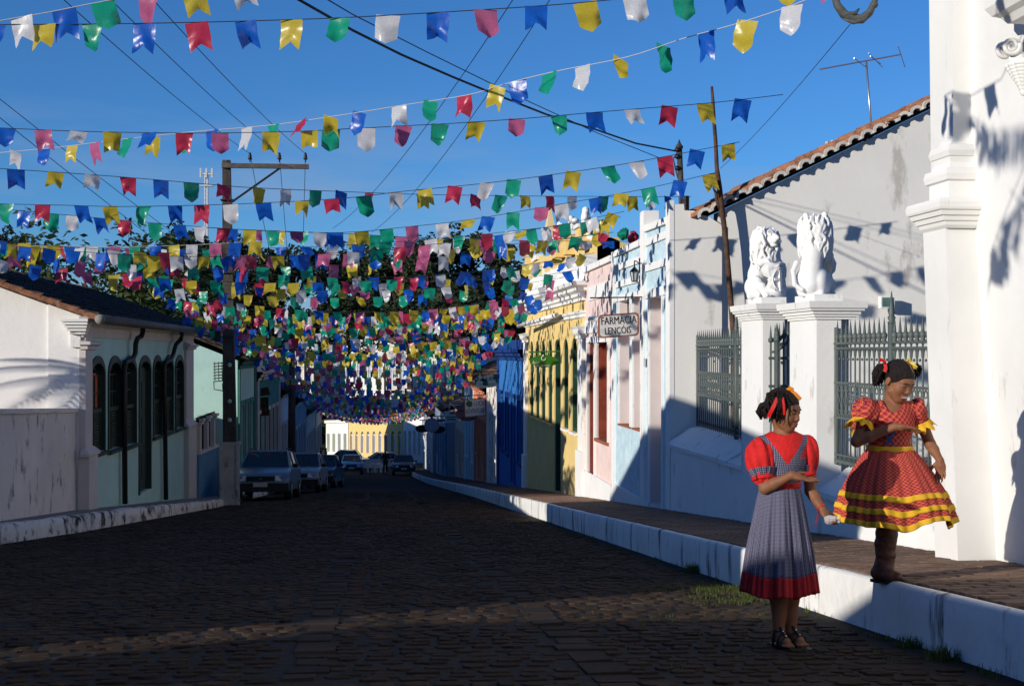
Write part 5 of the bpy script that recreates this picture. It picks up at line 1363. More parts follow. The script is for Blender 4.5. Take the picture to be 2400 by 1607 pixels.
# ------------------------------------------------------------------ cars
TYRE = M('tyre rubber', (0.012, 0.012, 0.012), rough=.85); RIMM = M('wheel steel', (.25, .25, .26), rough=.4, metal=.6); CGL = glass('car glass', (0.008, 0.010, 0.012), .04)
LAMPM = M('headlight glass', (.62, .63, .62), rough=.15, spec=.6); BUMP = M('dark bumper plastic', (.018, .019, .02), rough=.6); PLATE = M('grey licence plate', (.42, .42, .42), rough=.5, var=.25, scale=25)
def car(label, loc, rz, paint, L=3.75, W=1.6, H=1.45, rack=False, sedan=False, front=True):
    t = thing('parked_car', loc, label, 'car', 'cars parked in the street'); t.rotation_euler = (-0.0877 * math.cos(rz), 0, rz)
    o0 = Vector(loc); hw = W / 2
    def bld(m, name, mat, par=t, sm=None):
        ob = m.build(name, mat, par, org=(0, 0, 0), smooth=sm); ob.location = (0, 0, 0); ORG[ob.name] = Vector((0, 0, 0)); return ob
    f, r_ = L / 2, -L / 2
    out = [(r_ + .03, .30), (r_, .5), (r_ + .03, .80), (r_ + .12, .93), (-.2, .95), (.72, .95), (1.0, .92), (f - .25, .80), (f - .05, .70), (f, .55), (f - .02, .30)]
    m = MB(); secs = [(-hw, .03, .93), (-hw * .97, 0, 1.0), (-hw * .8, -.0, 1.015), (0, 0, 1.03), (hw * .8, 0, 1.015), (hw * .97, 0, 1.0), (hw, .03, .93)]
    n = len(out)
    for (x, ins, kz) in secs:
        edge = abs(x) > hw * .98
        for (y, z) in out:
            yy = y * (1 - ins * .6) - (.05 * (abs(x) / hw) ** 4 if y > f - .3 else 0); zz = .62 + (z - .62) * kz if z > .62 else z
            m.v.append((x, yy, zz))
    for i in range(len(secs) - 1):
        for j in range(n):
            a = i * n + j; b = i * n + (j + 1) % n; m.f.append((a, b, b + n, a + n)); m.m.append(0); m.sm.append(True)
    m.f.append(tuple(range(n))); m.m.append(0); m.sm.append(False); m.f.append(tuple(range((len(secs) - 1) * n, len(secs) * n))[::-1]); m.m.append(0); m.sm.append(False)
    bld(m, 'body', paint)
    y0b, y1b, y0t, y1t = (r_ + .25, .78, r_ + (.75 if sedan else .42), .02)
    bw, tw, zb_, zt_ = hw * .92, hw * .74, .93, H
    m = MB(); m.hexa([(-bw, y0b, zb_), (bw, y0b, zb_), (bw, y1b, zb_), (-bw, y1b, zb_), (-tw, y0t, zt_ - .03), (tw, y0t, zt_ - .03), (tw, y1t, zt_ - .03), (-tw, y1t, zt_ - .03)]); bld(m, 'window_glass', CGL)
    m = MB(); m.hexa([(-tw - .01, y0t - .02, zt_ - .035), (tw + .01, y0t - .02, zt_ - .035), (tw + .01, y1t + .03, zt_ - .035), (-tw - .01, y1t + .03, zt_ - .035), (-tw + .08, y0t + .08, zt_ + .02), (tw - .08, y0t + .08, zt_ + .02), (tw - .08, y1t - .08, zt_ + .02), (-tw + .08, y1t - .08, zt_ + .02)]); bld(m, 'roof', paint)
    m = MB()
    for s_ in (-1, 1):
        for (ya, yb) in ((y1b, y1t), (y0b, y0t), (-.35, -.33)):
            m.tube([(s_ * bw, ya, zb_), (s_ * tw, yb, zt_ - .03)], .035, 5)
    bld(m, 'roof_pillars', paint)
    for s_ in (-1, 1):
        for y in (f - .68, r_ + .62):
            m = MB(); m.smooth = True; m.tube([(s_ * (hw - .17), y, .28), (s_ * (hw + .015), y, .28)], .285, 20); w = bld(m, 'wheel', TYRE)
            m = MB(); m.smooth = True; m.tube([(s_ * (hw + .012), y, .28), (s_ * (hw + .03), y, .28)], .18, 16); bld(m, 'rim', RIMM, w)
        if front:
            m = MB(); m.hexa([(s_ * hw * .94, f - .09, .56), (s_ * hw * .52, f - .01, .57), (s_ * hw * .52, f - .12, .72), (s_ * hw * .94, f - .2, .72), (s_ * hw * .94, f - .06, .56), (s_ * hw * .52, f + .025, .57), (s_ * hw * .52, f - .055, .72), (s_ * hw * .94, f - .14, .72)]); bld(m, 'headlight', LAMPM)
        else:
            m = MB(); m.box(s_ * hw * .95, s_ * hw * .72, r_ - .02, r_ + .1, .62, .86); bld(m, 'tail_light', M('tail light red', (.25, .01, .01), rough=.2))
        m = MB(); m.smooth = True; m.ell((s_ * (bw + .13), .68, 1.0), (.10, .05, .065), 8, 6); bld(m, 'mirror', BUMP)
    e = f if front else r_; sg = 1 if front else -1
    m = MB(); m.box(-hw * .98, hw * .98, e - sg * .12, e + sg * .05, .26, .50); bld(m, 'bumper', BUMP)
    m = MB(); m.box(-hw * .5, hw * .5, e - sg * .05, e + sg * .012, .56, .70) if front else m.box(-hw * .6, hw * .6, e - .01, e + .012, .55, .6); bld(m, 'grille', BUMP)
    m = MB(); m.box(-.2, .2, e + sg * .05, e + sg * .065, .40, .52); bld(m, 'licence_plate', PLATE)
    if front: m = MB(); m.smooth = True; m.lathe((0, e + .02, .63), [(.05, -.01), (.05, .01)], 12); bld(m, 'badge', RIMM)
    if rack:
        for s_ in (-1, 1): m = MB(); m.tube([(s_ * tw * .9, y0t + .1, zt_ + .02), (s_ * tw * .9, y0t + .2, zt_ + .07), (s_ * tw * .9, y1t - .2, zt_ + .07), (s_ * tw * .9, y1t - .1, zt_ + .02)], .018, 5); bld(m, 'roof_rail', BUMP)
    return t
def paint(name, c): return M(name, c, rough=.32, var=.03, spec=.5, coat=.6)
def cp(u, d): p = gp(u, d); return (p[0], p[1], crown(p[0], p[1]) if p[1] < 100 else gz(p[1]))
PI = math.pi
car('grey blue hatchback with roof rails, nearest in the parked row', cp(628, 38.3), PI - .03, paint('grey blue car paint', (.10, .16, .24)), rack=True)
car('silver hatchback parked right behind the nearest car', cp(707, 47.5), PI - .05, paint('silver car paint', (.20, .23, .28)))
car('dark hatchback parked third in the left row', cp(752, 57), PI - .1, paint('black car paint', (.012, .014, .018)))
car('light blue hatchback standing in the middle of the far street', cp(825, 95), PI, paint('light blue car paint', (.06, .20, .40)))
car('dark car parked at the right kerb far down the street', cp(946, 92), PI, paint('dark grey car paint', (.03, .04, .05)))
car('white sedan parked sideways before the yellow house', cp(884, 112), PI / 2 + .1, paint('white car paint', (.62, .64, .66)), L=4.3, sedan=True)
car('black pickup parked sideways before the olive green doors', cp(795, 116), PI / 2 - .05, paint('black pickup paint', (.012, .012, .014)), L=4.6, H=1.6, sedan=True)
# ------------------------------------------------------------------ white plastic chairs by the far cars
PLAST = M('white plastic', (.75, .75, .74), rough=.45)
def chair(loc, rz, label):
    t = thing('plastic_chair', loc, label, 'chair', 'white plastic chairs by the square'); t.rotation_euler = (0, 0, rz)
    def b(m, n): o = m.build(n, PLAST, t, org=(0, 0, 0)); o.location = (0, 0, 0)
    m = MB(); m.box(-.23, .23, -.22, .22, .41, .45); b(m, 'seat')
    m = MB(); m.hexa([(-.23, .2, .45), (.23, .2, .45), (.23, .24, .45), (-.23, .24, .45), (-.2, .30, .85), (.2, .30, .85), (.2, .33, .85), (-.2, .33, .85)]); b(m, 'backrest')
    for x in (-1, 1):
        for y in (-1, 1): m = MB(); m.tube([(x * .25, y * .25, 0), (x * .2, y * .19, .42)], .03, 5); b(m, 'leg')
        m = MB(); m.tube([(x * .22, -.2, .43), (x * .26, -.2, .64), (x * .25, .24, .66)], .028, 5); b(m, 'armrest')
for i, (u, lab) in enumerate(((855, 'white plastic chair beside the light blue car'), (868, 'white plastic chair second from the light blue car'), (881, 'white plastic chair in the middle of the row'), (893, 'white plastic chair next to the standing man'))):
    p = gp(u, 100); chair((p[0], p[1], gz(p[1])), PI + .3 * i, lab)

# ------------------------------------------------------------------ small fixtures on the right
q = [(1668, 203), (1671, 240), (1673, 280), (1677, 330), (1680, 393), (1686, 440), (1690, 479), (1696, 520), (1702, 570), (1711, 680), (1718, 775), (1721, 880), (1724, 1010)]
m = MB(); m.smooth = True; Yw_ = YG - .22
P = [onY(u, v, Yw_) for u, v in q]; P[-1].z = gz(12.5) + KH + .24
m.tube(P, [.02, .025, .028, .029, .032, .042, .044, .04, .038, .042, .042, .044, .046], 8)
t = thing('wooden_pole', (P[-1].x, P[-1].y, P[-1].z), 'crooked bare wooden pole leaning in front of the tiled roof edge', 'pole'); m.build('stem', WOOD, t)
m = MB(); m.smooth = True; m.tube([onY(1690, 490, Yw_), onY(1680, 470, Yw_), onY(1677, 450, Yw_), onY(1671, 440, Yw_)], [.035, .028, .02, .012], 6); m.build('branch_stub', WOOD, t)
# aerial on the roof
YA = YG + 1.2
a0, a1 = onY(2046, 305, YA), onY(2030, 145, YA)
t = thing('tv_aerial', a0, 'thin metal television aerial on the tiled roof against the sky', 'aerial'); ALU = M('aerial metal', (.45, .45, .46), rough=.35, metal=.8)
m = MB(); m.smooth = True; m.tube([a0 - Vector((0, 0, .3)), a1], .016, 6); m.build('mast', ALU, t)
b0, b1 = onY(1921, 163, YA), onY(2112, 128, YA); m = MB(); m.tube([b0, b1], .012, 6); m.build('boom', ALU, t)
for (ua, va, ub, vb) in ((2002, 137, 2028, 157), (2036, 125, 2068, 158), (2040, 132, 2064, 150), (2105, 108, 2121, 158)):
    m = MB(); m.tube([onY(ua, va, YA - .25), onY(ub, vb, YA + .25)], .007, 5); m.build('element', ALU, t)
# service pole on the roof
YS = YB0 + 1.6
t = thing('service_pole', onY(1603, 500, YS), 'dark metal service pole with insulators behind the pale blue parapet', 'pole')
m = MB(); m.smooth = True; s0, s1 = onY(1604, 505, YS), onY(1592, 345, YS); m.tube([s0 - Vector((0, 0, .8)), s1], [.05, .045], 8); m.lathe(s1, [(.06, -.02), (.06, .02), (.03, .05), (.005, .12)], 8); m.build('shaft', CONC, t)
for v in (352, 368, 395):
    p = onY(1594, v, YS); m = MB(); m.smooth = True; m.ell(p + Vector((-.05, -.03, 0)), (.05, .05, .04), 8, 6); m.build('insulator', BLACKIRON, t)
m = MB(); m.smooth = True; m.tube([onY(1587, 358, YS), onY(1578, 372, YS), onY(1584, 400, YS), onY(1592, 430, YS), onY(1600, 480, YS)], .01, 5); m.build('drop_cable', BLACKIRON, t)
m = MB(); p = onY(1605, 478, YS - .3); m.tube([p + Vector((0, 0, -.12)), p + Vector((0, 0, .12))], .07, 8); m.build('clay_pot', BLACKIRON, t)
# floodlight on the gable
p = onY(2081, 708, YG - .22)
t = thing('floodlight', (p.x, YG, p.z), 'small square floodlight fixed to the pale grey gable wall', 'lamp')
m = MB(); m.box(p.x - .105, p.x + .105, p.y, p.y + .10, p.z - .085, p.z + .085); m.tube([(p.x, p.y + .08, p.z), (p.x, YG + .01, p.z - .02)], .02, 6); m.build('housing', WHITE, t)
m = MB(); m.box(p.x - .088, p.x + .088, p.y - .006, p.y + .004, p.z - .068, p.z + .068); m.build('lens', M('lamp lens', (.10, .20, .18), rough=.15, var=.3, scale=20, spec=.6), t)
# wall lantern on the pale blue house
lq = onX(1508, 622, XR)
t = thing('wall_lantern', (XR, lq.y, lq.z), 'black iron wall lantern hanging on the pale blue facade', 'lamp')
lb = Vector((4.0, YX(1487, 4.0), lq.z - .02)); LS = .52
m = MB(); m.smooth = True; m.tube([(XR - .05, lq.y + .05, lq.z + .02), (XR - .12, lq.y - .05, lq.z + .06), (lb.x + .02, lb.y + .08, lq.z + .06), (lb.x, lb.y, lq.z + .03), (lb.x, lb.y, lq.z - .05)], .009, 6); m.tube([(XR - .045, lq.y + .05, lq.z - .12), (XR - .045, lq.y + .05, lq.z + .12)], .022, 6); m.build('bracket', BLACKIRON, t)
m = MB(); m.lathe((lb.x, lb.y, lq.z - .12), [(.16 * LS, 0), (.14 * LS, .02 * LS), (.04 * LS, .13 * LS), (.03 * LS, .15 * LS)], 6); m.build('hood', BLACKIRON, t)
m = MB()
for k in range(6):
    a = k * math.pi / 3; m.tube([(lb.x + .07 * math.cos(a), lb.y + .07 * math.sin(a), lq.z - .12), (lb.x + .044 * math.cos(a), lb.y + .044 * math.sin(a), lq.z - .265)], .007, 4)
m.lathe((lb.x, lb.y, lq.z - .28), [(.047, 0), (.047, .015)], 6); m.build('frame', BLACKIRON, t)
m = MB(); m.lathe((lb.x, lb.y, lq.z - .262), [(.039, 0), (.062, .135)], 6); m.build('pane', M('lantern glass', (.45, .48, .50), rough=.1, spec=.5), t)
# curled lamp bracket at the top
t = thing('lamp_bracket', (4.0, 8.7, 4.6), 'curled grey iron lamp bracket hanging in from the top right', 'lamp bracket')
dB = 9.2; BRG = M('bracket iron', (.075, .08, .075), rough=.6, var=.3, scale=14, bump=.3)
q = [(1948, -60), (1952, -25), (1962, 12), (1978, 34), (1998, 45), (2020, 45), (2038, 30), (2050, 5), (2056, -25), (2060, -70), (2090, -150), (2160, -200)]
P = [pt(u, v, dB) for u, v in q]; P.append(Vector((4.02, 8.65, P[-1].z + .05)))
m = MB(); m.smooth = True; m.tube(P, [.018, .022, .028, .033, .036, .034, .028, .022, .02, .02, .022, .025, .03], 10); m.build('arm', BRG, t)
m = MB(); m.smooth = True
for (u, v, r) in ((2048, 12, .032), (1950, -40, .035)): m.ell(pt(u, v, dB), (r, r, r * .8), 10, 6)
m.build('collar', BRG, t)
m = MB(); m.smooth = True; m.tube([pt(1968, 28, dB), pt(1985, 34, dB - .02), pt(2005, 32, dB - .02), pt(2014, 20, dB)], [.012, .02, .018, .004], 6); m.tube([pt(1975, 45, dB - .03), pt(2000, 53, dB - .03), pt(2024, 48, dB - .03), pt(2040, 30, dB - .03)], [.006, .016, .016, .006], 6); m.build('acanthus_leaf', BRG, t)
# radio mast far left
t = thing('radio_mast', gp(484, 300), 'slim white lattice radio mast behind the trees near the pole', 'mast')
p = pt(484, 610, 300); zt_ = pt(484, 405, 300).z; m = MB()
for dx, dy in ((-.45, -.3), (.45, -.3), (0, .5)): m.tube([(p.x + dx, p.y + dy, p.z - 12), (p.x + dx * .8, p.y + dy * .8, zt_)], .12, 4)
for k in range(26):
    z = lerp(p.z - 6, zt_, k / 26.0); m.tube([(p.x - .42, p.y - .3, z), (p.x + .42, p.y - .3, z + .8)], .07, 3); m.tube([(p.x + .42, p.y - .3, z), (p.x, p.y + .5, z + .8)], .07, 3)
m.build('lattice', M('mast white', (.6, .6, .6)), t)
m = MB()
for z in (zt_ - .5, zt_ - 3.2): m.box(p.x - 1.5, p.x + 1.5, p.y - .5, p.y + .5, z, z + .3)
for dx in (-1.3, 0, 1.3): m.box(p.x + dx - .2, p.x + dx + .2, p.y - .6, p.y - .3, zt_ - 1.2, zt_ + 1.0)
m.build('aerial_panels', M('mast white', (.6, .6, .6)), t)
# ------------------------------------------------------------------ bunting: plastic flags on cords
def flagmat(name, c): return M(name, c, rough=.30, var=.08, scale=9, spec=.5, trans=.45, bump=.12, bscale=4)
FC = {'b': flagmat('blue flag plastic', (.010, .12, .58)), 'g': flagmat('green flag plastic', (.010, .36, .22)), 'y': flagmat('yellow flag plastic', (.62, .48, .045)),
      'r': flagmat('red flag plastic', (.55, .035, .085)), 'k': flagmat('pink flag plastic', (.56, .13, .27)), 'w': flagmat('white flag plastic', (.70, .70, .72))}
CORDM = M('dark bunting cord', (.02, .022, .03), rough=.7); CORDW = M('pale bunting cord', (.45, .45, .45), rough=.7)
def flag_mesh(shape, seed):
    R = random.Random(seed); nx_, nz_ = 6, 7; v = []; f = []
    c1, c2, c3, sh, tw, ph = R.uniform(-.2, .2), R.uniform(-.38, .38), R.uniform(.03, .12), R.uniform(-.10, .24), R.uniform(-.4, .4), R.uniform(0, 6.28)
    fold = R.random() < .25; kx = R.uniform(-.25, .25)
    for j in range(nz_ + 1):
        for i in range(nx_ + 1):
            x = i / nx_ - .5; t = j / nz_
            bot = (1.22 - .34 * (1 - abs(x) * 2)) if shape == 's' else (.92 + .30 * (1 - abs(x) * 2) ** .9)
            z = -t * bot
            xx = x * (1 - .10 * t * (1 if R.random() > 2 else 0)) * (1 - .06 * t) + sh * t * .45
            y = c1 * t + c2 * t * t * (1 + tw * x * 2) + c3 * math.sin(7 * x + 4 * t + ph) * t + .05 * math.sin(11 * t + ph) * t + kx * x * x * t * 2
            if fold and x * (1 if kx > 0 else -1) > .12:
                q = (abs(x) - .12) * t; y += q * 1.1; xx -= (1 if x > 0 else -1) * q * .55
            v.append((xx, y, z))
    w = nx_ + 1
    for j in range(nz_):
        for i in range(nx_): f.append((j * w + i, (j + 1) * w + i, (j + 1) * w + i + 1, j * w + i + 1))
    me = bpy.data.meshes.new('flag'); me.from_pydata(v, [], f); me.materials.append(FC['w']); me.polygons.foreach_set('use_smooth', [True] * len(f)); return me, v, f
FM = {k: [flag_mesh(k, i * 7 + (0 if k == 's' else 500)) for i in range(12)] for k in 'sp'}
RF = random.Random(77)
def at_u(P, u):
    for (a, b) in zip(P, P[1:]):
        if a[0] <= u <= b[0]:
            t = (u - a[0]) / (b[0] - a[0]); return tuple(lerp(a[k], b[k], t) for k in range(3))
    return P[-1] if u > P[-1][0] else P[0]
def hang(t, pos, dirv, col, shp, w, wild=1.0):
    me = RF.choice(FM[shp])[0]
    o = bpy.data.objects.new('flag', me); COL.objects.link(o); o.parent = t
    o.location = Vector(pos) - ORG[t.name]
    ang = math.atan2(dirv.y, dirv.x); tilt = math.atan2(dirv.z, math.hypot(dirv.x, dirv.y))
    o.rotation_mode = 'ZYX'
    sc_ = w * RF.uniform(.94, 1.06)
    zz = RF.gauss(0, .42) if wild > 1 else 0
    rx = RF.gauss(0, .22 * wild) + (RF.uniform(-.9, .9) if RF.random() < .08 * wild else 0)
    o.rotation_euler = (rx, -tilt + RF.gauss(0, .05), ang + RF.gauss(0, .16 * wild) + zz + (PI if RF.random() < .5 else 0))
    if abs(o.rotation_euler.z - ang) > 1.5: o.rotation_euler.y *= -1
    o.scale = (sc_, sc_, sc_ * RF.uniform(.94, 1.1))
    o.material_slots[0].link = 'OBJECT'; o.material_slots[0].material = FC[col]
    return o
def string(label, P, flags, cord=CORDM, w=.2, wild=1.0, group='bunting strings over the street', r=.0045):
    W = [pt(*p) for p in P]
    t = thing('bunting_string', W[len(W) // 2], label, 'bunting', group)
    # smooth the polyline
    S = []
    for i in range(len(W) - 1):
        p0, p1, p2, p3 = W[max(i - 1, 0)], W[i], W[i + 1], W[min(i + 2, len(W) - 1)]
        for k in range(4):
            q = k / 4.0
            S.append(.5 * ((2 * p1) + (p2 - p0) * q + (2 * p0 - 5 * p1 + 4 * p2 - p3) * q * q + (3 * p1 - p0 - 3 * p2 + p3) * q ** 3))
    S.append(W[-1])
    m = MB(); m.smooth = True; m.tube(S, r, 5); m.build('cord', cord, t)
    pu = []
    for s in S:
        d = s.x * SA + s.y * CA; pu.append(U0 + FPX * (s.x * CA - s.y * SA) / d)
    for (u, c, sh) in flags:
        for i in range(len(S) - 1):
            if pu[i] <= u <= pu[i + 1]:
                q = (u - pu[i]) / (pu[i + 1] - pu[i]); pos = S[i].lerp(S[i + 1], q); hang(t, pos, S[i + 1] - S[i], c, sh, w, wild); break
    return t
def fl(s):   # "35ws 105bp" -> [(35,'w','s'), ...]
    return [(int(x[:-2]), x[-2], x[-1]) for x in s.split()]
string('topmost bunting string with dark cord stretching across the whole upper sky', [(-160, 60, 11), (0, 58, 11), (200, 57, 11), (400, 54, 11), (600, 49, 11), (800, 42, 11), (1000, 31, 11), (1227, 17, 11), (1400, 3, 11), (1600, -18, 11), (1800, -42, 11), (2000, -68, 11)],
       fl('-10bs 105ys 218gp 340bs 460rs 575bs 683ys 797gp 910wp 1027bs 1138kp 1257bs 1370yp 1486wp 1600gp 1711bs 1832yp 1950ks'))
string('short bunting string leaving the frame at the upper left corner', [(-120, 72, 11), (0, 49, 11), (120, 28, 11), (240, 4, 11), (450, -32, 11), (600, -58, 11), (800, -85, 11)], fl('50ws 150bs 240gp 352kp 450ys 560ws'), CORDW)
string('slanting bunting string with pale twisted cord rising to the upper right', [(-150, 372, 18), (0, 358, 17.2), (130, 346, 16.7), (250, 331, 16.3), (430, 311, 15.7), (620, 295, 15), (760, 276, 14.5), (950, 246, 13.8), (1100, 222, 13.2), (1180, 198, 13), (1300, 168, 12.6), (1470, 134, 12), (1600, 91, 11.5), (1720, 58, 11.1), (1820, 26, 10.8), (1900, -4, 10.5), (2050, -62, 10)],
       fl('35ws 105bp 170ys 222ks 298gp 360ys 425gp 497bp 578ws 640gp 706rs 776ys 843bp 935ws 1010gp 1088rs 1167ys 1212bp 1287gp 1365wp 1455yp 1555gp 1655bs 1753yp 1857wp'), CORDW)
string('bunting string behind the pale cord, ending at the crooked wooden pole', [(-140, 295, 14.6), (0, 300, 14.6), (160, 307, 14.6), (330, 311, 14.6), (500, 312, 14.6), (700, 308, 14.6), (800, 303, 14.6), (950, 295, 14.6), (1050, 290, 14.7), (1200, 280, 14.8), (1300, 272, 14.9), (1400, 263, 15), (1560, 250, 15.2), (1680, 240, 15.4), (1835, 222, 15.6)],
       fl('18bp 100ks 185ws 263ys 350bs 432rs 515kp 636ys 725ys 776gp 858wp 947kp 1032gp 1118ys 1212kp 1309gp 1393bs 1480ws 1570rs 1651ys 1742bs'))
string('bunting string sinking from the left edge and running level past the crossarm', [(-120, 386, 15.6), (0, 395, 15.8), (150, 405, 16), (300, 416, 16.3), (420, 426, 16.6), (560, 438, 17), (700, 445, 17.6), (800, 449, 18.2), (1000, 456, 19.4), (1300, 460, 20.8), (1620, 461, 22)],
       fl('37bs 132ys 218ws 300rs 377bs 448gp 525rs 607ys 670ws 740gp 800bs 866rs 990ys 1115rs 1175gp 1230ys 1288rs 1340wp 1415gp 1480ys 1515wp 1565bs'))
string('bunting string rising to the right past the roof pole to a yellow flag', [(-100, 476, 16.8), (0, 478, 16.8), (150, 481, 16.8), (300, 484, 16.8), (560, 478, 16.8), (800, 465, 16.8), (950, 448, 16.8), (1142, 429, 16.8), (1326, 405, 16.8), (1500, 378, 16.8), (1733, 333, 16.8)],
       fl('15gp 100rs 190bs 257ys 338gp 410bs 473rs 540wp 617bs 708ys 776rs 852gp 930ws 995ys 1067rs 1142wp 1205gp 1278bs 1345ys 1424gp 1490wp 1558rs 1635bs 1706ys'))
string('bunting string sagging before the spire and rising to the crooked pole', [(-100, 478, 19), (0, 489, 19), (200, 508, 19), (400, 526, 19), (600, 540, 19), (800, 545, 19), (960, 531, 19), (1100, 515, 18.8), (1300, 481, 18.6), (1500, 445, 18.4), (1680, 404, 18.2)],
       fl('57bs 122gp 170wp 233bs 290rp 362gp 420bs 468wp 525rs 585ys 640gp 695kp 750wp 788bs 847ys 905gp 965kp 1035ws 1097ys 1145bs 1203gs 1270kp 1315ws 1395bs 1458ys 1518gs 1595bs 1660ys'))
string('bunting string running level just above the dark tree line', [(480, 533, 22), (570, 538, 22), (800, 547, 22), (1000, 558, 22), (1250, 564, 22), (1500, 566, 22)], fl('545bs 600ks 655ys 712gp 770bs 830yp 880gs 940kp 1025ys 1075wp 1128kp 1170gp 1230rs 1272ys 1300kp 1375wp 1425bs'))
string('bunting string with pale cord crossing in front of the leafy tree', [(-120, 571, 21), (0, 575, 21), (120, 577, 21), (300, 578, 21), (450, 574, 21), (560, 568, 21), (700, 560, 21)], fl('5gp 55rs 110ys 163bs 216ws 268kp 315gs 364bs 408ys 450ws 505ks 552bs 600ys'), CORDW)
# the crowded rows behind
ORD = ['first', 'second', 'third', 'fourth', 'fifth', 'sixth', 'seventh', 'eighth', 'ninth', 'tenth', 'eleventh', 'twelfth', 'thirteenth', 'fourteenth', 'fifteenth', 'sixteenth', 'seventeenth', 'eighteenth', 'nineteenth', 'twentieth', 'twenty-first', 'twenty-second', 'twenty-third', 'twenty-fourth', 'twenty-fifth', 'twenty-sixth', 'twenty-seventh', 'twenty-eighth', 'twenty-ninth', 'thirtieth', 'thirty-first', 'thirty-second', 'thirty-third', 'thirty-fourth', 'thirty-fifth', 'thirty-sixth', 'thirty-seventh', 'thirty-eighth', 'thirty-ninth', 'fortieth']
def cam_uvd(p):
    d = p[0] * SA + p[1] * CA; return (U0 + FPX * (p[0] * CA - p[1] * SA) / d, V0 - FPX * (p[2] - CAMZ) / d, d)
def row(Y, hl, hr, sag, yl=0, yr=0, xl=-5.0, xr_=4.0, n=14):
    P = []
    for i in range(n + 1):
        t = i / n; y = Y + lerp(yl, yr, t); z = gz(Y) + lerp(hl, hr, t) - 4 * sag * t * (1 - t); P.append((lerp(xl, xr_, t), y, z))
    return P
ys_ = [20.9, 21.3, 21.9, 22.4, 22.8, 25.0, 25.7, 26.6, 28.0, 28.7, 29.4, 30.0, 30.6, 31.3, 32.0, 32.6, 33.3, 33.9, 34.6, 35.3, 36.0, 36.7, 37.4, 38.1, 38.8, 39.6, 40.4, 41.2, 42.0, 42.8, 43.6, 44.5, 45.4, 46.3, 47.3, 48.4]
seq = 'gbywkrgbywgkby'
for i, Y in enumerate(ys_):
    R = RF
    P = row(Y, R.uniform(4.75, 5.05), R.uniform(4.85, 5.3), R.uniform(.35, .6), R.uniform(-1.1, 1.1), R.uniform(-1.1, 1.1), xl=-7.6 if Y < 24 else (-4.95 if Y < 41 else -4.4))
    W = [cam_uvd(p) for p in P]
    L = 4.0 - P[0][0]; k = int(L / R.uniform(.38, .46)); fs = []
    for j in range(k):
        t = (j + .5 + R.uniform(-.15, .15)) / k * (len(P) - 1); a = int(t); q = t - a
        u = lerp(W[a][0], W[min(a + 1, len(W) - 1)][0], q); fs.append((u, seq[(j * 5 + i * 3 + R.randrange(3)) % len(seq)], R.choice('spsp')))
    string('bunting string in the crowded rows, %s row counted from the front' % ORD[i], W, fs, w=.205, wild=1.3)
# two strings that pass overhead, out of view, and throw their flag shadows on the church
for (a, b, ta, tb, lab) in (((2228, 235), (2345, 185), 3.2, 3.8, 'bunting string overhead, out of view, shading the church pilaster'), ((2300, 590), (2392, 400), 5.2, 5.8, 'bunting string overhead, out of view, shading the lower church wall')):
    A, B = onX(*a, 3.95) + sun_to * ta, onX(*b, 4.0) + sun_to * tb; dv = (B - A)
    L0, L1 = Vector((-5.9, 1.4, 5.2 if ta < 4 else 4.9)), Vector((3.99, B.y + (3.99 - B.x) * dv.y / dv.x if abs(dv.x) > .3 else B.y + .3, B.z + .35))
    L1 = Vector((3.99, min(B.y + .2, 7.4), B.z + .5))
    P = [L0, L0.lerp(A, .5) - Vector((0, 0, .12)), A, B, L1]
    t = thing('bunting_string', P[2], lab, 'bunting', 'bunting strings over the street'); m = MB(); m.tube(P, .0045, 5); m.build('cord', CORDM, t)
    for i in range(4):
        s_ = (P[i + 1] - P[i]); n_ = max(1, int(s_.length / .42))
        for k in range(n_): hang(t, P[i] + s_ * ((k + .5) / n_), s_, 'bgywkr'[(k + i) % 6], 's' if k % 3 else 'p', .2)
# distant rows: one shimmering mass
far_ = MB(); Rr = random.Random(12); cols = list('bgyrkw')
Y = 50.0
mats_ = [FC[c] for c in cols]
while Y < 116:
    P = row(Y, Rr.uniform(4.6, 5.2), Rr.uniform(4.6, 5.2), Rr.uniform(.3, .7), Rr.uniform(-1.5, 1.5), Rr.uniform(-1.5, 1.5), xl=-4.4, xr_=3.9 if Y < 70 else 3.5)
    k = int(8.2 / Rr.uniform(.32, .42))
    for j in range(k):
        t = (j + .5) / k * 14; a = min(int(t), 13); q = t - a; c = Vector(P[a]).lerp(Vector(P[a + 1]), q)
        me, v, f = Rr.choice(FM[Rr.choice('sp')]); far_.cur = Rr.randrange(6); s = .21; cz = math.cos((az_ := Rr.gauss(0, .6))); sz_ = math.sin(az_); rx = Rr.gauss(0, .3)
        pts = []
        for x, y, z in v[::1]:
            y2 = y * math.cos(rx) - z * math.sin(rx); z2 = y * math.sin(rx) + z * math.cos(rx)
            pts.append((c.x + s * (x * cz - y2 * sz_), c.y + s * (x * sz_ + y2 * cz), c.z + s * z2))
        if Y > 70:   # coarser far away
            ids = [0, 6, 7 * 7 + 6, 7 * 7 + 3, 7 * 7]; far_.add([pts[i] for i in ids], [(0, 1, 2, 3, 4)])
        else: far_.add(pts, f)
    Y += Rr.uniform(.75, 1.15) if Y < 80 else Rr.uniform(.5, .8)
tag(far_.build('distant_bunting', mats_), 'dense far mass of coloured flags hanging over the lower street', 'bunting', kind='stuff')
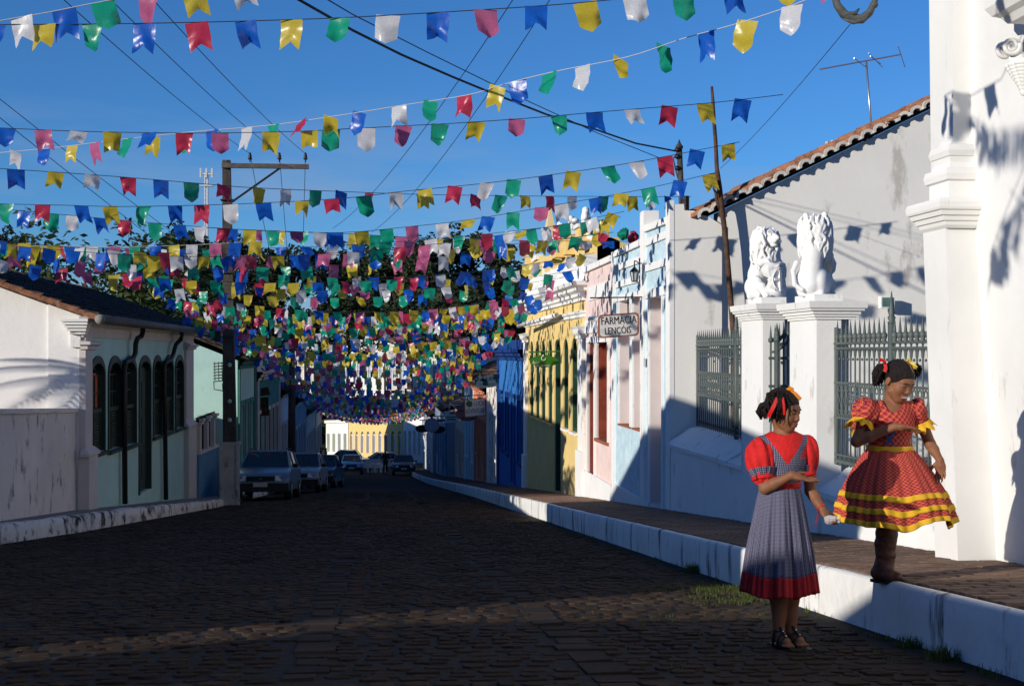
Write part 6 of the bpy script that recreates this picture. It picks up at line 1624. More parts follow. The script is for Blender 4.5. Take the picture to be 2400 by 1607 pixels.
# red and green decorations on the pink parapet
for (u, v, c, lab) in ((1455, 552, 'g', 'crumpled green plastic ball on the pale blue parapet'), (1478, 560, 'r', 'crumpled red plastic star on the pale blue parapet')):
    p = onX(u, v, XR); m = MB(); m.smooth = False; R = random.Random(u); m.ell((0, 0, 0), (.10, .13, .10), 9, 7)
    m.v = [tuple(Vector(q) * R.uniform(.7, 1.25) + Vector((XR + .05, p.y, p.z + .03))) for q in m.v]
    tag(m.build('plastic_decoration', FC[c], org=(XR + .05, p.y, p.z)), lab, 'decoration')
# ------------------------------------------------------------------ organic shapes: distance field and surface nets
class SDF:
    def __init__(s, lo, hi, h):
        s.lo = np.array(lo, float); s.h = h; s.n = np.ceil((np.array(hi, float) - s.lo) / h).astype(int) + 1
        s.f = np.full(tuple(s.n), 1.0, np.float32)
    def sub(s, lo, hi):
        a = np.maximum(np.floor((np.array(lo) - s.lo) / s.h).astype(int), 0); b = np.minimum(np.ceil((np.array(hi) - s.lo) / s.h).astype(int) + 1, s.n)
        if np.any(b <= a): return None
        sl_ = tuple(slice(i, j) for i, j in zip(a, b))
        ax = [s.lo[k] + s.h * np.arange(a[k], b[k], dtype=np.float32) for k in range(3)]
        return sl_, ax[0][:, None, None], ax[1][None, :, None], ax[2][None, None, :]
    def put(s, q, d, k, neg=False):
        f = s.f[q]
        if neg:
            d = -d
            if k > 0:
                hh = np.clip(.5 - .5 * (d - f) / k, 0, 1); s.f[q] = d * (1 - hh) + f * hh + k * hh * (1 - hh)
            else: s.f[q] = np.maximum(f, d)
        elif k > 0:
            hh = np.clip(.5 + .5 * (d - f) / k, 0, 1); s.f[q] = d * (1 - hh) + f * hh - k * hh * (1 - hh)
        else: s.f[q] = np.minimum(f, d)
    def cone(s, a, b, ra, rb, k=0.0, neg=False):
        a, b = np.array(a, float), np.array(b, float); mr = max(ra, rb) + 2 * k + 3 * s.h
        g = s.sub(np.minimum(a, b) - mr, np.maximum(a, b) + mr)
        if g is None: return s
        q, X, Y, Z = g; ab = b - a; L2 = float(ab @ ab) + 1e-12
        t = np.clip(((X - a[0]) * ab[0] + (Y - a[1]) * ab[1] + (Z - a[2]) * ab[2]) / L2, 0, 1)
        d = np.sqrt((X - a[0] - t * ab[0]) ** 2 + (Y - a[1] - t * ab[1]) ** 2 + (Z - a[2] - t * ab[2]) ** 2) - (ra + (rb - ra) * t)
        s.put(q, d.astype(np.float32), k, neg); return s
    def chain(s, pts, rs, k=0.0):
        for i in range(len(pts) - 1): s.cone(pts[i], pts[i + 1], rs[i], rs[i + 1], k)
        return s
    def ell(s, c, r, k=0.0, R=None, neg=False):
        c = np.array(c, float); r = np.array(r, float); mr = max(r) + 2 * k + 3 * s.h; g = s.sub(c - mr, c + mr)
        if g is None: return s
        q, X, Y, Z = g; x, y, z = X - c[0], Y - c[1], Z - c[2]
        if R is not None:
            Rt = np.array(R.transposed()) if hasattr(R, 'transposed') else np.array(R).T
            x, y, z = Rt[0, 0] * x + Rt[0, 1] * y + Rt[0, 2] * z, Rt[1, 0] * x + Rt[1, 1] * y + Rt[1, 2] * z, Rt[2, 0] * x + Rt[2, 1] * y + Rt[2, 2] * z
        k0 = np.sqrt((x / r[0]) ** 2 + (y / r[1]) ** 2 + (z / r[2]) ** 2); k1 = np.sqrt((x / r[0] ** 2) ** 2 + (y / r[1] ** 2) ** 2 + (z / r[2] ** 2) ** 2) + 1e-9
        s.put(q, (k0 * (k0 - 1) / k1).astype(np.float32), k, neg); return s
    def mesh(s, smooth=2):
        f = s.f; h = s.h; n = np.array(f.shape); S = f < 0
        c = [f[i:n[0] - 1 + i, j:n[1] - 1 + j, k:n[2] - 1 + k] for i in (0, 1) for j in (0, 1) for k in (0, 1)]
        cs = sum((x < 0).astype(np.int8) for x in c); mask = (cs > 0) & (cs < 8)
        idx = np.full(mask.shape, -1, np.int64); I = np.argwhere(mask); idx[mask] = np.arange(len(I))
        vals = [x[mask] for x in c]; off = [(i, j, k) for i in (0, 1) for j in (0, 1) for k in (0, 1)]
        acc = np.zeros((len(I), 3)); cnt = np.zeros(len(I))
        for a in range(8):
            for b in range(a + 1, 8):
                if sum(abs(np.array(off[a]) - np.array(off[b]))) != 1: continue
                w = (vals[a] < 0) != (vals[b] < 0); t = np.where(w, vals[a] / (vals[a] - vals[b] + 1e-12), 0)
                p = np.array(off[a])[None] + t[:, None] * (np.array(off[b]) - np.array(off[a]))[None]
                acc += p * w[:, None]; cnt += w
        V = (I + acc / cnt[:, None]) * h + s.lo
        F = []
        for ax in range(3):
            o1, o2 = (ax + 1) % 3, (ax + 2) % 3
            a = [slice(None)] * 3; b = [slice(None)] * 3; a[ax] = slice(0, -1); b[ax] = slice(1, None)
            for o in (o1, o2): a[o] = slice(1, -1); b[o] = slice(1, -1)
            A, B = S[tuple(a)], S[tuple(b)]; ch_ = np.argwhere(A != B)
            if not len(ch_): continue
            base_ = ch_.copy(); base_[:, o1] += 1; base_[:, o2] += 1
            def cell(d1, d2):
                e = base_.copy(); e[:, o1] += d1; e[:, o2] += d2; return idx[e[:, 0], e[:, 1], e[:, 2]]
            q = np.stack([cell(-1, -1), cell(0, -1), cell(0, 0), cell(-1, 0)], 1); inside = A[tuple(ch_.T)]
            q[~inside] = q[~inside][:, ::-1]; F.append(q)
        F = np.concatenate(F); F = F[(F >= 0).all(1)]
        for _ in range(smooth):
            sm = np.zeros_like(V); ct = np.zeros(len(V))
            for a, b in ((0, 1), (1, 2), (2, 3), (3, 0)):
                np.add.at(sm, F[:, a], V[F[:, b]]); np.add.at(ct, F[:, a], 1); np.add.at(sm, F[:, b], V[F[:, a]]); np.add.at(ct, F[:, b], 1)
            V = V * .5 + .5 * sm / np.maximum(ct, 1)[:, None]
        return V, F
def sdf_obj(name, V, F, mats, parent, X=None, midx=None, smooth=True):
    "link a surface-nets mesh; X = 4x4 from modelling space to world"
    if X is not None:
        A = np.array(X); V = V @ A[:3, :3].T + A[:3, 3]
    org = np.array(ORG[parent.name]); me = bpy.data.meshes.new(name)
    me.vertices.add(len(V)); me.vertices.foreach_set('co', (V - org).astype(np.float32).ravel())
    me.loops.add(len(F) * 4); me.loops.foreach_set('vertex_index', F.astype(np.int32).ravel())
    me.polygons.add(len(F)); me.polygons.foreach_set('loop_start', np.arange(0, len(F) * 4, 4, dtype=np.int32))
    try: me.polygons.foreach_set('loop_total', np.full(len(F), 4, dtype=np.int32))
    except Exception: pass
    for m_ in (mats if isinstance(mats, (list, tuple)) else [mats]): me.materials.append(m_)
    if midx is not None: me.polygons.foreach_set('material_index', midx.astype(np.int32))
    me.polygons.foreach_set('use_smooth', [smooth] * len(F)); me.update(calc_edges=True); me.validate()
    o = bpy.data.objects.new(name, me); COL.objects.link(o); o.parent = parent; ORG[o.name] = Vector(org); return o
def fc(V, F): return V[F].mean(1)

# ------------------------------------------------------------------ lions on the gate piers
STATUE = M('white statue plaster', (.80, .80, .79), rough=.8, var=.04, scale=3, bump=.15, bscale=30)
def lion(label, loc, rz, seed, s=1.0):
    "seated lion holding a shield; faces local -y"
    t = thing('lion_statue', loc, label, 'statue', 'lion statues on the gate piers')
    X = Matrix.Translation(Vector(loc)) @ Matrix.Rotation(rz, 4, 'Z') @ Matrix.Scale(s, 4)
    R = random.Random(seed); g = SDF((-.26, -.30, -.02), (.26, .28, .84), .0065)
    g.cone((-.12, -.05, .02), (.12, -.05, .02), .03, .03); g.cone((-.10, .10, .02), (.10, .10, .02), .035, .035, .02)
    g.chain([(0, .10, .12), (0, .08, .28), (0, .02, .44), (0, -.01, .54)], [.115, .105, .11, .105], .03)
    g.ell((0, -.06, .44), (.10, .08, .14), .03)
    for q in (-1, 1):
        g.ell((q * .105, .03, .13), (.07, .14, .13), .03); g.chain([(q * .12, .0, .16), (q * .13, -.12, .12), (q * .12, -.17, .03)], [.06, .05, .04], .02)
        for j in (-1, 0, 1): g.cone((q * .12 + j * .022, -.17, .03), (q * .12 + j * .024, -.215, .022), .018, .016, .006)
        g.chain([(q * .10, -.02, .48), (q * .12, -.10, .40), (q * .09, -.17, .42)], [.06, .045, .036], .02)
        for j in (-1.5, -.5, .5, 1.5): g.cone((q * .085 + j * .017, -.18, .425), (q * .085 + j * .018, -.215, .40), .014, .012, .004)
    g.chain([(.06, .2, .05), (.13, .21, .10), (.16, .17, .24), (.13, .15, .32)], [.025, .022, .022, .03], .015)
    # head, looking along -y and a little down
    hc = Vector((0, -.07, .66)); g_body = g; g = SDF((-.26, -.34, .36), (.26, .22, .90), .0065)
    g.ell((0, -.03, .60), (.098, .098, .15), 0); g.ell(hc, (.085, .10, .095), .03); g.ell((0, -.15, .635), (.048, .06, .042), .02); g.ell((0, -.15, .595), (.036, .045, .022), .012)
    g.cone((0, -.13, .70), (0, -.195, .655), .026, .022, .012); g.ell((0, -.205, .65), (.022, .014, .014), .006)
    for q in (-1, 1):
        g.ell((q * .038, -.158, .688), (.014, .012, .010), .0, neg=True); g.ell((q * .038, -.150, .688), (.011, .010, .008), .003)
        g.cone((q * .02, -.155, .71), (q * .065, -.14, .715), .014, .010, .008); g.ell((q * .026, -.195, .625), (.022, .02, .018), .008)
        g.ell((q * .075, -.04, .75), (.025, .018, .028), .012)
    g.cone((-.03, -.205, .608), (.03, -.205, .608), .006, .006, .002, neg=True)
    # mane: many overlapping locks
    for i in range(210):
        a = R.uniform(0, 2 * math.pi); e = R.uniform(-.5, 1.0); back = R.random() < .55
        if back:
            th = R.uniform(-1.9, 1.9); r0 = .095; z0 = R.uniform(.48, .755); p = Vector((math.sin(th) * (r0 + .01), -.045 + math.cos(th) * (r0 + .02), z0))
            if z0 > .70: p = Vector((p.x * .8, -.05 + (p.y + .05) * .8, z0))
            d = Vector((math.sin(th) * .25, math.cos(th) * .25, -1)).normalized()
        else:
            th = R.uniform(-1.5, 1.5); p = Vector((math.sin(th) * .105, -.10 - .03 * abs(math.cos(th)), R.uniform(.47, .64) if abs(th) < .7 else R.uniform(.50, .76)))
            if abs(th) < .7 and p.z > .575: p.z = R.uniform(.46, .575)
            d = Vector((math.sin(th) * .35, -.25, -1)).normalized()
        L = R.uniform(.08, .16); ph_ = R.uniform(0, 6.28); dq_ = R.uniform(-.004, .020); th0 = th if back else math.pi - th
        def mr(z): return float(np.interp(z, [.38, .46, .56, .66, .72, .77, .80], [.085, .108, .116, .112, .10, .072, .03]))
        pts = []
        for k in range(5):
            z = p.z - L * k / 4.0; a_ = th0 + .10 * math.sin(ph_ + k * 1.5); q_ = mr(z) + dq_
            pts.append(Vector((math.sin(a_) * q_ * (1 if back else 1), -.045 + math.cos(a_) * q_, z)))
        g.chain(pts, [.010, .0125, .012, .009, .004], .001)
    # the head and mane were modelled at unit size: enlarge about the neck and blend into the body field
    V, F = g_body.mesh(1); sdf_obj('figure', V, F, STATUE, t, X)
    V, F = g.mesh(1); V = (V - np.array((0, -.05, .56))) * 1.28 + np.array((0, -.05, .56)); sdf_obj('head_and_mane', V, F, STATUE, t, X)
    # shield: scooped cartouche with raised cross
    m = MB(); m.smooth = True
    out = [(-.13, .40), (-.05, .385), (0, .40), (.05, .385), (.13, .40), (.165, .33), (.15, .25), (.11, .22), (.125, .15), (.15, .09), (.10, .03), (0, -.0), (-.10, .03), (-.15, .09), (-.125, .15), (-.11, .22), (-.15, .25), (-.165, .33)]
    def yy(x, z): return -.215 - .06 * (1 - (x / .17) ** 2) * 1.0 + .06 * (z - .2) + (.05 * (abs(x) / .165) ** 4)
    n = len(out); m.v = [(x, yy(x, z) - .012 - .05 * (abs(x) / .165) ** 6, z) for x, z in out] + [(x * .72, yy(x * .72, .2 + (z - .2) * .75) - .0, .2 + (z - .2) * .75) for x, z in out] + [(x * .96, yy(x, z) + .035, z) for x, z in out]
    for i in range(n):
        j = (i + 1) % n; m.f += [(i, j, n + j, n + i)[::-1], (i, 2 * n + i, 2 * n + j, j)[::-1]]
    m.f += [tuple(range(n, 2 * n)), tuple(range(2 * n, 3 * n))[::-1]]; m.m = [0] * len(m.f); m.sm = [True] * (2 * n) + [False, False]
    def place(m_, name): 
        m_.v = [tuple(X @ Vector(p)) for p in m_.v]; return m_.build(name, STATUE, t)
    place(m, 'shield')
    m = MB()
    for (x0, x1, z0, z1) in ((-.016, .016, .07, .34), (-.08, -.017, .19, .22), (.017, .08, .19, .22)):
        m.hexa([(x0, yy(x0, z0) - .016, z0), (x1, yy(x1, z0) - .016, z0), (x1, yy(x1, z0) + .02, z0), (x0, yy(x0, z0) + .02, z0), (x0, yy(x0, z1) - .016, z1), (x1, yy(x1, z1) - .016, z1), (x1, yy(x1, z1) + .02, z1), (x0, yy(x0, z1) + .02, z1)])
    place(m, 'shield_cross')
    m = MB(); m.smooth = True; m.tube([(.095 * math.cos(k * math.pi / 12), yy(.095 * math.cos(k * math.pi / 12), .2) - .006, .205 + .13 * math.sin(k * math.pi / 12)) for k in range(25)], .007, 5); place(m, 'shield_ring')
    return t
lion('white lion statue seen from behind on the nearer gate pier', (4.24, (P1[0] + P1[1]) / 2 + .02, ztop1), PI * .80, 5, .98)
lion('white lion statue with shield facing the camera on the farther gate pier', (4.24, (P2[0] + P2[1]) / 2, ztop2), .50, 9, .96)
# ------------------------------------------------------------------ people
def skinmat(name, c):
    m = M(name, c, rough=.6, var=.14, scale=14, spec=.28, bump=.05, bscale=90)
    p = m.node_tree.nodes['Principled BSDF']; p.inputs['Subsurface Weight'].default_value = .08; p.inputs['Subsurface Radius'].default_value = (.01, .004, .002); p.inputs['Subsurface Scale'].default_value = .5
    return m
SKIN = skinmat('brown skin', (.21, .088, .044)); LIPS = M('lip colour', (.20, .06, .045), rough=.4); HAIR = M('black brown hair', (.010, .006, .005), rough=.65, var=.5, scale=60, spec=.25, bump=.8, bscale=90)
EYEW = M('eye white', (.62, .58, .54), rough=.2, var=.03); IRIS = M('dark iris', (.012, .008, .006), rough=.15); TEETH = M('teeth', (.72, .70, .66), rough=.25)
REDC = M('red cotton', (.52, .012, .012), rough=.8, var=.15, scale=30, bump=.3, bscale=60); REDD = M('dark red hem cotton', (.30, .010, .014), rough=.8, var=.15, scale=20, bump=.2, bscale=50)
YELC = M('yellow ruffle cotton', (.72, .42, .02), rough=.75, var=.12, scale=25, trans=.15); RIBR = M('red satin ribbon', (.60, .015, .012), rough=.3, spec=.6); RIBO = M('orange satin ribbon', (.75, .22, .01), rough=.3, spec=.6); RIBY = M('yellow satin ribbon', (.78, .55, .03), rough=.3, spec=.6); RIBB = M('navy ribbon', (.015, .025, .14), rough=.5)
BOOT = M('brown boot leather', (.10, .036, .018), rough=.5, var=.35, scale=12, bump=.4, bscale=30, spec=.4); BLK = M('black strap leather', (.012, .011, .011), rough=.5); STUD = M('silver stud', (.7, .7, .7), rough=.2, metal=1)
def cloth_mat(name, kind):
    m = bpy.data.materials.new(name); m.use_nodes = True; N = m.node_tree.nodes; L = m.node_tree.links; p = N['Principled BSDF']; p.inputs['Roughness'].default_value = .85; p.inputs['Specular IOR Level'].default_value = .2
    uv = N.new('ShaderNodeUVMap'); sp_ = N.new('ShaderNodeSeparateXYZ'); L.new(uv.outputs[0], sp_.inputs[0])
    def stripe(src, period, duty, off=0.0):
        a = N.new('ShaderNodeMath'); a.operation = 'MULTIPLY_ADD'; a.inputs[1].default_value = 1 / period; a.inputs[2].default_value = off; L.new(src, a.inputs[0])
        b = N.new('ShaderNodeMath'); b.operation = 'FRACT'; L.new(a.outputs[0], b.inputs[0]); c = N.new('ShaderNodeMath'); c.operation = 'LESS_THAN'; c.inputs[1].default_value = duty; L.new(b.outputs[0], c.inputs[0]); return c.outputs[0]
    def mix(fac, c1, c2, t='MIX'):
        x = N.new('ShaderNodeMixRGB'); x.blend_type = t
        if isinstance(fac, float): x.inputs[0].default_value = fac
        else: L.new(fac, x.inputs[0])
        for i, c in ((1, c1), (2, c2)):
            if isinstance(c, tuple): x.inputs[i].default_value = c + (1,)
            else: L.new(c, x.inputs[i])
        return x.outputs[0]
    if kind == 'gingham':
        a = stripe(sp_.outputs[0], .009, .5); b = stripe(sp_.outputs[1], .009, .5); s = N.new('ShaderNodeMath'); s.operation = 'ADD'; L.new(a, s.inputs[0]); L.new(b, s.inputs[1])
        r = N.new('ShaderNodeValToRGB'); r.color_ramp.interpolation = 'CONSTANT'; e = r.color_ramp.elements; e[0].color = (.23, .23, .30, 1); e[0].position = 0; e[1].position = .3; e[1].color = (.075, .072, .125, 1); q = e.new(.8); q.color = (.022, .02, .05, 1)
        d = N.new('ShaderNodeMath'); d.operation = 'MULTIPLY'; d.inputs[1].default_value = .5; L.new(s.outputs[0], d.inputs[0]); L.new(d.outputs[0], r.inputs[0]); col = r.outputs[0]
    else:
        u45 = N.new('ShaderNodeMath'); u45.operation = 'ADD'; L.new(sp_.outputs[0], u45.inputs[0]); L.new(sp_.outputs[1], u45.inputs[1]); v45 = N.new('ShaderNodeMath'); v45.operation = 'SUBTRACT'; L.new(sp_.outputs[0], v45.inputs[0]); L.new(sp_.outputs[1], v45.inputs[1])
        col = (.56, .02, .02)
        for src in (u45.outputs[0], v45.outputs[0]):
            col = mix(stripe(src, .034, .34, .1), col, mix(.55, col, (.16, .01, .03)))
        for src in (u45.outputs[0], v45.outputs[0]):
            col = mix(stripe(src, .034, .06, .55), col, (.60, .27, .05)); col = mix(stripe(src, .034, .09, .30), col, (.02, .025, .05)); col = mix(stripe(src, .034, .05, .78), col, (.50, .16, .14))
    no = N.new('ShaderNodeTexNoise'); no.inputs['Scale'].default_value = 35; co = N.new('ShaderNodeTexCoord'); L.new(co.outputs['Object'], no.inputs['Vector']); bp = N.new('ShaderNodeBump'); bp.inputs['Strength'].default_value = .25; bp.inputs['Distance'].default_value = .01; L.new(no.outputs['Fac'], bp.inputs['Height']); L.new(bp.outputs[0], p.inputs['Normal'])
    L.new(col, p.inputs['Base Color']); return m
GING = cloth_mat('grey gingham cotton', 'gingham'); PLAID = cloth_mat('red plaid cotton', 'plaid')
def set_uv(o, fn):
    me = o.data; uvl = me.uv_layers.new(name='UVMap'); co = np.empty(len(me.vertices) * 3, np.float32); me.vertices.foreach_get('co', co); co = co.reshape(-1, 3)
    li = np.empty(len(me.loops), np.int32); me.loops.foreach_get('vertex_index', li); uv = fn(co)[li]; uvl.data.foreach_set('uv', uv.astype(np.float32).ravel())
def nv(v): return Vector(v).normalized()
def hand(g, wrist, f, n, side, curl, sc=.9, thumb=.6, spread=.0):
    f, n = nv(f), nv(n); n = (n - f * n.dot(f)).normalized(); s = f.cross(n) * side; w = Vector(wrist); R = Matrix((f, s, n)).transposed()
    g.ell(w + f * .045 * sc, (.046 * sc, .035 * sc, .014 * sc), .012, R); g.cone(w, w + f * .03 * sc, .019 * sc, .022 * sc, .015)
    for i, (o, l, r) in enumerate(((.027, .060, .0080), (.0095, .067, .0083), (-.0085, .062, .0080), (-.0255, .048, .0070))):
        p = w + f * (.080 - .006 * (i == 3)) * sc + s * o * sc; d = (f + s * o * spread * 8).normalized(); a = curl[i]
        pts = [p]; rs = [r * sc]
        for k, fr in enumerate((.45, .32, .26)):
            q = a * (k + .6); dd = d * math.cos(q) + n * math.sin(q); p = p + dd * l * fr * 1.02 * sc; pts.append(p); rs.append(r * sc * (1 - .13 * (k + 1)))
        g.chain(pts, rs, .003)
    b = w + f * .022 * sc + s * .026 * sc + n * .004 * sc; d1 = nv(f * .62 + s * .7 + n * thumb * .4); d2 = nv(f * .9 + s * .25 + n * thumb * .6)
    g.chain([b, b + d1 * .034 * sc, b + d1 * .034 * sc + d2 * .030 * sc], [.0125 * sc, .0098 * sc, .0078 * sc], .006)
def head(g, c, Rm, sc=1.0, smile=0.0):
    "skin of the head; local axes f (forward), s (left), u (up) are the columns of Rm"
    P = lambda f, s, u: Vector(c) + Rm @ (Vector((f, s, u)) * sc)
    def E(p, r, k, neg=False): g.ell(P(*p), tuple(x * sc for x in r), k, Rm, neg)
    def C(a, b, ra, rb, k, neg=False): g.cone(P(*a), P(*b), ra * sc, rb * sc, k, neg)
    E((-.012, 0, .028), (.092, .074, .084), .0); E((.030, 0, -.034), (.058, .056, .074), .03); E((.060, 0, -.086), (.022, .024, .018), .02)
    for q in (-1, 1):
        E((.056, q * .034, -.030 + .006 * smile), (.026, .023, .026), .02); C((.02, q * .055, -.055), (.055, q * .022, -.088), .018, .014, .02)
    E((.070, 0, .026), (.018, .044, .016), .02)
    for q in (-1, 1): E((.099, q * .031, .003), (.017, .019, .011), .008, True)
    for q in (-1, 1):
        E((.0715, q * .030, .0055), (.0145, .0165, .0115), .003)          # lids
        C((.083, q * .018, -.0015), (.081, q * .043, -.001), .0022, .0018, .002, True)
    C((.084, 0, .004), (.0975, 0, -.024), .007, .0105, .010)
    for q in (-1, 1): E((.0925, q * .0105, -.029), (.010, .0085, .007), .004)
    w = .022 + .006 * smile
    E((.089, 0, -.0525), (.011, w, .0065), .006); E((.086, 0, -.0655), (.012, w * .85, .0080), .006)
    C((.100, -w, -.0585 + .004 * smile), (.100, w, -.0585 + .004 * smile), .0022 + .002 * smile, .0022 + .002 * smile, .001, True)
    for q in (-1, 1): E((-.006, q * .076, -.006), (.018, .008, .027), .006)
    return P
def tubes(name, lst, mat, parent, X, n=5):
    m = MB(); m.smooth = True
    for pts, rs in lst: m.tube([X @ Vector(p) for p in pts], rs, n)
    return m.build(name, mat, parent)
def eyes(P, Rm, t, X, sc, look=(1, 0, -.6)):
    for q in (-1, 1):
        c = P(.0685, q * .030, .003); m = MB(); m.smooth = True; m.ell(tuple(c), (.0128 * sc,) * 3, 12, 10)
        d = Rm @ nv(look)
        m.m = [1 if (sum((Vector(m.v[i]) for i in f), Vector()) / len(f) - c).normalized().dot(d) > .82 else 0 for f in m.f]
        m.v = [tuple(X @ Vector(v)) for v in m.v]; m.build('eye', [EYEW, IRIS], t)
def brows(P, t, X, sc):
    tubes('eyebrow', [([P(.090, q * .014, .0205), P(.0895, q * .030, .0265), P(.080, q * .047, .0225)], [.0026 * sc, .003 * sc, .0016 * sc]) for q in (-1, 1)], HAIR, t, X)
def bodice(t, X, lo, hi, prims, cut, h, mats, midf, name, uvf=None, smooth=2):
    g = SDF(lo, hi, h); prims(g); cut(g); V, F = g.mesh(smooth); c = fc(V, F)
    o = sdf_obj(name, V, F, mats, t, X, midf(c) if midf else None)
    Xi = X.inverted(); Vl = V
    if uvf: set_uv_direct(o, uvf(Vl), F)
    return o
def set_uv_direct(o, uv, F):
    l = o.data.uv_layers.new(name='UVMap'); li = np.empty(len(o.data.loops), np.int32); o.data.loops.foreach_get('vertex_index', li); l.data.foreach_set('uv', uv[li].astype(np.float32).ravel())
def skirt(name, t, X, prof, cx, pleats, mat, seed, hemwave=0.0, th=.004, t0=0.0, t1=1.0, puff=0.0, na=200, nz=26, swing=None, wav=None):
    "lathe skirt with pleats; prof(tt) -> (rx, ry, z, pleat amplitude)"
    R = random.Random(seed); ph = [R.uniform(0, 6.28) for _ in range(6)]; v = []; f = []; uv = []
    for j in range(nz + 1):
        q = lerp(t0, t1, j / nz); rx, ry, z, am = prof(q)
        for i in range(na + 1):
            a = 2 * math.pi * i / na
            w = math.cos(pleats * a + 1.3 * math.sin(3 * a + ph[0]) + ph[1]) * .65 + math.cos(pleats * .53 * a + ph[2] + math.sin(2 * a)) * .35
            if wav: w = w * .45 + wav(a) * .9
            k = 1 + am * w + puff
            x, y = cx + (swing(q) if swing else 0) + rx * k * math.cos(a), ry * k * math.sin(a)
            zz = z + hemwave * q * q * (math.sin(3 * a + ph[3]) + .6 * math.sin(5 * a + ph[4])) + (wav(a) * hemwave * q * q * .8 if wav else 0)
            v.append(X @ Vector((x, y, zz))); uv.append((a * .30, q * .75))
    w_ = na + 1
    for j in range(nz):
        for i in range(na): f.append((j * w_ + i, j * w_ + i + 1, (j + 1) * w_ + i + 1, (j + 1) * w_ + i)[::-1])
    m = MB(); m.v = [tuple(p) for p in v]; m.f = f; m.m = [0] * len(f); m.sm = [True] * len(f); o = m.build(name, mat, t)
    l = o.data.uv_layers.new(name='UVMap'); U = np.array(uv); li = np.empty(len(o.data.loops), np.int32); o.data.loops.foreach_get('vertex_index', li); l.data.foreach_set('uv', U[li].astype(np.float32).ravel())
    sd = o.modifiers.new('thickness', 'SOLIDIFY'); sd.thickness = th; sd.offset = 0
    return o
def ribbon(pts, w, X, normal=(0, -1, 0)):
    m = MB(); m.smooth = True; P = [Vector(p) for p in pts]; n = len(P); v = []
    for i in range(n):
        d = (P[min(i + 1, n - 1)] - P[max(i - 1, 0)]).normalized(); s = d.cross(Vector(normal)).normalized() * w / 2; v += [P[i] - s, P[i] + s]
    for i in range(n - 1): m.f.append((2 * i, 2 * i + 1, 2 * i + 3, 2 * i + 2)); m.m.append(0); m.sm.append(True)
    m.v = [tuple(X @ p) for p in v]; return m
def foot_ground(u, v, fz):
    r = ray(u, v); d = 4.0
    for _ in range(60):
        p = Vector((0, 0, CAMZ)) + r * d; d += (p.z - fz(p.x, p.y)) * 1.5
    return Vector((0, 0, CAMZ)) + r * d, d

# ---- girl in red blouse and grey gingham pinafore, standing in the road
G1, d1 = foot_ground(1850, 1510, lambda x, y: crown(x, y) + .018)
k1 = FPX / d1
g1 = thing('person', G1, 'person in red blouse and grey gingham pinafore holding out an open palm in the road', 'person')
X1 = Matrix.Translation(G1) @ Matrix.Rotation(-YAW, 4, 'Z')
A1 = lambda u, v, y=0.0: Vector(((u - 1850) / k1 * (1 + y / d1), y, (1510 - v) / k1 * (1 + y / d1) + (V0 - 1510) / k1 * 0))
def A1(u, v, y=0.0):
    s = (d1 + y) / FPX; return Vector(((u - U0) * s - (1850 - U0) * d1 / FPX, y, (V0 - v) * s - (V0 - 1510) * d1 / FPX))
g = SDF((-.30, -.32, -.03), (.34, .22, 1.46), .0042)
nb = A1(1834, 1026, .01); hc = A1(1836, 962, .0)
psi = rad(-44); pit = rad(-12)
Rh = Matrix.Rotation(psi, 3, 'Z') @ Matrix.Rotation(-pit, 3, 'Y')
P1h = head(g, hc, Rh, .97)
g.chain([P1h(-.025, 0, -.05), nb + Vector((0, 0, .02)), nb + Vector((0, .005, -.03))], [.036, .037, .050], .02)
sl1, sr1 = A1(1779, 1044, 0), A1(1891, 1042, .03)
ch1 = A1(1836, 1062, .01); wa1 = A1(1827, 1134, .01)
g.cone(nb - Vector((0, 0, .03)), sl1, .045, .042, .02); g.cone(nb - Vector((0, 0, .03)), sr1, .045, .042, .02)
g.ell(ch1 + Vector((0, .0, -.01)), (.112, .082, .13), .03); g.ell(wa1, (.090, .072, .10), .04); g.ell(wa1 - Vector((0, 0, .12)), (.108, .085, .10), .04)
el, wl = A1(1793, 1143, -.07), A1(1856, 1113, -.155)
er, wr = A1(1900, 1150, .02), A1(1927, 1192, -.03)
g.chain([sl1, sl1.lerp(el, .5), el], [.045, .036, .031], .012); g.chain([el, el.lerp(wl, .35), wl], [.031, .030, .020], .012)
g.chain([sr1, sr1.lerp(er, .5), er], [.043, .035, .030], .012); g.chain([er, er.lerp(wr, .35), wr], [.030, .029, .020], .012)
hand(g, wl, A1(1925, 1131, -.17) - wl, (.12, -.25, 1), -1, (.10, .06, .10, .18), .96, .3, .35)
hand(g, wr, A1(1946, 1226, -.07) - wr, (.75, -.6, .25), -1, (.75, .8, .85, .9), .90, .9)
for (hu, ku, au, yo, tu, tv) in ((1826, 1825, 1826, .03, 1852, 1511), (1852, 1852, 1853, .06, 1886, 1505)):
    hp, kn, an = A1(hu, 1230, yo), A1(ku, 1370, yo), A1(au, 1478, yo)
    g.chain([wa1 - Vector((0, 0, .15)), hp, kn, kn.lerp(an, .3), an], [.09, .070, .050, .047, .030], .012)
    toe = A1(tu, tv, yo - .13); toe.z = .022; heel = Vector((an.x - .012, yo + .025, .03))
    g.chain([an, heel], [.030, .026], .01); ball = heel.lerp(toe, .72); g.chain([heel, ball], [.027, .024], .012); g.cone(an, ball, .024, .018, .015)
    dirv = (toe - heel).normalized(); sd_ = Vector((-dirv.y, dirv.x, 0))
    for j, (o, l, r) in enumerate(((.022, .035, .0105), (.008, .036, .008), (-.004, .032, .0075), (-.015, .027, .007), (-.026, .02, .0065))):
        b0 = ball + sd_ * o * (1 if hu < 1840 else 1); b0.z = .014; g.cone(b0, b0 + dirv * l + Vector((0, 0, -.003)), r, r * .9, .004)
V, F = g.mesh(1); C = fc(V, F); mi = np.zeros(len(F))
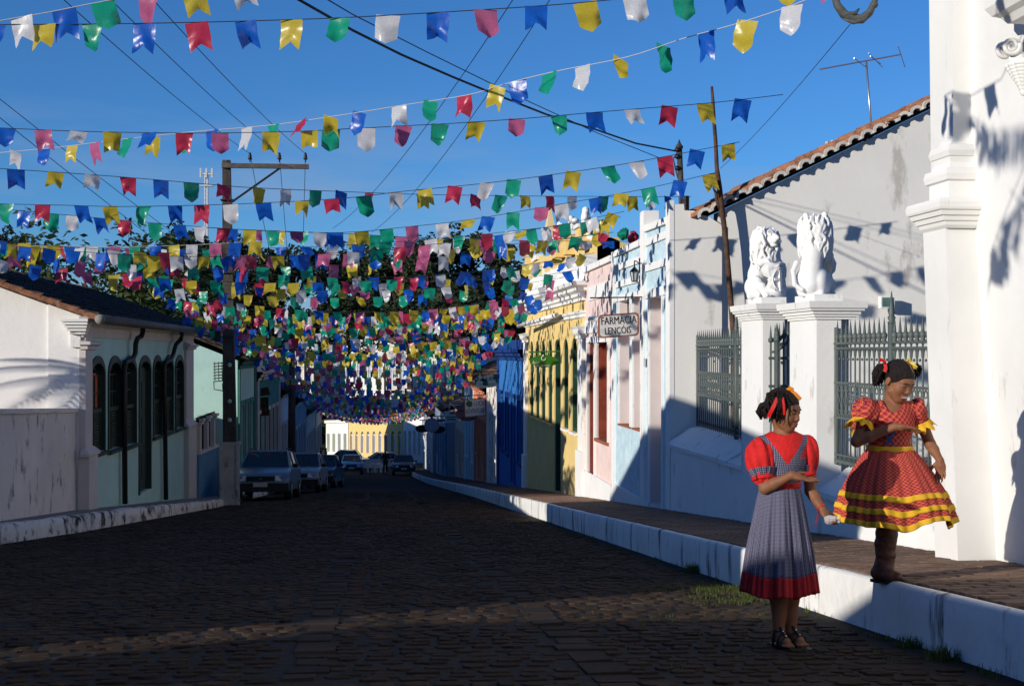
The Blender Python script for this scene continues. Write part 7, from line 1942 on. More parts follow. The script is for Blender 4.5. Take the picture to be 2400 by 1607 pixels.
def lipmask(C, Pf, Rm, c, sc):
    Q = (C - np.array(c)) @ np.array(Rm) / sc
    return (Q[:, 0] > .083) & (np.abs(Q[:, 1]) < .026) & (Q[:, 2] < -.046) & (Q[:, 2] > -.075)
mi[lipmask(C, P1h, Rh, hc, .97)] = 1
sdf_obj('body', V, F, [SKIN, LIPS], g1, X1, mi)
eyes(P1h, Rh, g1, X1, .97); brows(P1h, g1, X1, .97)
# hair
def hair_cap(t, X, c, Rm, sc, extra=None, cutf=.092, cutu=-.035, name='hair'):
    g = SDF(np.array(c) - .19, np.array(c) + .19, .0045); P = lambda f, s, u: Vector(c) + Rm @ (Vector((f, s, u)) * sc)
    g.ell(P(-.017, 0, .034), (.097 * sc, .081 * sc, .089 * sc), 0, Rm)
    g.ell(P(.085, 0, -.055), (.070 * sc, .10 * sc, .105 * sc), .006, Rm, True); g.ell(P(-.02, 0, -.115), (.13 * sc, .12 * sc, .07 * sc), .01, Rm, True)
    if extra: extra(g, P)
    V, F = g.mesh(1); return sdf_obj(name, V, F, HAIR, t, X), P
def ex1(g, P):
    b = A1(1789, 957, .03); g.ell(b, (.030, .030, .034), .012); g.ell(P(-.03, -.055, .10), (.026, .026, .018), .01)
h1, P1 = hair_cap(g1, X1, hc, Rh, .98, ex1)
R = random.Random(31); L_ = []
top = A1(1817, 924, -.07)
for i in range(46):       # locks falling on the near side
    s = Vector((R.uniform(-.045, .05), R.uniform(-.015, .02), R.uniform(-.02, .015))); e = A1(R.uniform(1802, 1832), R.uniform(966, 990), R.uniform(-.10, -.07))
    m_ = (top + s).lerp(e, .5) + Vector((R.uniform(-.012, .012), -.022, .01)); L_.append(([top + s, m_, e], [.0052, .0058, .0020]))
for (pts) in (((1838, 930, -.075), (1842, 955, -.095), (1840, 985, -.095), (1836, 996, -.09)), ((1842, 926, -.075), (1849, 945, -.098), (1854, 962, -.1), (1858, 970, -.095))):
    L_.append(([A1(*p) for p in pts], [.004, .004, .003, .0015][:len(pts)]))
bc_ = A1(1789, 957, .03)
for i in range(46):
    a = R.uniform(0, 6.28); s = bc_ + Vector((R.uniform(-.02, .02), R.uniform(-.03, .02), R.uniform(-.01, .03))); e = A1(R.uniform(1778, 1806), R.uniform(968, 984), R.uniform(-.02, .05)); mm = s.lerp(e, .5) + Vector((-.018, R.uniform(-.015, .015), 0)); L_.append(([s, mm, e], [.006, .006, .002]))
tubes('hair_locks', L_, HAIR, h1, X1)
m = ribbon([A1(1822, 932, -.09), A1(1815, 948, -.115), A1(1806, 966, -.115), A1(1801, 977, -.11)], .020, X1); m.build('ribbon', RIBR, h1)
m = ribbon([A1(1834, 930, -.09), A1(1837, 950, -.115), A1(1838, 972, -.105)], .012, X1); m.build('ribbon', RIBR, h1)
m = ribbon([A1(1842, 913, -.02), A1(1855, 916, -.04), A1(1866, 924, -.045), A1(1877, 936, -.04)], .022, X1, (.2, -1, .4)); m.build('ribbon', RIBO, h1)
m = ribbon([A1(1846, 914, -.03), A1(1852, 909, -.05), A1(1860, 914, -.04)], .02, X1, (.2, -1, .2)); m.build('ribbon', RIBO, h1)
# blouse and bib
def pr(g):
    g.cone(nb - Vector((0, 0, .028)), sl1 + Vector((.01, 0, .0)), .060, .052, .02); g.cone(nb - Vector((0, 0, .028)), sr1 - Vector((.01, 0, 0)), .060, .052, .02)
    g.ell(ch1 + Vector((0, 0, -.01)), (.126, .096, .145), .03); g.ell(wa1, (.102, .085, .11), .04); g.ell(wa1 - Vector((0, 0, .03)), (.104, .087, .07), .03)
def cu(g): g.cone(nb + Vector((0, 0, .06)), nb + Vector((0, -.012, -.012)), .060, .050, .004, True); g.ell(wa1 - Vector((0, 0, .19)), (.3, .3, .14), 0, neg=True)
xc1 = A1(1838, 1085).x; zt1_ = A1(1838, 1087).z; zs1 = A1(1838, 1033).z
def mid1(C):
    wv = np.clip((C[:, 2] - zt1_) / (zs1 - zt1_), -1, 1.3) * .084
    d = np.abs(C[:, 0] - xc1 - .0 * C[:, 2]); front = C[:, 1] < .03
    red = (front & (d < wv)) | (C[:, 2] < wa1.z + .006) & (C[:, 2] > wa1.z - .02)
    outer = front & (d > wv + .04) & (C[:, 2] > zt1_ + .035)
    return np.where(red | outer, 0, 1)
bodice(g1, X1, (-.26, -.17, .78), (.24, .17, 1.24), pr, cu, .0045, [REDC, GING], mid1, 'bodice', lambda V: np.stack([V[:, 0] + V[:, 1] * .5, V[:, 2]], 1))
def puff(t, X, name, c, r, arm_d, cuff_c, cuff_r, mat, seed, folds=9, noise=.10, h=.005):
    g = SDF(np.array(c) - np.array(r) * 1.5 - .03, np.array(c) + np.array(r) * 1.5 + .03, h); g.ell(c, r, 0); g.cone(c, cuff_c, min(r) * .7, cuff_r * 1.08, .03)
    V, F = g.mesh(2); R = random.Random(seed); d = nv(arm_d); ax = d.orthogonal().normalized(); ay = d.cross(ax)
    Q = V - np.array(c); a = np.arctan2(Q @ np.array(ay), Q @ np.array(ax)); lz = Q @ np.array(d)
    rad_ = Q - np.outer(lz, np.array(d)); k = 1 + noise * np.cos(folds * a + 1.5 * np.sin(2 * a + seed) + lz * 12) * np.clip(.35 + np.abs(lz) / max(r), 0, 1)
    V = np.array(c) + np.outer(lz, np.array(d)) + rad_ * k[:, None]
    return sdf_obj(name, V, F, mat, t, X), V, F
def ring(c, d, r, tube_r, amp, nf, X, n=60, m=8):
    d = nv(d); ax = d.orthogonal().normalized(); ay = d.cross(ax); b = MB(); b.smooth = True; pts = []
    for i in range(n + 1):
        a = 2 * math.pi * i / n; pts.append(X @ (Vector(c) + (ax * math.cos(a) + ay * math.sin(a)) * r * (1 + amp * math.cos(nf * a))))
    b.tube(pts, tube_r, m, caps=False); return b
cl = A1(1789, 1118, -.045); cr_ = A1(1888, 1106, .03)
puff(g1, X1, 'sleeve', A1(1783, 1073, -.005), (.080, .084, .112), el - sl1, cl, .048, REDC, 3)
puff(g1, X1, 'sleeve', A1(1892, 1064, .035), (.058, .074, .105), er - sr1, cr_, .045, REDC, 4)
for c, dd, r in ((cl, el - sl1, .052), (cr_, er - sr1, .046)):
    dn = nv(dd); ax = dn.orthogonal().normalized(); ay = dn.cross(ax); m = MB(); m.smooth = True; n_ = 72; uv_ = []
    for j, (off, rr_) in enumerate(((-.042, r * 1.42), (-.026, r * 1.28), (-.010, r * 1.10), (.0, r))):
        for i in range(n_ + 1):
            a = 2 * math.pi * i / n_; k = 1 + .06 * math.cos(16 * a); m.v.append(tuple(X1 @ (Vector(c) + dn * off + (ax * math.cos(a) + ay * math.sin(a)) * rr_ * k))); uv_.append((a * r, off))
    for j in range(3):
        for i in range(n_): m.f.append((j * (n_ + 1) + i, j * (n_ + 1) + i + 1, (j + 1) * (n_ + 1) + i + 1, (j + 1) * (n_ + 1) + i)); m.m.append(0); m.sm.append(True)
    o = m.build('cuff_band', GING, g1); l = o.data.uv_layers.new(name='UVMap'); U_ = np.array(uv_); li = np.empty(len(o.data.loops), np.int32); o.data.loops.foreach_get('vertex_index', li); l.data.foreach_set('uv', U_[li].astype(np.float32).ravel())
    ring(Vector(c) + dn * .006, dn, r * .98, .012, .02, 20, X1).build('cuff_elastic', REDC, g1)
# skirt
zw, zh = wa1.z - .0, A1(1828, 1388).z
def prof1(q):
    e = q ** .80; rx = lerp(.098, .188, e); ry = lerp(.084, .155, e); return rx, ry, lerp(zw, zh, q), .02 + .115 * min(1, q * 1.6)
sw1 = lambda q: lerp(wa1.x, A1(1826, 1388).x, q)
wv1 = lambda a: .62 * math.sin(7 * a + .5) + .5 * math.sin(11 * a + 1.7 + math.sin(a)) + .35 * math.sin(17 * a)
skirt('skirt', g1, X1, prof1, 0, 34, GING, 3, .010, t1=.825, swing=sw1, wav=wv1, na=300); skirt('hem_band', g1, X1, prof1, 0, 34, REDD, 3, .010, t0=.82, t1=1.0, nz=8, puff=.006, swing=sw1, wav=wv1, na=300)
def beltprof(q): return .106, .092, lerp(wa1.z + .016, wa1.z - .014, q), .012
skirt('belt', g1, X1, beltprof, wa1.x, 18, REDC, 2, nz=3)
# bracelet with hanging strings, sandals
dw = nv(wr - er); ring(wr - dw * .012, dw, .022, .0045, .05, 7, X1, 30, 6).build('bracelet', RIBR, g1)
tubes('bracelet_strings', [([wr + Vector((-.02, -.015, 0)), A1(1915, 1208, -.05), A1(1912, 1225, -.05), A1(1909, 1234, -.05)], .0016), ([wr + Vector((-.02, -.01, 0)), A1(1918, 1212, -.05), A1(1914, 1230, -.05)], .0016)], REDD, g1, X1)
for (au, yo, tu, tv) in ((1826, .03, 1852, 1511), (1853, .06, 1886, 1505)):
    an = A1(au, 1478, yo); toe = A1(tu, tv, yo - .13); toe.z = .012; heel = Vector((an.x - .02, yo + .03, .006)); d_ = (toe - heel); d_.z = 0; d_.normalize(); s_ = Vector((-d_.y, d_.x, 0)); L2 = (Vector((toe.x, toe.y, 0)) - Vector((heel.x, heel.y, 0))).length + .03
    m = MB(); out = [(-.02, .022), (.04, .03), (L2 * .6, .038), (L2 * .85, .040), (L2 + .005, .022), (L2 + .005, -.022), (L2 * .85, -.036), (L2 * .5, -.03), (.03, -.028), (-.02, -.02)]
    m.prism([X1 @ (heel + d_ * a + s_ * b + Vector((0, 0, -.022))) for a, b in out], (0, 0, .013)); so = m.build('sandal', BLK, g1)
    st = []
    for q_, hgt, wd in ((.62, .045, .036), (.45, .062, .032), (.22, .095, .034)):
        c = heel + d_ * L2 * q_; st.append(([c + s_ * wd + Vector((0, 0, -.012)), c + s_ * wd * .8 + Vector((0, 0, hgt * .6)), c + Vector((0, 0, hgt)), c - s_ * wd * .8 + Vector((0, 0, hgt * .6)), c - s_ * wd + Vector((0, 0, -.012))], .0065))
    st.append(([heel + d_ * L2 * .62 + Vector((0, 0, .046)), heel + d_ * L2 * .45 + Vector((0, 0, .064)), heel + d_ * L2 * .22 + Vector((0, 0, .098))], .007))
    tubes('sandal_straps', st, BLK, so, X1)
    for q_, hgt in ((.62, .053), (.45, .071), (.28, .092)):
        m = MB(); m.smooth = True; m.ell(tuple(X1 @ (heel + d_ * L2 * q_ + Vector((0, -.004, hgt)))), (.006, .006, .006), 8, 6); m.build('stud', STUD, so)
ring(A1(1826, 1476, .03), (0, 0, 1), .034, .006, 0, 1, X1, 24, 6).build('ankle_strap', BLK, g1)
# small clear bag of sweets held in her hand
BAGM = M('clear wrapper', (.75, .75, .76), rough=.15, spec=.6, alpha=.45); bgp = A1(1945, 1217, -.09)
bg_ = thing('sweet_bag', X1 @ bgp, 'small clear plastic bag of sweets held in a hand', 'bag')
m = MB(); m.smooth = False; R = random.Random(2); m.ell((0, 0, 0), (.032, .018, .022), 10, 7); m.v = [tuple(X1 @ (bgp + Vector(p) * R.uniform(.85, 1.15))) for p in m.v]; m.build('pouch', BAGM, bg_)
m = MB(); c = A1(1961, 1216, -.09); v = []
for i in range(6):
    for j in range(5): v.append(X1 @ (bgp.lerp(c, .25 + i / 5.0 * 1.1) + Vector((.01 * (j - 2) * -.3, R.uniform(-.006, .006), (j - 2) * .0075 * (.5 + i / 5.0)))))
m.add(v, [(i * 5 + j, i * 5 + j + 1, (i + 1) * 5 + j + 1, (i + 1) * 5 + j) for i in range(5) for j in range(4)]); m.build('bag_neck', BAGM, bg_)
for i, cc in enumerate((REDC, YELC, RIBR, RIBB, REDC)):
    m = MB(); m.smooth = True; m.ell(tuple(X1 @ (bgp + Vector((R.uniform(-.016, .016), R.uniform(-.008, .004), R.uniform(-.012, .008))))), (.007, .007, .006), 8, 6); m.build('sweet', cc, bg_)

# ---- girl in red plaid dress dancing on the pavement
G2, d2 = foot_ground(2078, 1356, lambda x, y: gz(y) + KH + .022)
g2 = thing('person', G2, 'person in red plaid dress with yellow ruffles dancing on one boot', 'person')
X2 = Matrix.Translation(G2) @ Matrix.Rotation(-YAW, 4, 'Z')
def A2(u, v, y=0.0):
    s = (d2 + y) / FPX; return Vector(((u - U0) * s - (2078 - U0) * d2 / FPX, y, (V0 - v) * s - (V0 - 1356) * d2 / FPX))
g = SDF((-.30, -.36, -.03), (.42, .30, 1.42), .0042)
hc2 = A2(2106, 893, -.03); psi = rad(-62); pit = rad(-26)
Rh2 = Matrix.Rotation(psi, 3, 'Z') @ Matrix.Rotation(-pit, 3, 'Y') @ Matrix.Rotation(rad(-4), 3, 'X')
P2h = head(g, hc2, Rh2, 1.0, 1.0)
nb2 = A2(2089, 950, .02); sl2, sr2 = A2(2036, 962, .0), A2(2147, 960, .03); ch2 = A2(2090, 990, .01); wa2 = A2(2084, 1052, .01)
g.chain([P2h(-.03, 0, -.05), nb2 + Vector((.0, 0, .02)), nb2 + Vector((0, 0, -.035))], [.036, .037, .05], .02)
g.cone(nb2 - Vector((0, 0, .035)), sl2, .045, .043, .02); g.cone(nb2 - Vector((0, 0, .035)), sr2, .045, .043, .02)
g.ell(ch2, (.115, .085, .13), .03); g.ell(wa2, (.105, .082, .10), .04); g.ell(wa2 - Vector((0, 0, .12)), (.115, .09, .11), .04)
el2, wl2 = A2(2008, 1034, -.07), A2(2098, 999, -.165); er2, wr2 = A2(2180, 1040, .05), A2(2203, 1078, -.03)
g.chain([sl2, sl2.lerp(el2, .5), el2], [.045, .036, .032], .012); g.chain([el2, el2.lerp(wl2, .35), wl2], [.032, .031, .021], .012)
g.chain([sr2, sr2.lerp(er2, .5), er2], [.043, .035, .031], .012); g.chain([er2, er2.lerp(wr2, .35), wr2], [.031, .030, .020], .012)
hand(g, wl2, A2(2156, 1008, -.19) - wl2, (.15, -.45, -1), 1, (.10, .06, .06, .10), .95, -.8, .3)
hand(g, wr2, A2(2206, 1125, -.04) - wr2, (-.5, -.8, 0), 1, (.28, .32, .34, .38), .92, .4)
hp, kn, an = A2(2078, 1150, .02), A2(2080, 1238, .02), A2(2073, 1330, .02)
g.chain([wa2 - Vector((0, 0, .15)), hp, kn, an], [.09, .072, .05, .034], .012)
kn2, an2 = A2(2095, 1215, .08), A2(2080, 1200, .27)
g.chain([wa2 - Vector((0, 0, .15)), kn2, an2], [.09, .055, .034], .012)
V, F = g.mesh(1); C = fc(V, F); mi = np.zeros(len(F)); lm = lipmask(C, P2h, Rh2, hc2, 1.0); mi[lm] = 1
Q = (C - np.array(hc2)) @ np.array(Rh2); mi[(Q[:, 0] > .080) & (np.abs(Q[:, 1]) < .020) & (np.abs(Q[:, 2] + .0555) < .0042)] = 2
sdf_obj('body', V, F, [SKIN, LIPS, TEETH], g2, X2, mi)
eyes(P2h, Rh2, g2, X2, 1.0, (1, 0, -.8)); brows(P2h, g2, X2, 1.0)
h2, PP = hair_cap(g2, X2, hc2, Rh2, 1.0, None)
R = random.Random(41); L_ = []
for (cu_, cv_, cy_, eu0, eu1, ev0, ev1, nn) in ((2068, 860, -.02, 2044, 2070, 885, 905, 60), (2141, 860, .02, 2138, 2150, 872, 890, 36)):
    c0 = A2(cu_, cv_, cy_)
    for i in range(nn):
        s = c0 + Vector((R.uniform(-.02, .015), R.uniform(-.02, .02), R.uniform(-.012, .02))); e = A2(R.uniform(eu0, eu1), R.uniform(ev0, ev1), cy_ + R.uniform(-.035, .035)); sg = -1 if cu_ < 2100 else 1
        m_ = s.lerp(e, .45) + Vector((sg * R.uniform(.0, .030), R.uniform(-.02, .02), R.uniform(.0, .015))); kx = Vector((R.uniform(-.008, .008), R.uniform(-.008, .008), 0)); L_.append(([s, m_, m_.lerp(e, .5) + kx, e], [.007, .0085, .007, .0025]))
tag(tubes('pigtails', L_, HAIR, h2, X2), kind='stuff')
tubes('hair_parting', [([PP(.075, 0, .092), PP(.03, .0, .1205), PP(-.03, 0, .1215)], [.0022, .0028, .002])], SKIN, h2, X2)
for pts in (((2076, 856, -.05), (2072, 846, -.08), (2064, 842, -.08), (2063, 848, -.06)), ((2074, 852, -.06), (2076, 862, -.08), (2073, 871, -.085))):
    ribbon([A2(*p) for p in pts], .020, X2).build('ribbon', RIBR, h2)
for pts in (((2128, 852, -.04), (2124, 844, -.06), (2131, 842, -.06), (2136, 850, -.04)), ((2133, 850, -.05), (2141, 854, -.07), (2149, 862, -.06)), ((2130, 850, -.05), (2138, 858, -.07), (2143, 864, -.07))):
    ribbon([A2(*p) for p in pts], .020, X2, (.1, -1, .3)).build('ribbon', RIBY, h2)
def pr(g):
    g.cone(nb2 - Vector((0, 0, .038)), sl2, .058, .056, .02); g.cone(nb2 - Vector((0, 0, .038)), sr2, .058, .056, .02)
    g.ell(ch2, (.130, .100, .145), .03); g.ell(wa2, (.122, .098, .10), .04)
def cu(g):
    g.cone(nb2 + Vector((.005, -.02, .06)), A2(2098, 962, -.12), .072, .030, .006, True); g.cone(A2(2096, 945, -.10), A2(2103, 972, -.13), .055, .012, .006, True); g.ell(wa2 - Vector((0, 0, .15)), (.3, .3, .13), 0, neg=True)
bodice(g2, X2, (-.28, -.18, .70), (.32, .18, 1.18), pr, cu, .0045, [PLAID], None, 'bodice', lambda V: np.stack([V[:, 0] + V[:, 1] * .6, V[:, 2]], 1))
for c, r, dd, cc, cr__, sd_ in ((A2(2030, 962, -.01), (.078, .080, .075), el2 - sl2, A2(2020, 993, -.03), .05, 5), (A2(2149, 962, .03), (.048, .066, .075), er2 - sr2, A2(2157, 992, .03), .046, 6)):
    o, V, F = puff(g2, X2, 'sleeve', c, r, dd, cc, cr__, PLAID, sd_, 8, .11); set_uv_direct(o, np.stack([V[:, 0] + V[:, 1] * .7, V[:, 2]], 1), F)
    dn = nv(dd); ax = dn.orthogonal().normalized(); ay = dn.cross(ax); m = MB(); m.smooth = True; n_ = 90
    for j, (off, rr_, am) in enumerate(((-.012, cr__ * 1.25, .02), (.012, cr__ * 1.42, .10), (.034, cr__ * 1.62, .16))):
        for i in range(n_ + 1):
            a = 2 * math.pi * i / n_; w = math.cos(9 * a + math.sin(a * 2)); m.v.append(tuple(X2 @ (Vector(cc) + dn * (off + .008 * w * j) + (ax * math.cos(a) + ay * math.sin(a)) * rr_ * (1 + am * w))))
    for j in range(2):
        for i in range(n_): m.f.append((j * (n_ + 1) + i, j * (n_ + 1) + i + 1, (j + 1) * (n_ + 1) + i + 1, (j + 1) * (n_ + 1) + i)); m.m.append(0); m.sm.append(True)
    m.build('sleeve_ruffle', YELC, g2)
zw2, zh2 = wa2.z, A2(2095, 1216).z
def prof2(q):
    e = math.sin(min(1, q) * math.pi / 2) ** .85 * .72 + .28 * q; rx = lerp(.128, .322, e); ry = lerp(.102, .255, e); return rx, ry, lerp(zw2, zh2, q), .03 + .05 * q
sw2 = lambda q: lerp(wa2.x, A2(2098, 1216).x, q)
wv2 = lambda a: math.sin(6 * a + .9) * .9 + .5 * math.sin(10 * a + 2.0)
skirt('skirt', g2, X2, prof2, 0, 30, PLAID, 8, .016, swing=sw2, na=320, nz=34, wav=wv2)
for (a, b, pf) in ((.60, .68, .018), (.78, .86, .022), (.955, 1.035, .012)):
    skirt('skirt_ruffle', g2, X2, prof2, 0, 30, YELC, 8, .016, t0=a, t1=b, nz=4, puff=pf, swing=sw2, na=320, wav=wv2)
def bp2(q): return .131, .106, lerp(wa2.z + .022, wa2.z - .016, q), .004
skirt('belt', g2, X2, bp2, wa2.x, 12, YELC, 2, nz=3)
ribbon([A2(2074, 1012, -.098), A2(2083, 1026, -.102), A2(2094, 1042, -.102)], .016, X2).build('bow_ribbon', RIBB, g2)
ribbon([A2(2098, 1010, -.094), A2(2087, 1026, -.100), A2(2076, 1042, -.100)], .016, X2).build('bow_ribbon', RIBB, g2)
# boots
def boot(top, an, heel, toe, tr, name='boot'):
    g = SDF(np.minimum(np.minimum(top, heel), np.minimum(toe, an)) - .10, np.maximum(np.maximum(top, heel), np.maximum(toe, an)) + .10, .005)
    R = random.Random(3); n = 7
    for i in range(n):
        a, b = top.lerp(an, i / n), top.lerp(an, (i + 1) / n); o = Vector((R.uniform(-.006, .006), R.uniform(-.006, .006), 0)); g.cone(a + o, b + o, lerp(tr, .047, i / n) + .006 * (i % 2), lerp(tr, .047, (i + 1) / n), .008)
    g.cone(an, heel, .047, .036, .02); g.chain([heel, heel.lerp(toe, .6), toe], [.035, .036, .026], .015); g.cone(an, heel.lerp(toe, .55), .042, .030, .03)
    g.cone(top + (top - an).normalized() * .05, top + (top - an).normalized() * .0, tr * .8, tr * .8, .002, True)
    V, F = g.mesh(1); b = sdf_obj(name, V, F, BOOT, g2, X2); return b
top, an = A2(2080, 1240, .02), A2(2072, 1322, .02); heel = Vector((A2(2056, 1340, .03).x, .03, .030)); toe = Vector((A2(2104, 1345, -.05).x, -.055, .022))
b_ = boot(top, an, heel, toe, .060)
m = MB(); d_ = (toe - heel); d_.z = 0; d_.normalize(); s_ = Vector((-d_.y, d_.x, 0)); L2 = (toe - heel).length
m.prism([X2 @ (Vector((heel.x, heel.y, -.022)) + d_ * a + s_ * b) for a, b in ((-.035, .02), (.0, .034), (L2 * .6, .036), (L2, .026), (L2 + .026, 0), (L2, -.026), (L2 * .6, -.036), (0, -.034), (-.035, -.02))], (0, 0, .016)); m.build('sole', BLK, b_)
boot(A2(2093, 1212, .12), A2(2082, 1202, .27), A2(2080, 1196, .31), A2(2076, 1216, .33), .055)

# ---- small far people
def walker(label, u, d, h, shirt, trousers, face=0.0, pose=0, skin=SKIN):
    p = gp(u, d); p = (p[0], p[1], gz(p[1]) + (.04 if abs(p[0]) < 4 else .2)); t = thing('person', p, label, 'person'); X = Matrix.Translation(Vector(p)) @ Matrix.Rotation(face, 4, 'Z') @ Matrix.Scale(h / 1.7, 4)
    g = SDF((-.4, -.4, -.05), (.4, .4, 1.78), .016); g.ell((0, 0, 1.60), (.075, .09, .11), 0); g.cone((0, 0, 1.5), (0, 0, 1.42), .05, .06, .02)
    g.ell((0, 0, 1.25), (.18, .11, .2), .04); g.ell((0, 0, 1.0), (.15, .105, .17), .05)
    for q in (-1, 1):
        g.chain([(q * .17, 0, 1.40), (q * (.27 if pose else .21), .02, 1.12), (q * (.15 if pose else .22), -.05, .90)], [.055, .045, .035], .02); g.cone((q * (.15 if pose else .22), -.05, .9), (q * (.13 if pose else .22), -.07, .80), .035, .03, .01)
        g.chain([(q * .08, 0, .95), (q * .10, -.01 * q, .5), (q * .11, .02 * q, .08)], [.095, .065, .045], .03); g.cone((q * .11, .02 * q, .04), (q * .12, -.14, .03), .04, .035, .02)
    V, F = g.mesh(2); C = fc(V, F); mi = np.where(C[:, 2] > 1.44, 0, np.where(C[:, 2] > .95, 1, np.where(C[:, 2] > .1, 2, 3))); mi = np.where((C[:, 2] > 1.62) & (C[:, 1] > -.05) | (C[:, 2] > 1.67), 3, mi); mi = np.where((np.abs(C[:, 0]) > .2) & (C[:, 2] < 1.1) & (C[:, 2] > .7), 0, mi)
    sdf_obj('body', V, F, [skin, shirt, trousers, HAIR], t, X, mi)
DKC = M('dark cloth', (.02, .022, .025)); OLV = M('olive cloth', (.03, .035, .02)); WHC = M('white cloth', (.6, .6, .6)); BLC = M('blue cloth', (.05, .12, .4))
walker('person in dark clothes standing with hands on hips in the far street', 903, 93, 1.75, OLV, DKC, .3, 1)
walker('person in red shirt standing at the kerb behind the nearest parked car', 576, 44, 1.7, REDD, DKC, .5)
walker('person in long red clothes in the far crowd', 737, 112, 1.7, REDC, REDC, 0)
walker('person in white shirt in the far crowd beside the red one', 722, 113, 1.7, WHC, DKC, 1)
walker('person in blue shirt in the far crowd nearest the arches', 752, 114, 1.7, BLC, DKC, 2)
walker('person in yellow shirt in the far crowd beside the pickup', 764, 113, 1.65, YELC, DKC, 2)
# ------------------------------------------------------------------ hanging signs
SW = M('sign white enamel', (.62, .60, .58), rough=.5, var=.08, scale=8, dirt=(.38, .34, .31), dirt_amt=.25, dirt_scale=(4, 4, 4)); SBK = M('sign lettering black', (.015, .013, .013), rough=.6); SBR = M('sign border red brown', (.28, .11, .08), rough=.6)
SGR = M('leaf green enamel', (.035, .16, .012), rough=.4); SNV = M('slate blue board', (.045, .075, .10), rough=.6); SMV = M('mauve board', (.22, .15, .16), rough=.6); SOR = M('orange red enamel', (.72, .11, .015), rough=.5); SWT = M('lettering white', (.75, .75, .72), rough=.6)
ROT = (PI / 2, 0, 0)
def board(name, label, poly, Y, mat, th=.03):
    "flat sign facing down the street towards the camera; poly in image px projected on the plane Y"
    P = [onY(u, v, Y) for u, v in poly]; c = sum(P, Vector()) / len(P)
    t = thing(name, c, label, 'sign'); m = MB(); m.prism(P, (0, th, 0)); m.build('panel', mat, t); return t
def rr(u0, v0, u1, v1, r, n=5, sk=0.0):
    out = []
    for cx, cy, a0 in ((u1 - r, v0 + r, -90), (u1 - r, v1 - r, 0), (u0 + r, v1 - r, 90), (u0 + r, v0 + r, 180)):
        for i in range(n + 1):
            a = rad(a0 + 90 * i / n); out.append((cx + r * math.cos(a), cy + r * math.sin(a) + sk * (cx + r * math.cos(a) - u0)))
    return out
def hang_rods(t, Y, items, r=.012, mat=BLACKIRON):
    for (a, b) in items:
        m = MB(); m.tube([onY(a[0], a[1], Y), onY(b[0], b[1], Y)], r, 6); m.build('hanger', mat, t)
# pharmacy
Ys = YX(1511, XR) - .02
t = board('hanging_sign', 'white pharmacy sign with black capitals hanging from a rod on the pale blue house', rr(1402, 738, 1498, 793, 10, sk=-.07), Ys, SBR, .04)
m = MB(); m.prism([onY(u, v, Ys - .004) for u, v in rr(1406, 742, 1494, 789, 8, sk=-.07)], (0, .003, 0)); m.build('face', SW, t)
sc_ = onY(0, 0, Ys); pxm = FPX / (onY(1450, 760, Ys).dot(Vector((SA, CA, 0))))
def sign_text(t, body, u, v, hpx, Y, mat, rot=0.0, sx=.85, sh=0.0, wpx=None):
    p = onY(u, v, Y - .008); px = FPX / p.dot(Vector((SA, CA, 0)))
    o = txt(body, hpx / px / .70, p, (PI / 2, rot, 0), mat, t, 'lettering', .0015, sx=sx, shear=sh)
    if wpx:
        xs_ = [v_.co.x for v_ in o.data.vertices]; o.scale.x = wpx / px / (max(xs_) - min(xs_) + 1e-6)
    return o
sign_text(t, 'FARMÁCIA', 1450, 751, 18, Ys, SBK, -.06, wpx=84); sign_text(t, 'LENÇÓIS', 1448, 775, 16, Ys, SBK, -.06, wpx=62)
hang_rods(t, Ys, (((1383, 698), (1511, 696)), ((1432, 697), (1432, 738)), ((1472, 697), (1472, 735))))
# green leaf
Yg_ = YX(1312, XR)
lf = [(1238, 838)] + [(1238 + 74 * i / 14, 846 - 15 * math.sin(math.pi * i / 14) ** .8) for i in range(1, 14)] + [(1312, 846)] + [(1238 + 74 * i / 14, 846 + 15 * math.sin(math.pi * i / 14) ** .8) for i in range(13, 0, -1)]
t = board('hanging_sign', 'green leaf shaped shop sign on the yellow house', lf, Yg_, SGR)
sign_text(t, 'bio', 1256, 849, 8, Yg_, SWT, -.03, sh=.2, wpx=16); sign_text(t, 'orgânicos', 1274, 856, 5, Yg_, SWT, -.03, wpx=32)
m = MB(); c = onY(1274, 839, Yg_ - .012); m.smooth = True; m.tube([c + Vector((.05 * math.cos(k * .45), 0, .05 * math.sin(k * .45))) for k in range(3, 15)], .009, 5); m.tube([c + Vector((-.02, 0, .06)), c + Vector((.0, 0, .085))], .012, 5); m.build('sprout_mark', SWT, t)
hang_rods(t, Yg_, (((1240, 825), (1313, 823)), ((1262, 825), (1262, 834)), ((1288, 824), (1288, 833))), .02, SGR)
# slate board with triangle
Yl = YX(1170, XR)
sc = [(1140 + 27 * math.cos(a) * (1 + .02 * math.cos(10 * a)), 893 + 15 * math.copysign(abs(math.sin(a)) ** .45, math.sin(a)) * (1 + .04 * math.cos(18 * a))) for a in [2 * PI * k / 48 for k in range(48)]]
t = board('hanging_sign', 'slate blue sign with scalloped edge and triangle beside the royal blue house', sc, Yl, SNV)
sign_text(t, 'LAC', 1151, 888, 9, Yl, SBK, 0, wpx=26)
m = MB(); m.prism([onY(u, v, Yl - .012) for u, v in ((1131, 883), (1138, 893), (1123, 893))], (0, .008, 0)); m.build('triangle_mark', SBK, t)
m = MB()
for v, a, b in ((898, 1119, 1162), (902, 1124, 1158)): m.prism([onY(u, vv, Yl - .010) for u, vv in ((a, v), (b, v), (b, v + 1.2), (a, v + 1.2))], (0, .006, 0))
m.build('ruled_lines', SBK, t)
hang_rods(t, Yl, (((1120, 871), (1174, 870)), ((1128, 871), (1128, 880)), ((1154, 871), (1154, 880))), .02)
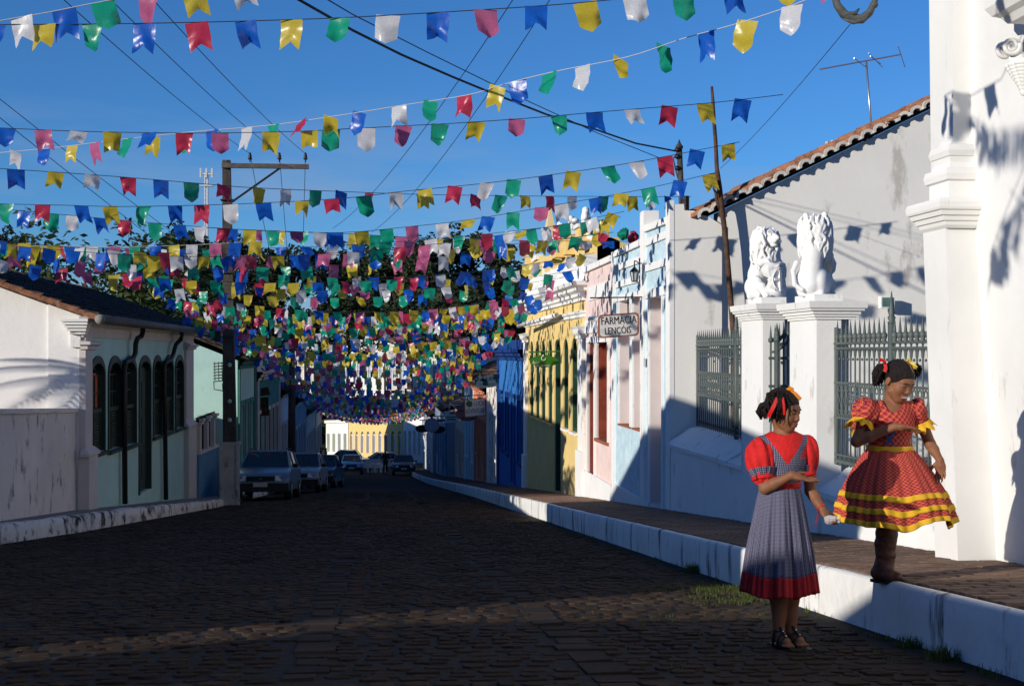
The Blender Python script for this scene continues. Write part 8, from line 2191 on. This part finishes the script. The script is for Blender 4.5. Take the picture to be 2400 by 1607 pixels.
# adventure sign
Yv = YX(1143, XR)
t = board('hanging_sign', 'cream rectangular sign with green ball and black capitals before the salmon house', [(1088, 936), (1138, 932), (1140, 974), (1089, 978)], Yv, SBR)
m = MB(); m.prism([onY(u, v, Yv - .006) for u, v in ((1090, 938), (1136, 934.5), (1138, 972), (1091, 976))], (0, .004, 0)); m.build('face', SW, t)
sign_text(t, 'LUCK', 1123, 945, 11, Yv, SBK, -.05, wpx=25); sign_text(t, 'ADVENTURE', 1114, 963, 11, Yv, SBK, -.05, wpx=44)
m = MB(); m.smooth = False; c = onY(1100, 946, Yv - .012); m.prism([c + Vector((.13 * math.cos(a), 0, .13 * math.sin(a))) for a in [2 * PI * k / 20 for k in range(20)]], (0, .006, 0)); m.build('ball_mark', M('ball green', (.05, .14, .05)), t)
hang_rods(t, Yv, (((1085, 928), (1144, 924)), ((1096, 928), (1096, 937)), ((1130, 926), (1130, 934))), .02)
# mauve oval
Yo = YX(1120, XR)
t = board('hanging_sign', 'mauve oval sign half hidden behind the cream rectangular sign', [(1095 + 27 * math.cos(a), 970 + 17 * math.sin(a)) for a in [2 * PI * k / 32 for k in range(32)]], Yo, SMV)
sign_text(t, 'LAVA', 1082, 963, 7, Yo, SBK, -.05, wpx=19); sign_text(t, 'LENÇÓIS', 1096, 979, 7, Yo, SBK, -.05, wpx=28)
hang_rods(t, Yo, (((1072, 950), (1120, 948)), ((1095, 950), (1095, 954))), .02)
# sunset sign
Yn = YX(1092, XR)
t = board('hanging_sign', 'white sign with orange half sun hanging beyond the oval sign', [(1041, 963), (1072, 963), (1073, 989), (1043, 991)], Yn, SW)
m = MB(); c = onY(1061, 970, Yn - .012); m.prism([c + Vector((.14 * math.cos(a), 0, .14 * math.sin(a))) for a in [PI * k / 12 for k in range(13)]], (0, .006, 0)); m.build('sun_mark', SOR, t)
m = MB()
for (a, b, v0_, v1_) in ((1046, 1070, 976, 978), (1048, 1068, 981, 984)): m.prism([onY(u, v, Yn - .01) for u, v in ((a, v0_), (b, v0_), (b, v1_), (a, v1_))], (0, .006, 0))
m.build('lettering_lines', SGR, t)
hang_rods(t, Yn, (((1039, 949), (1082, 949)), ((1053, 949), (1053, 963))), .025, SW)
# round and oval signs far right
Yf = 71.5
t = board('hanging_sign', 'round grey ring sign far down on the right', [(1012 + 18 * math.cos(a), 996 + 17 * math.sin(a)) for a in [2 * PI * k / 28 for k in range(28)]], Yf, M('pale grey board', (.30, .30, .32)))
m = MB(); m.prism([onY(1012 + 12 * math.cos(a), 996 + 11 * math.sin(a), Yf - .01) for a in [2 * PI * k / 24 for k in range(24)]], (0, .008, 0)); m.build('disc', GREYB, t)
hang_rods(t, Yf, (((1012, 975), (1012, 980)), ((1000, 975), (1055, 975))), .03)
for (u, v, lab) in ((991, 1004, 'dark oval sign hanging left of the round ring sign'), (1026, 1006, 'dark oval sign hanging right of the round ring sign')):
    t = board('hanging_sign', lab, [(u + 18 * math.cos(a), v + 9 * math.sin(a)) for a in [2 * PI * k / 24 for k in range(24)]], Yf + 1.2, M('dark green board', (.02, .03, .025)))
    hang_rods(t, Yf + 1.2, (((u, v - 9), (u, v - 20)), ((u - 8, v - 20), (1062, v - 20))), .03)
# left iron scroll sign
Yc_ = 48.2
t = board('hanging_sign', 'dark square sign in a black scrolled iron frame on the left', [(596, 933), (629, 930), (630, 971), (597, 973)], Yc_, M('dark wood board', (.03, .018, .012)))
m = MB(); m.smooth = True
for pts in (((560, 935), (575, 925), (586, 905), (580, 880), (572, 868), (580, 858), (596, 862)), ((612, 862), (622, 870), (615, 890), (600, 905), (590, 918), (592, 932)), ((590, 926), (632, 924)), ((588, 926), (590, 974), (632, 972))):
    m.tube([onY(u, v, Yc_) for u, v in pts], .03, 6)
m.build('scroll_bracket', BLACKIRON, t)
m = MB(); m.prism([onY(u, v, Yc_ - .01) for u, v in ((600, 912), (628, 906), (634, 925), (602, 928))], (0, .03, 0)); m.build('top_panel', M('dark red board', (.08, .03, .02)), t)
m = MB()
for (a, b, v0_, v1_) in ((601, 606, 938, 948), (609, 614, 938, 948), (617, 622, 937, 947), (601, 607, 955, 966), (611, 616, 955, 966), (620, 625, 954, 965)): m.prism([onY(u, v, Yc_ - .008) for u, v in ((a, v0_), (b, v0_), (b, v1_), (a, v1_))], (0, .006, 0))
m.build('worn_lettering', M('worn ochre letters', (.10, .05, .02)), t)
Yb = 60.0
t = board('hanging_sign', 'grey blue square sign with pale circle on the shaded left side', [(634, 976), (662, 974), (663, 1005), (635, 1006)], Yb, M('grey blue board', (.06, .08, .13)))
m = MB(); m.prism([onY(655 + 6 * math.cos(a), 991 + 6 * math.sin(a), Yb - .01) for a in [2 * PI * k / 18 for k in range(18)]], (0, .006, 0)); m.build('circle_mark', M('pale sign mark', (.2, .22, .26)), t)
hang_rods(t, Yb, (((630, 972), (665, 970)), ((640, 972), (640, 976)), ((657, 971), (657, 975))), .03)
# iron rack on the lit mint side wall
t = thing('wall_rack', onY(500, 870, 40.9), 'small dark wire rack fixed to the sunlit mint side wall', 'rack'); m = MB()
for v in range(852, 895, 7): m.tube([onY(500, v, 40.85), onY(522, v - 2, 40.85)], .015, 4)
for u in (503, 512, 520): m.tube([onY(u, 848, 40.85), onY(u + 1, 892, 40.85)], .012, 4)
m.tube([onY(501, 895, 40.85), onY(502, 912, 40.85), onY(525, 916, 40.8)], .015, 4); m.build('wires', BLACKIRON, t)
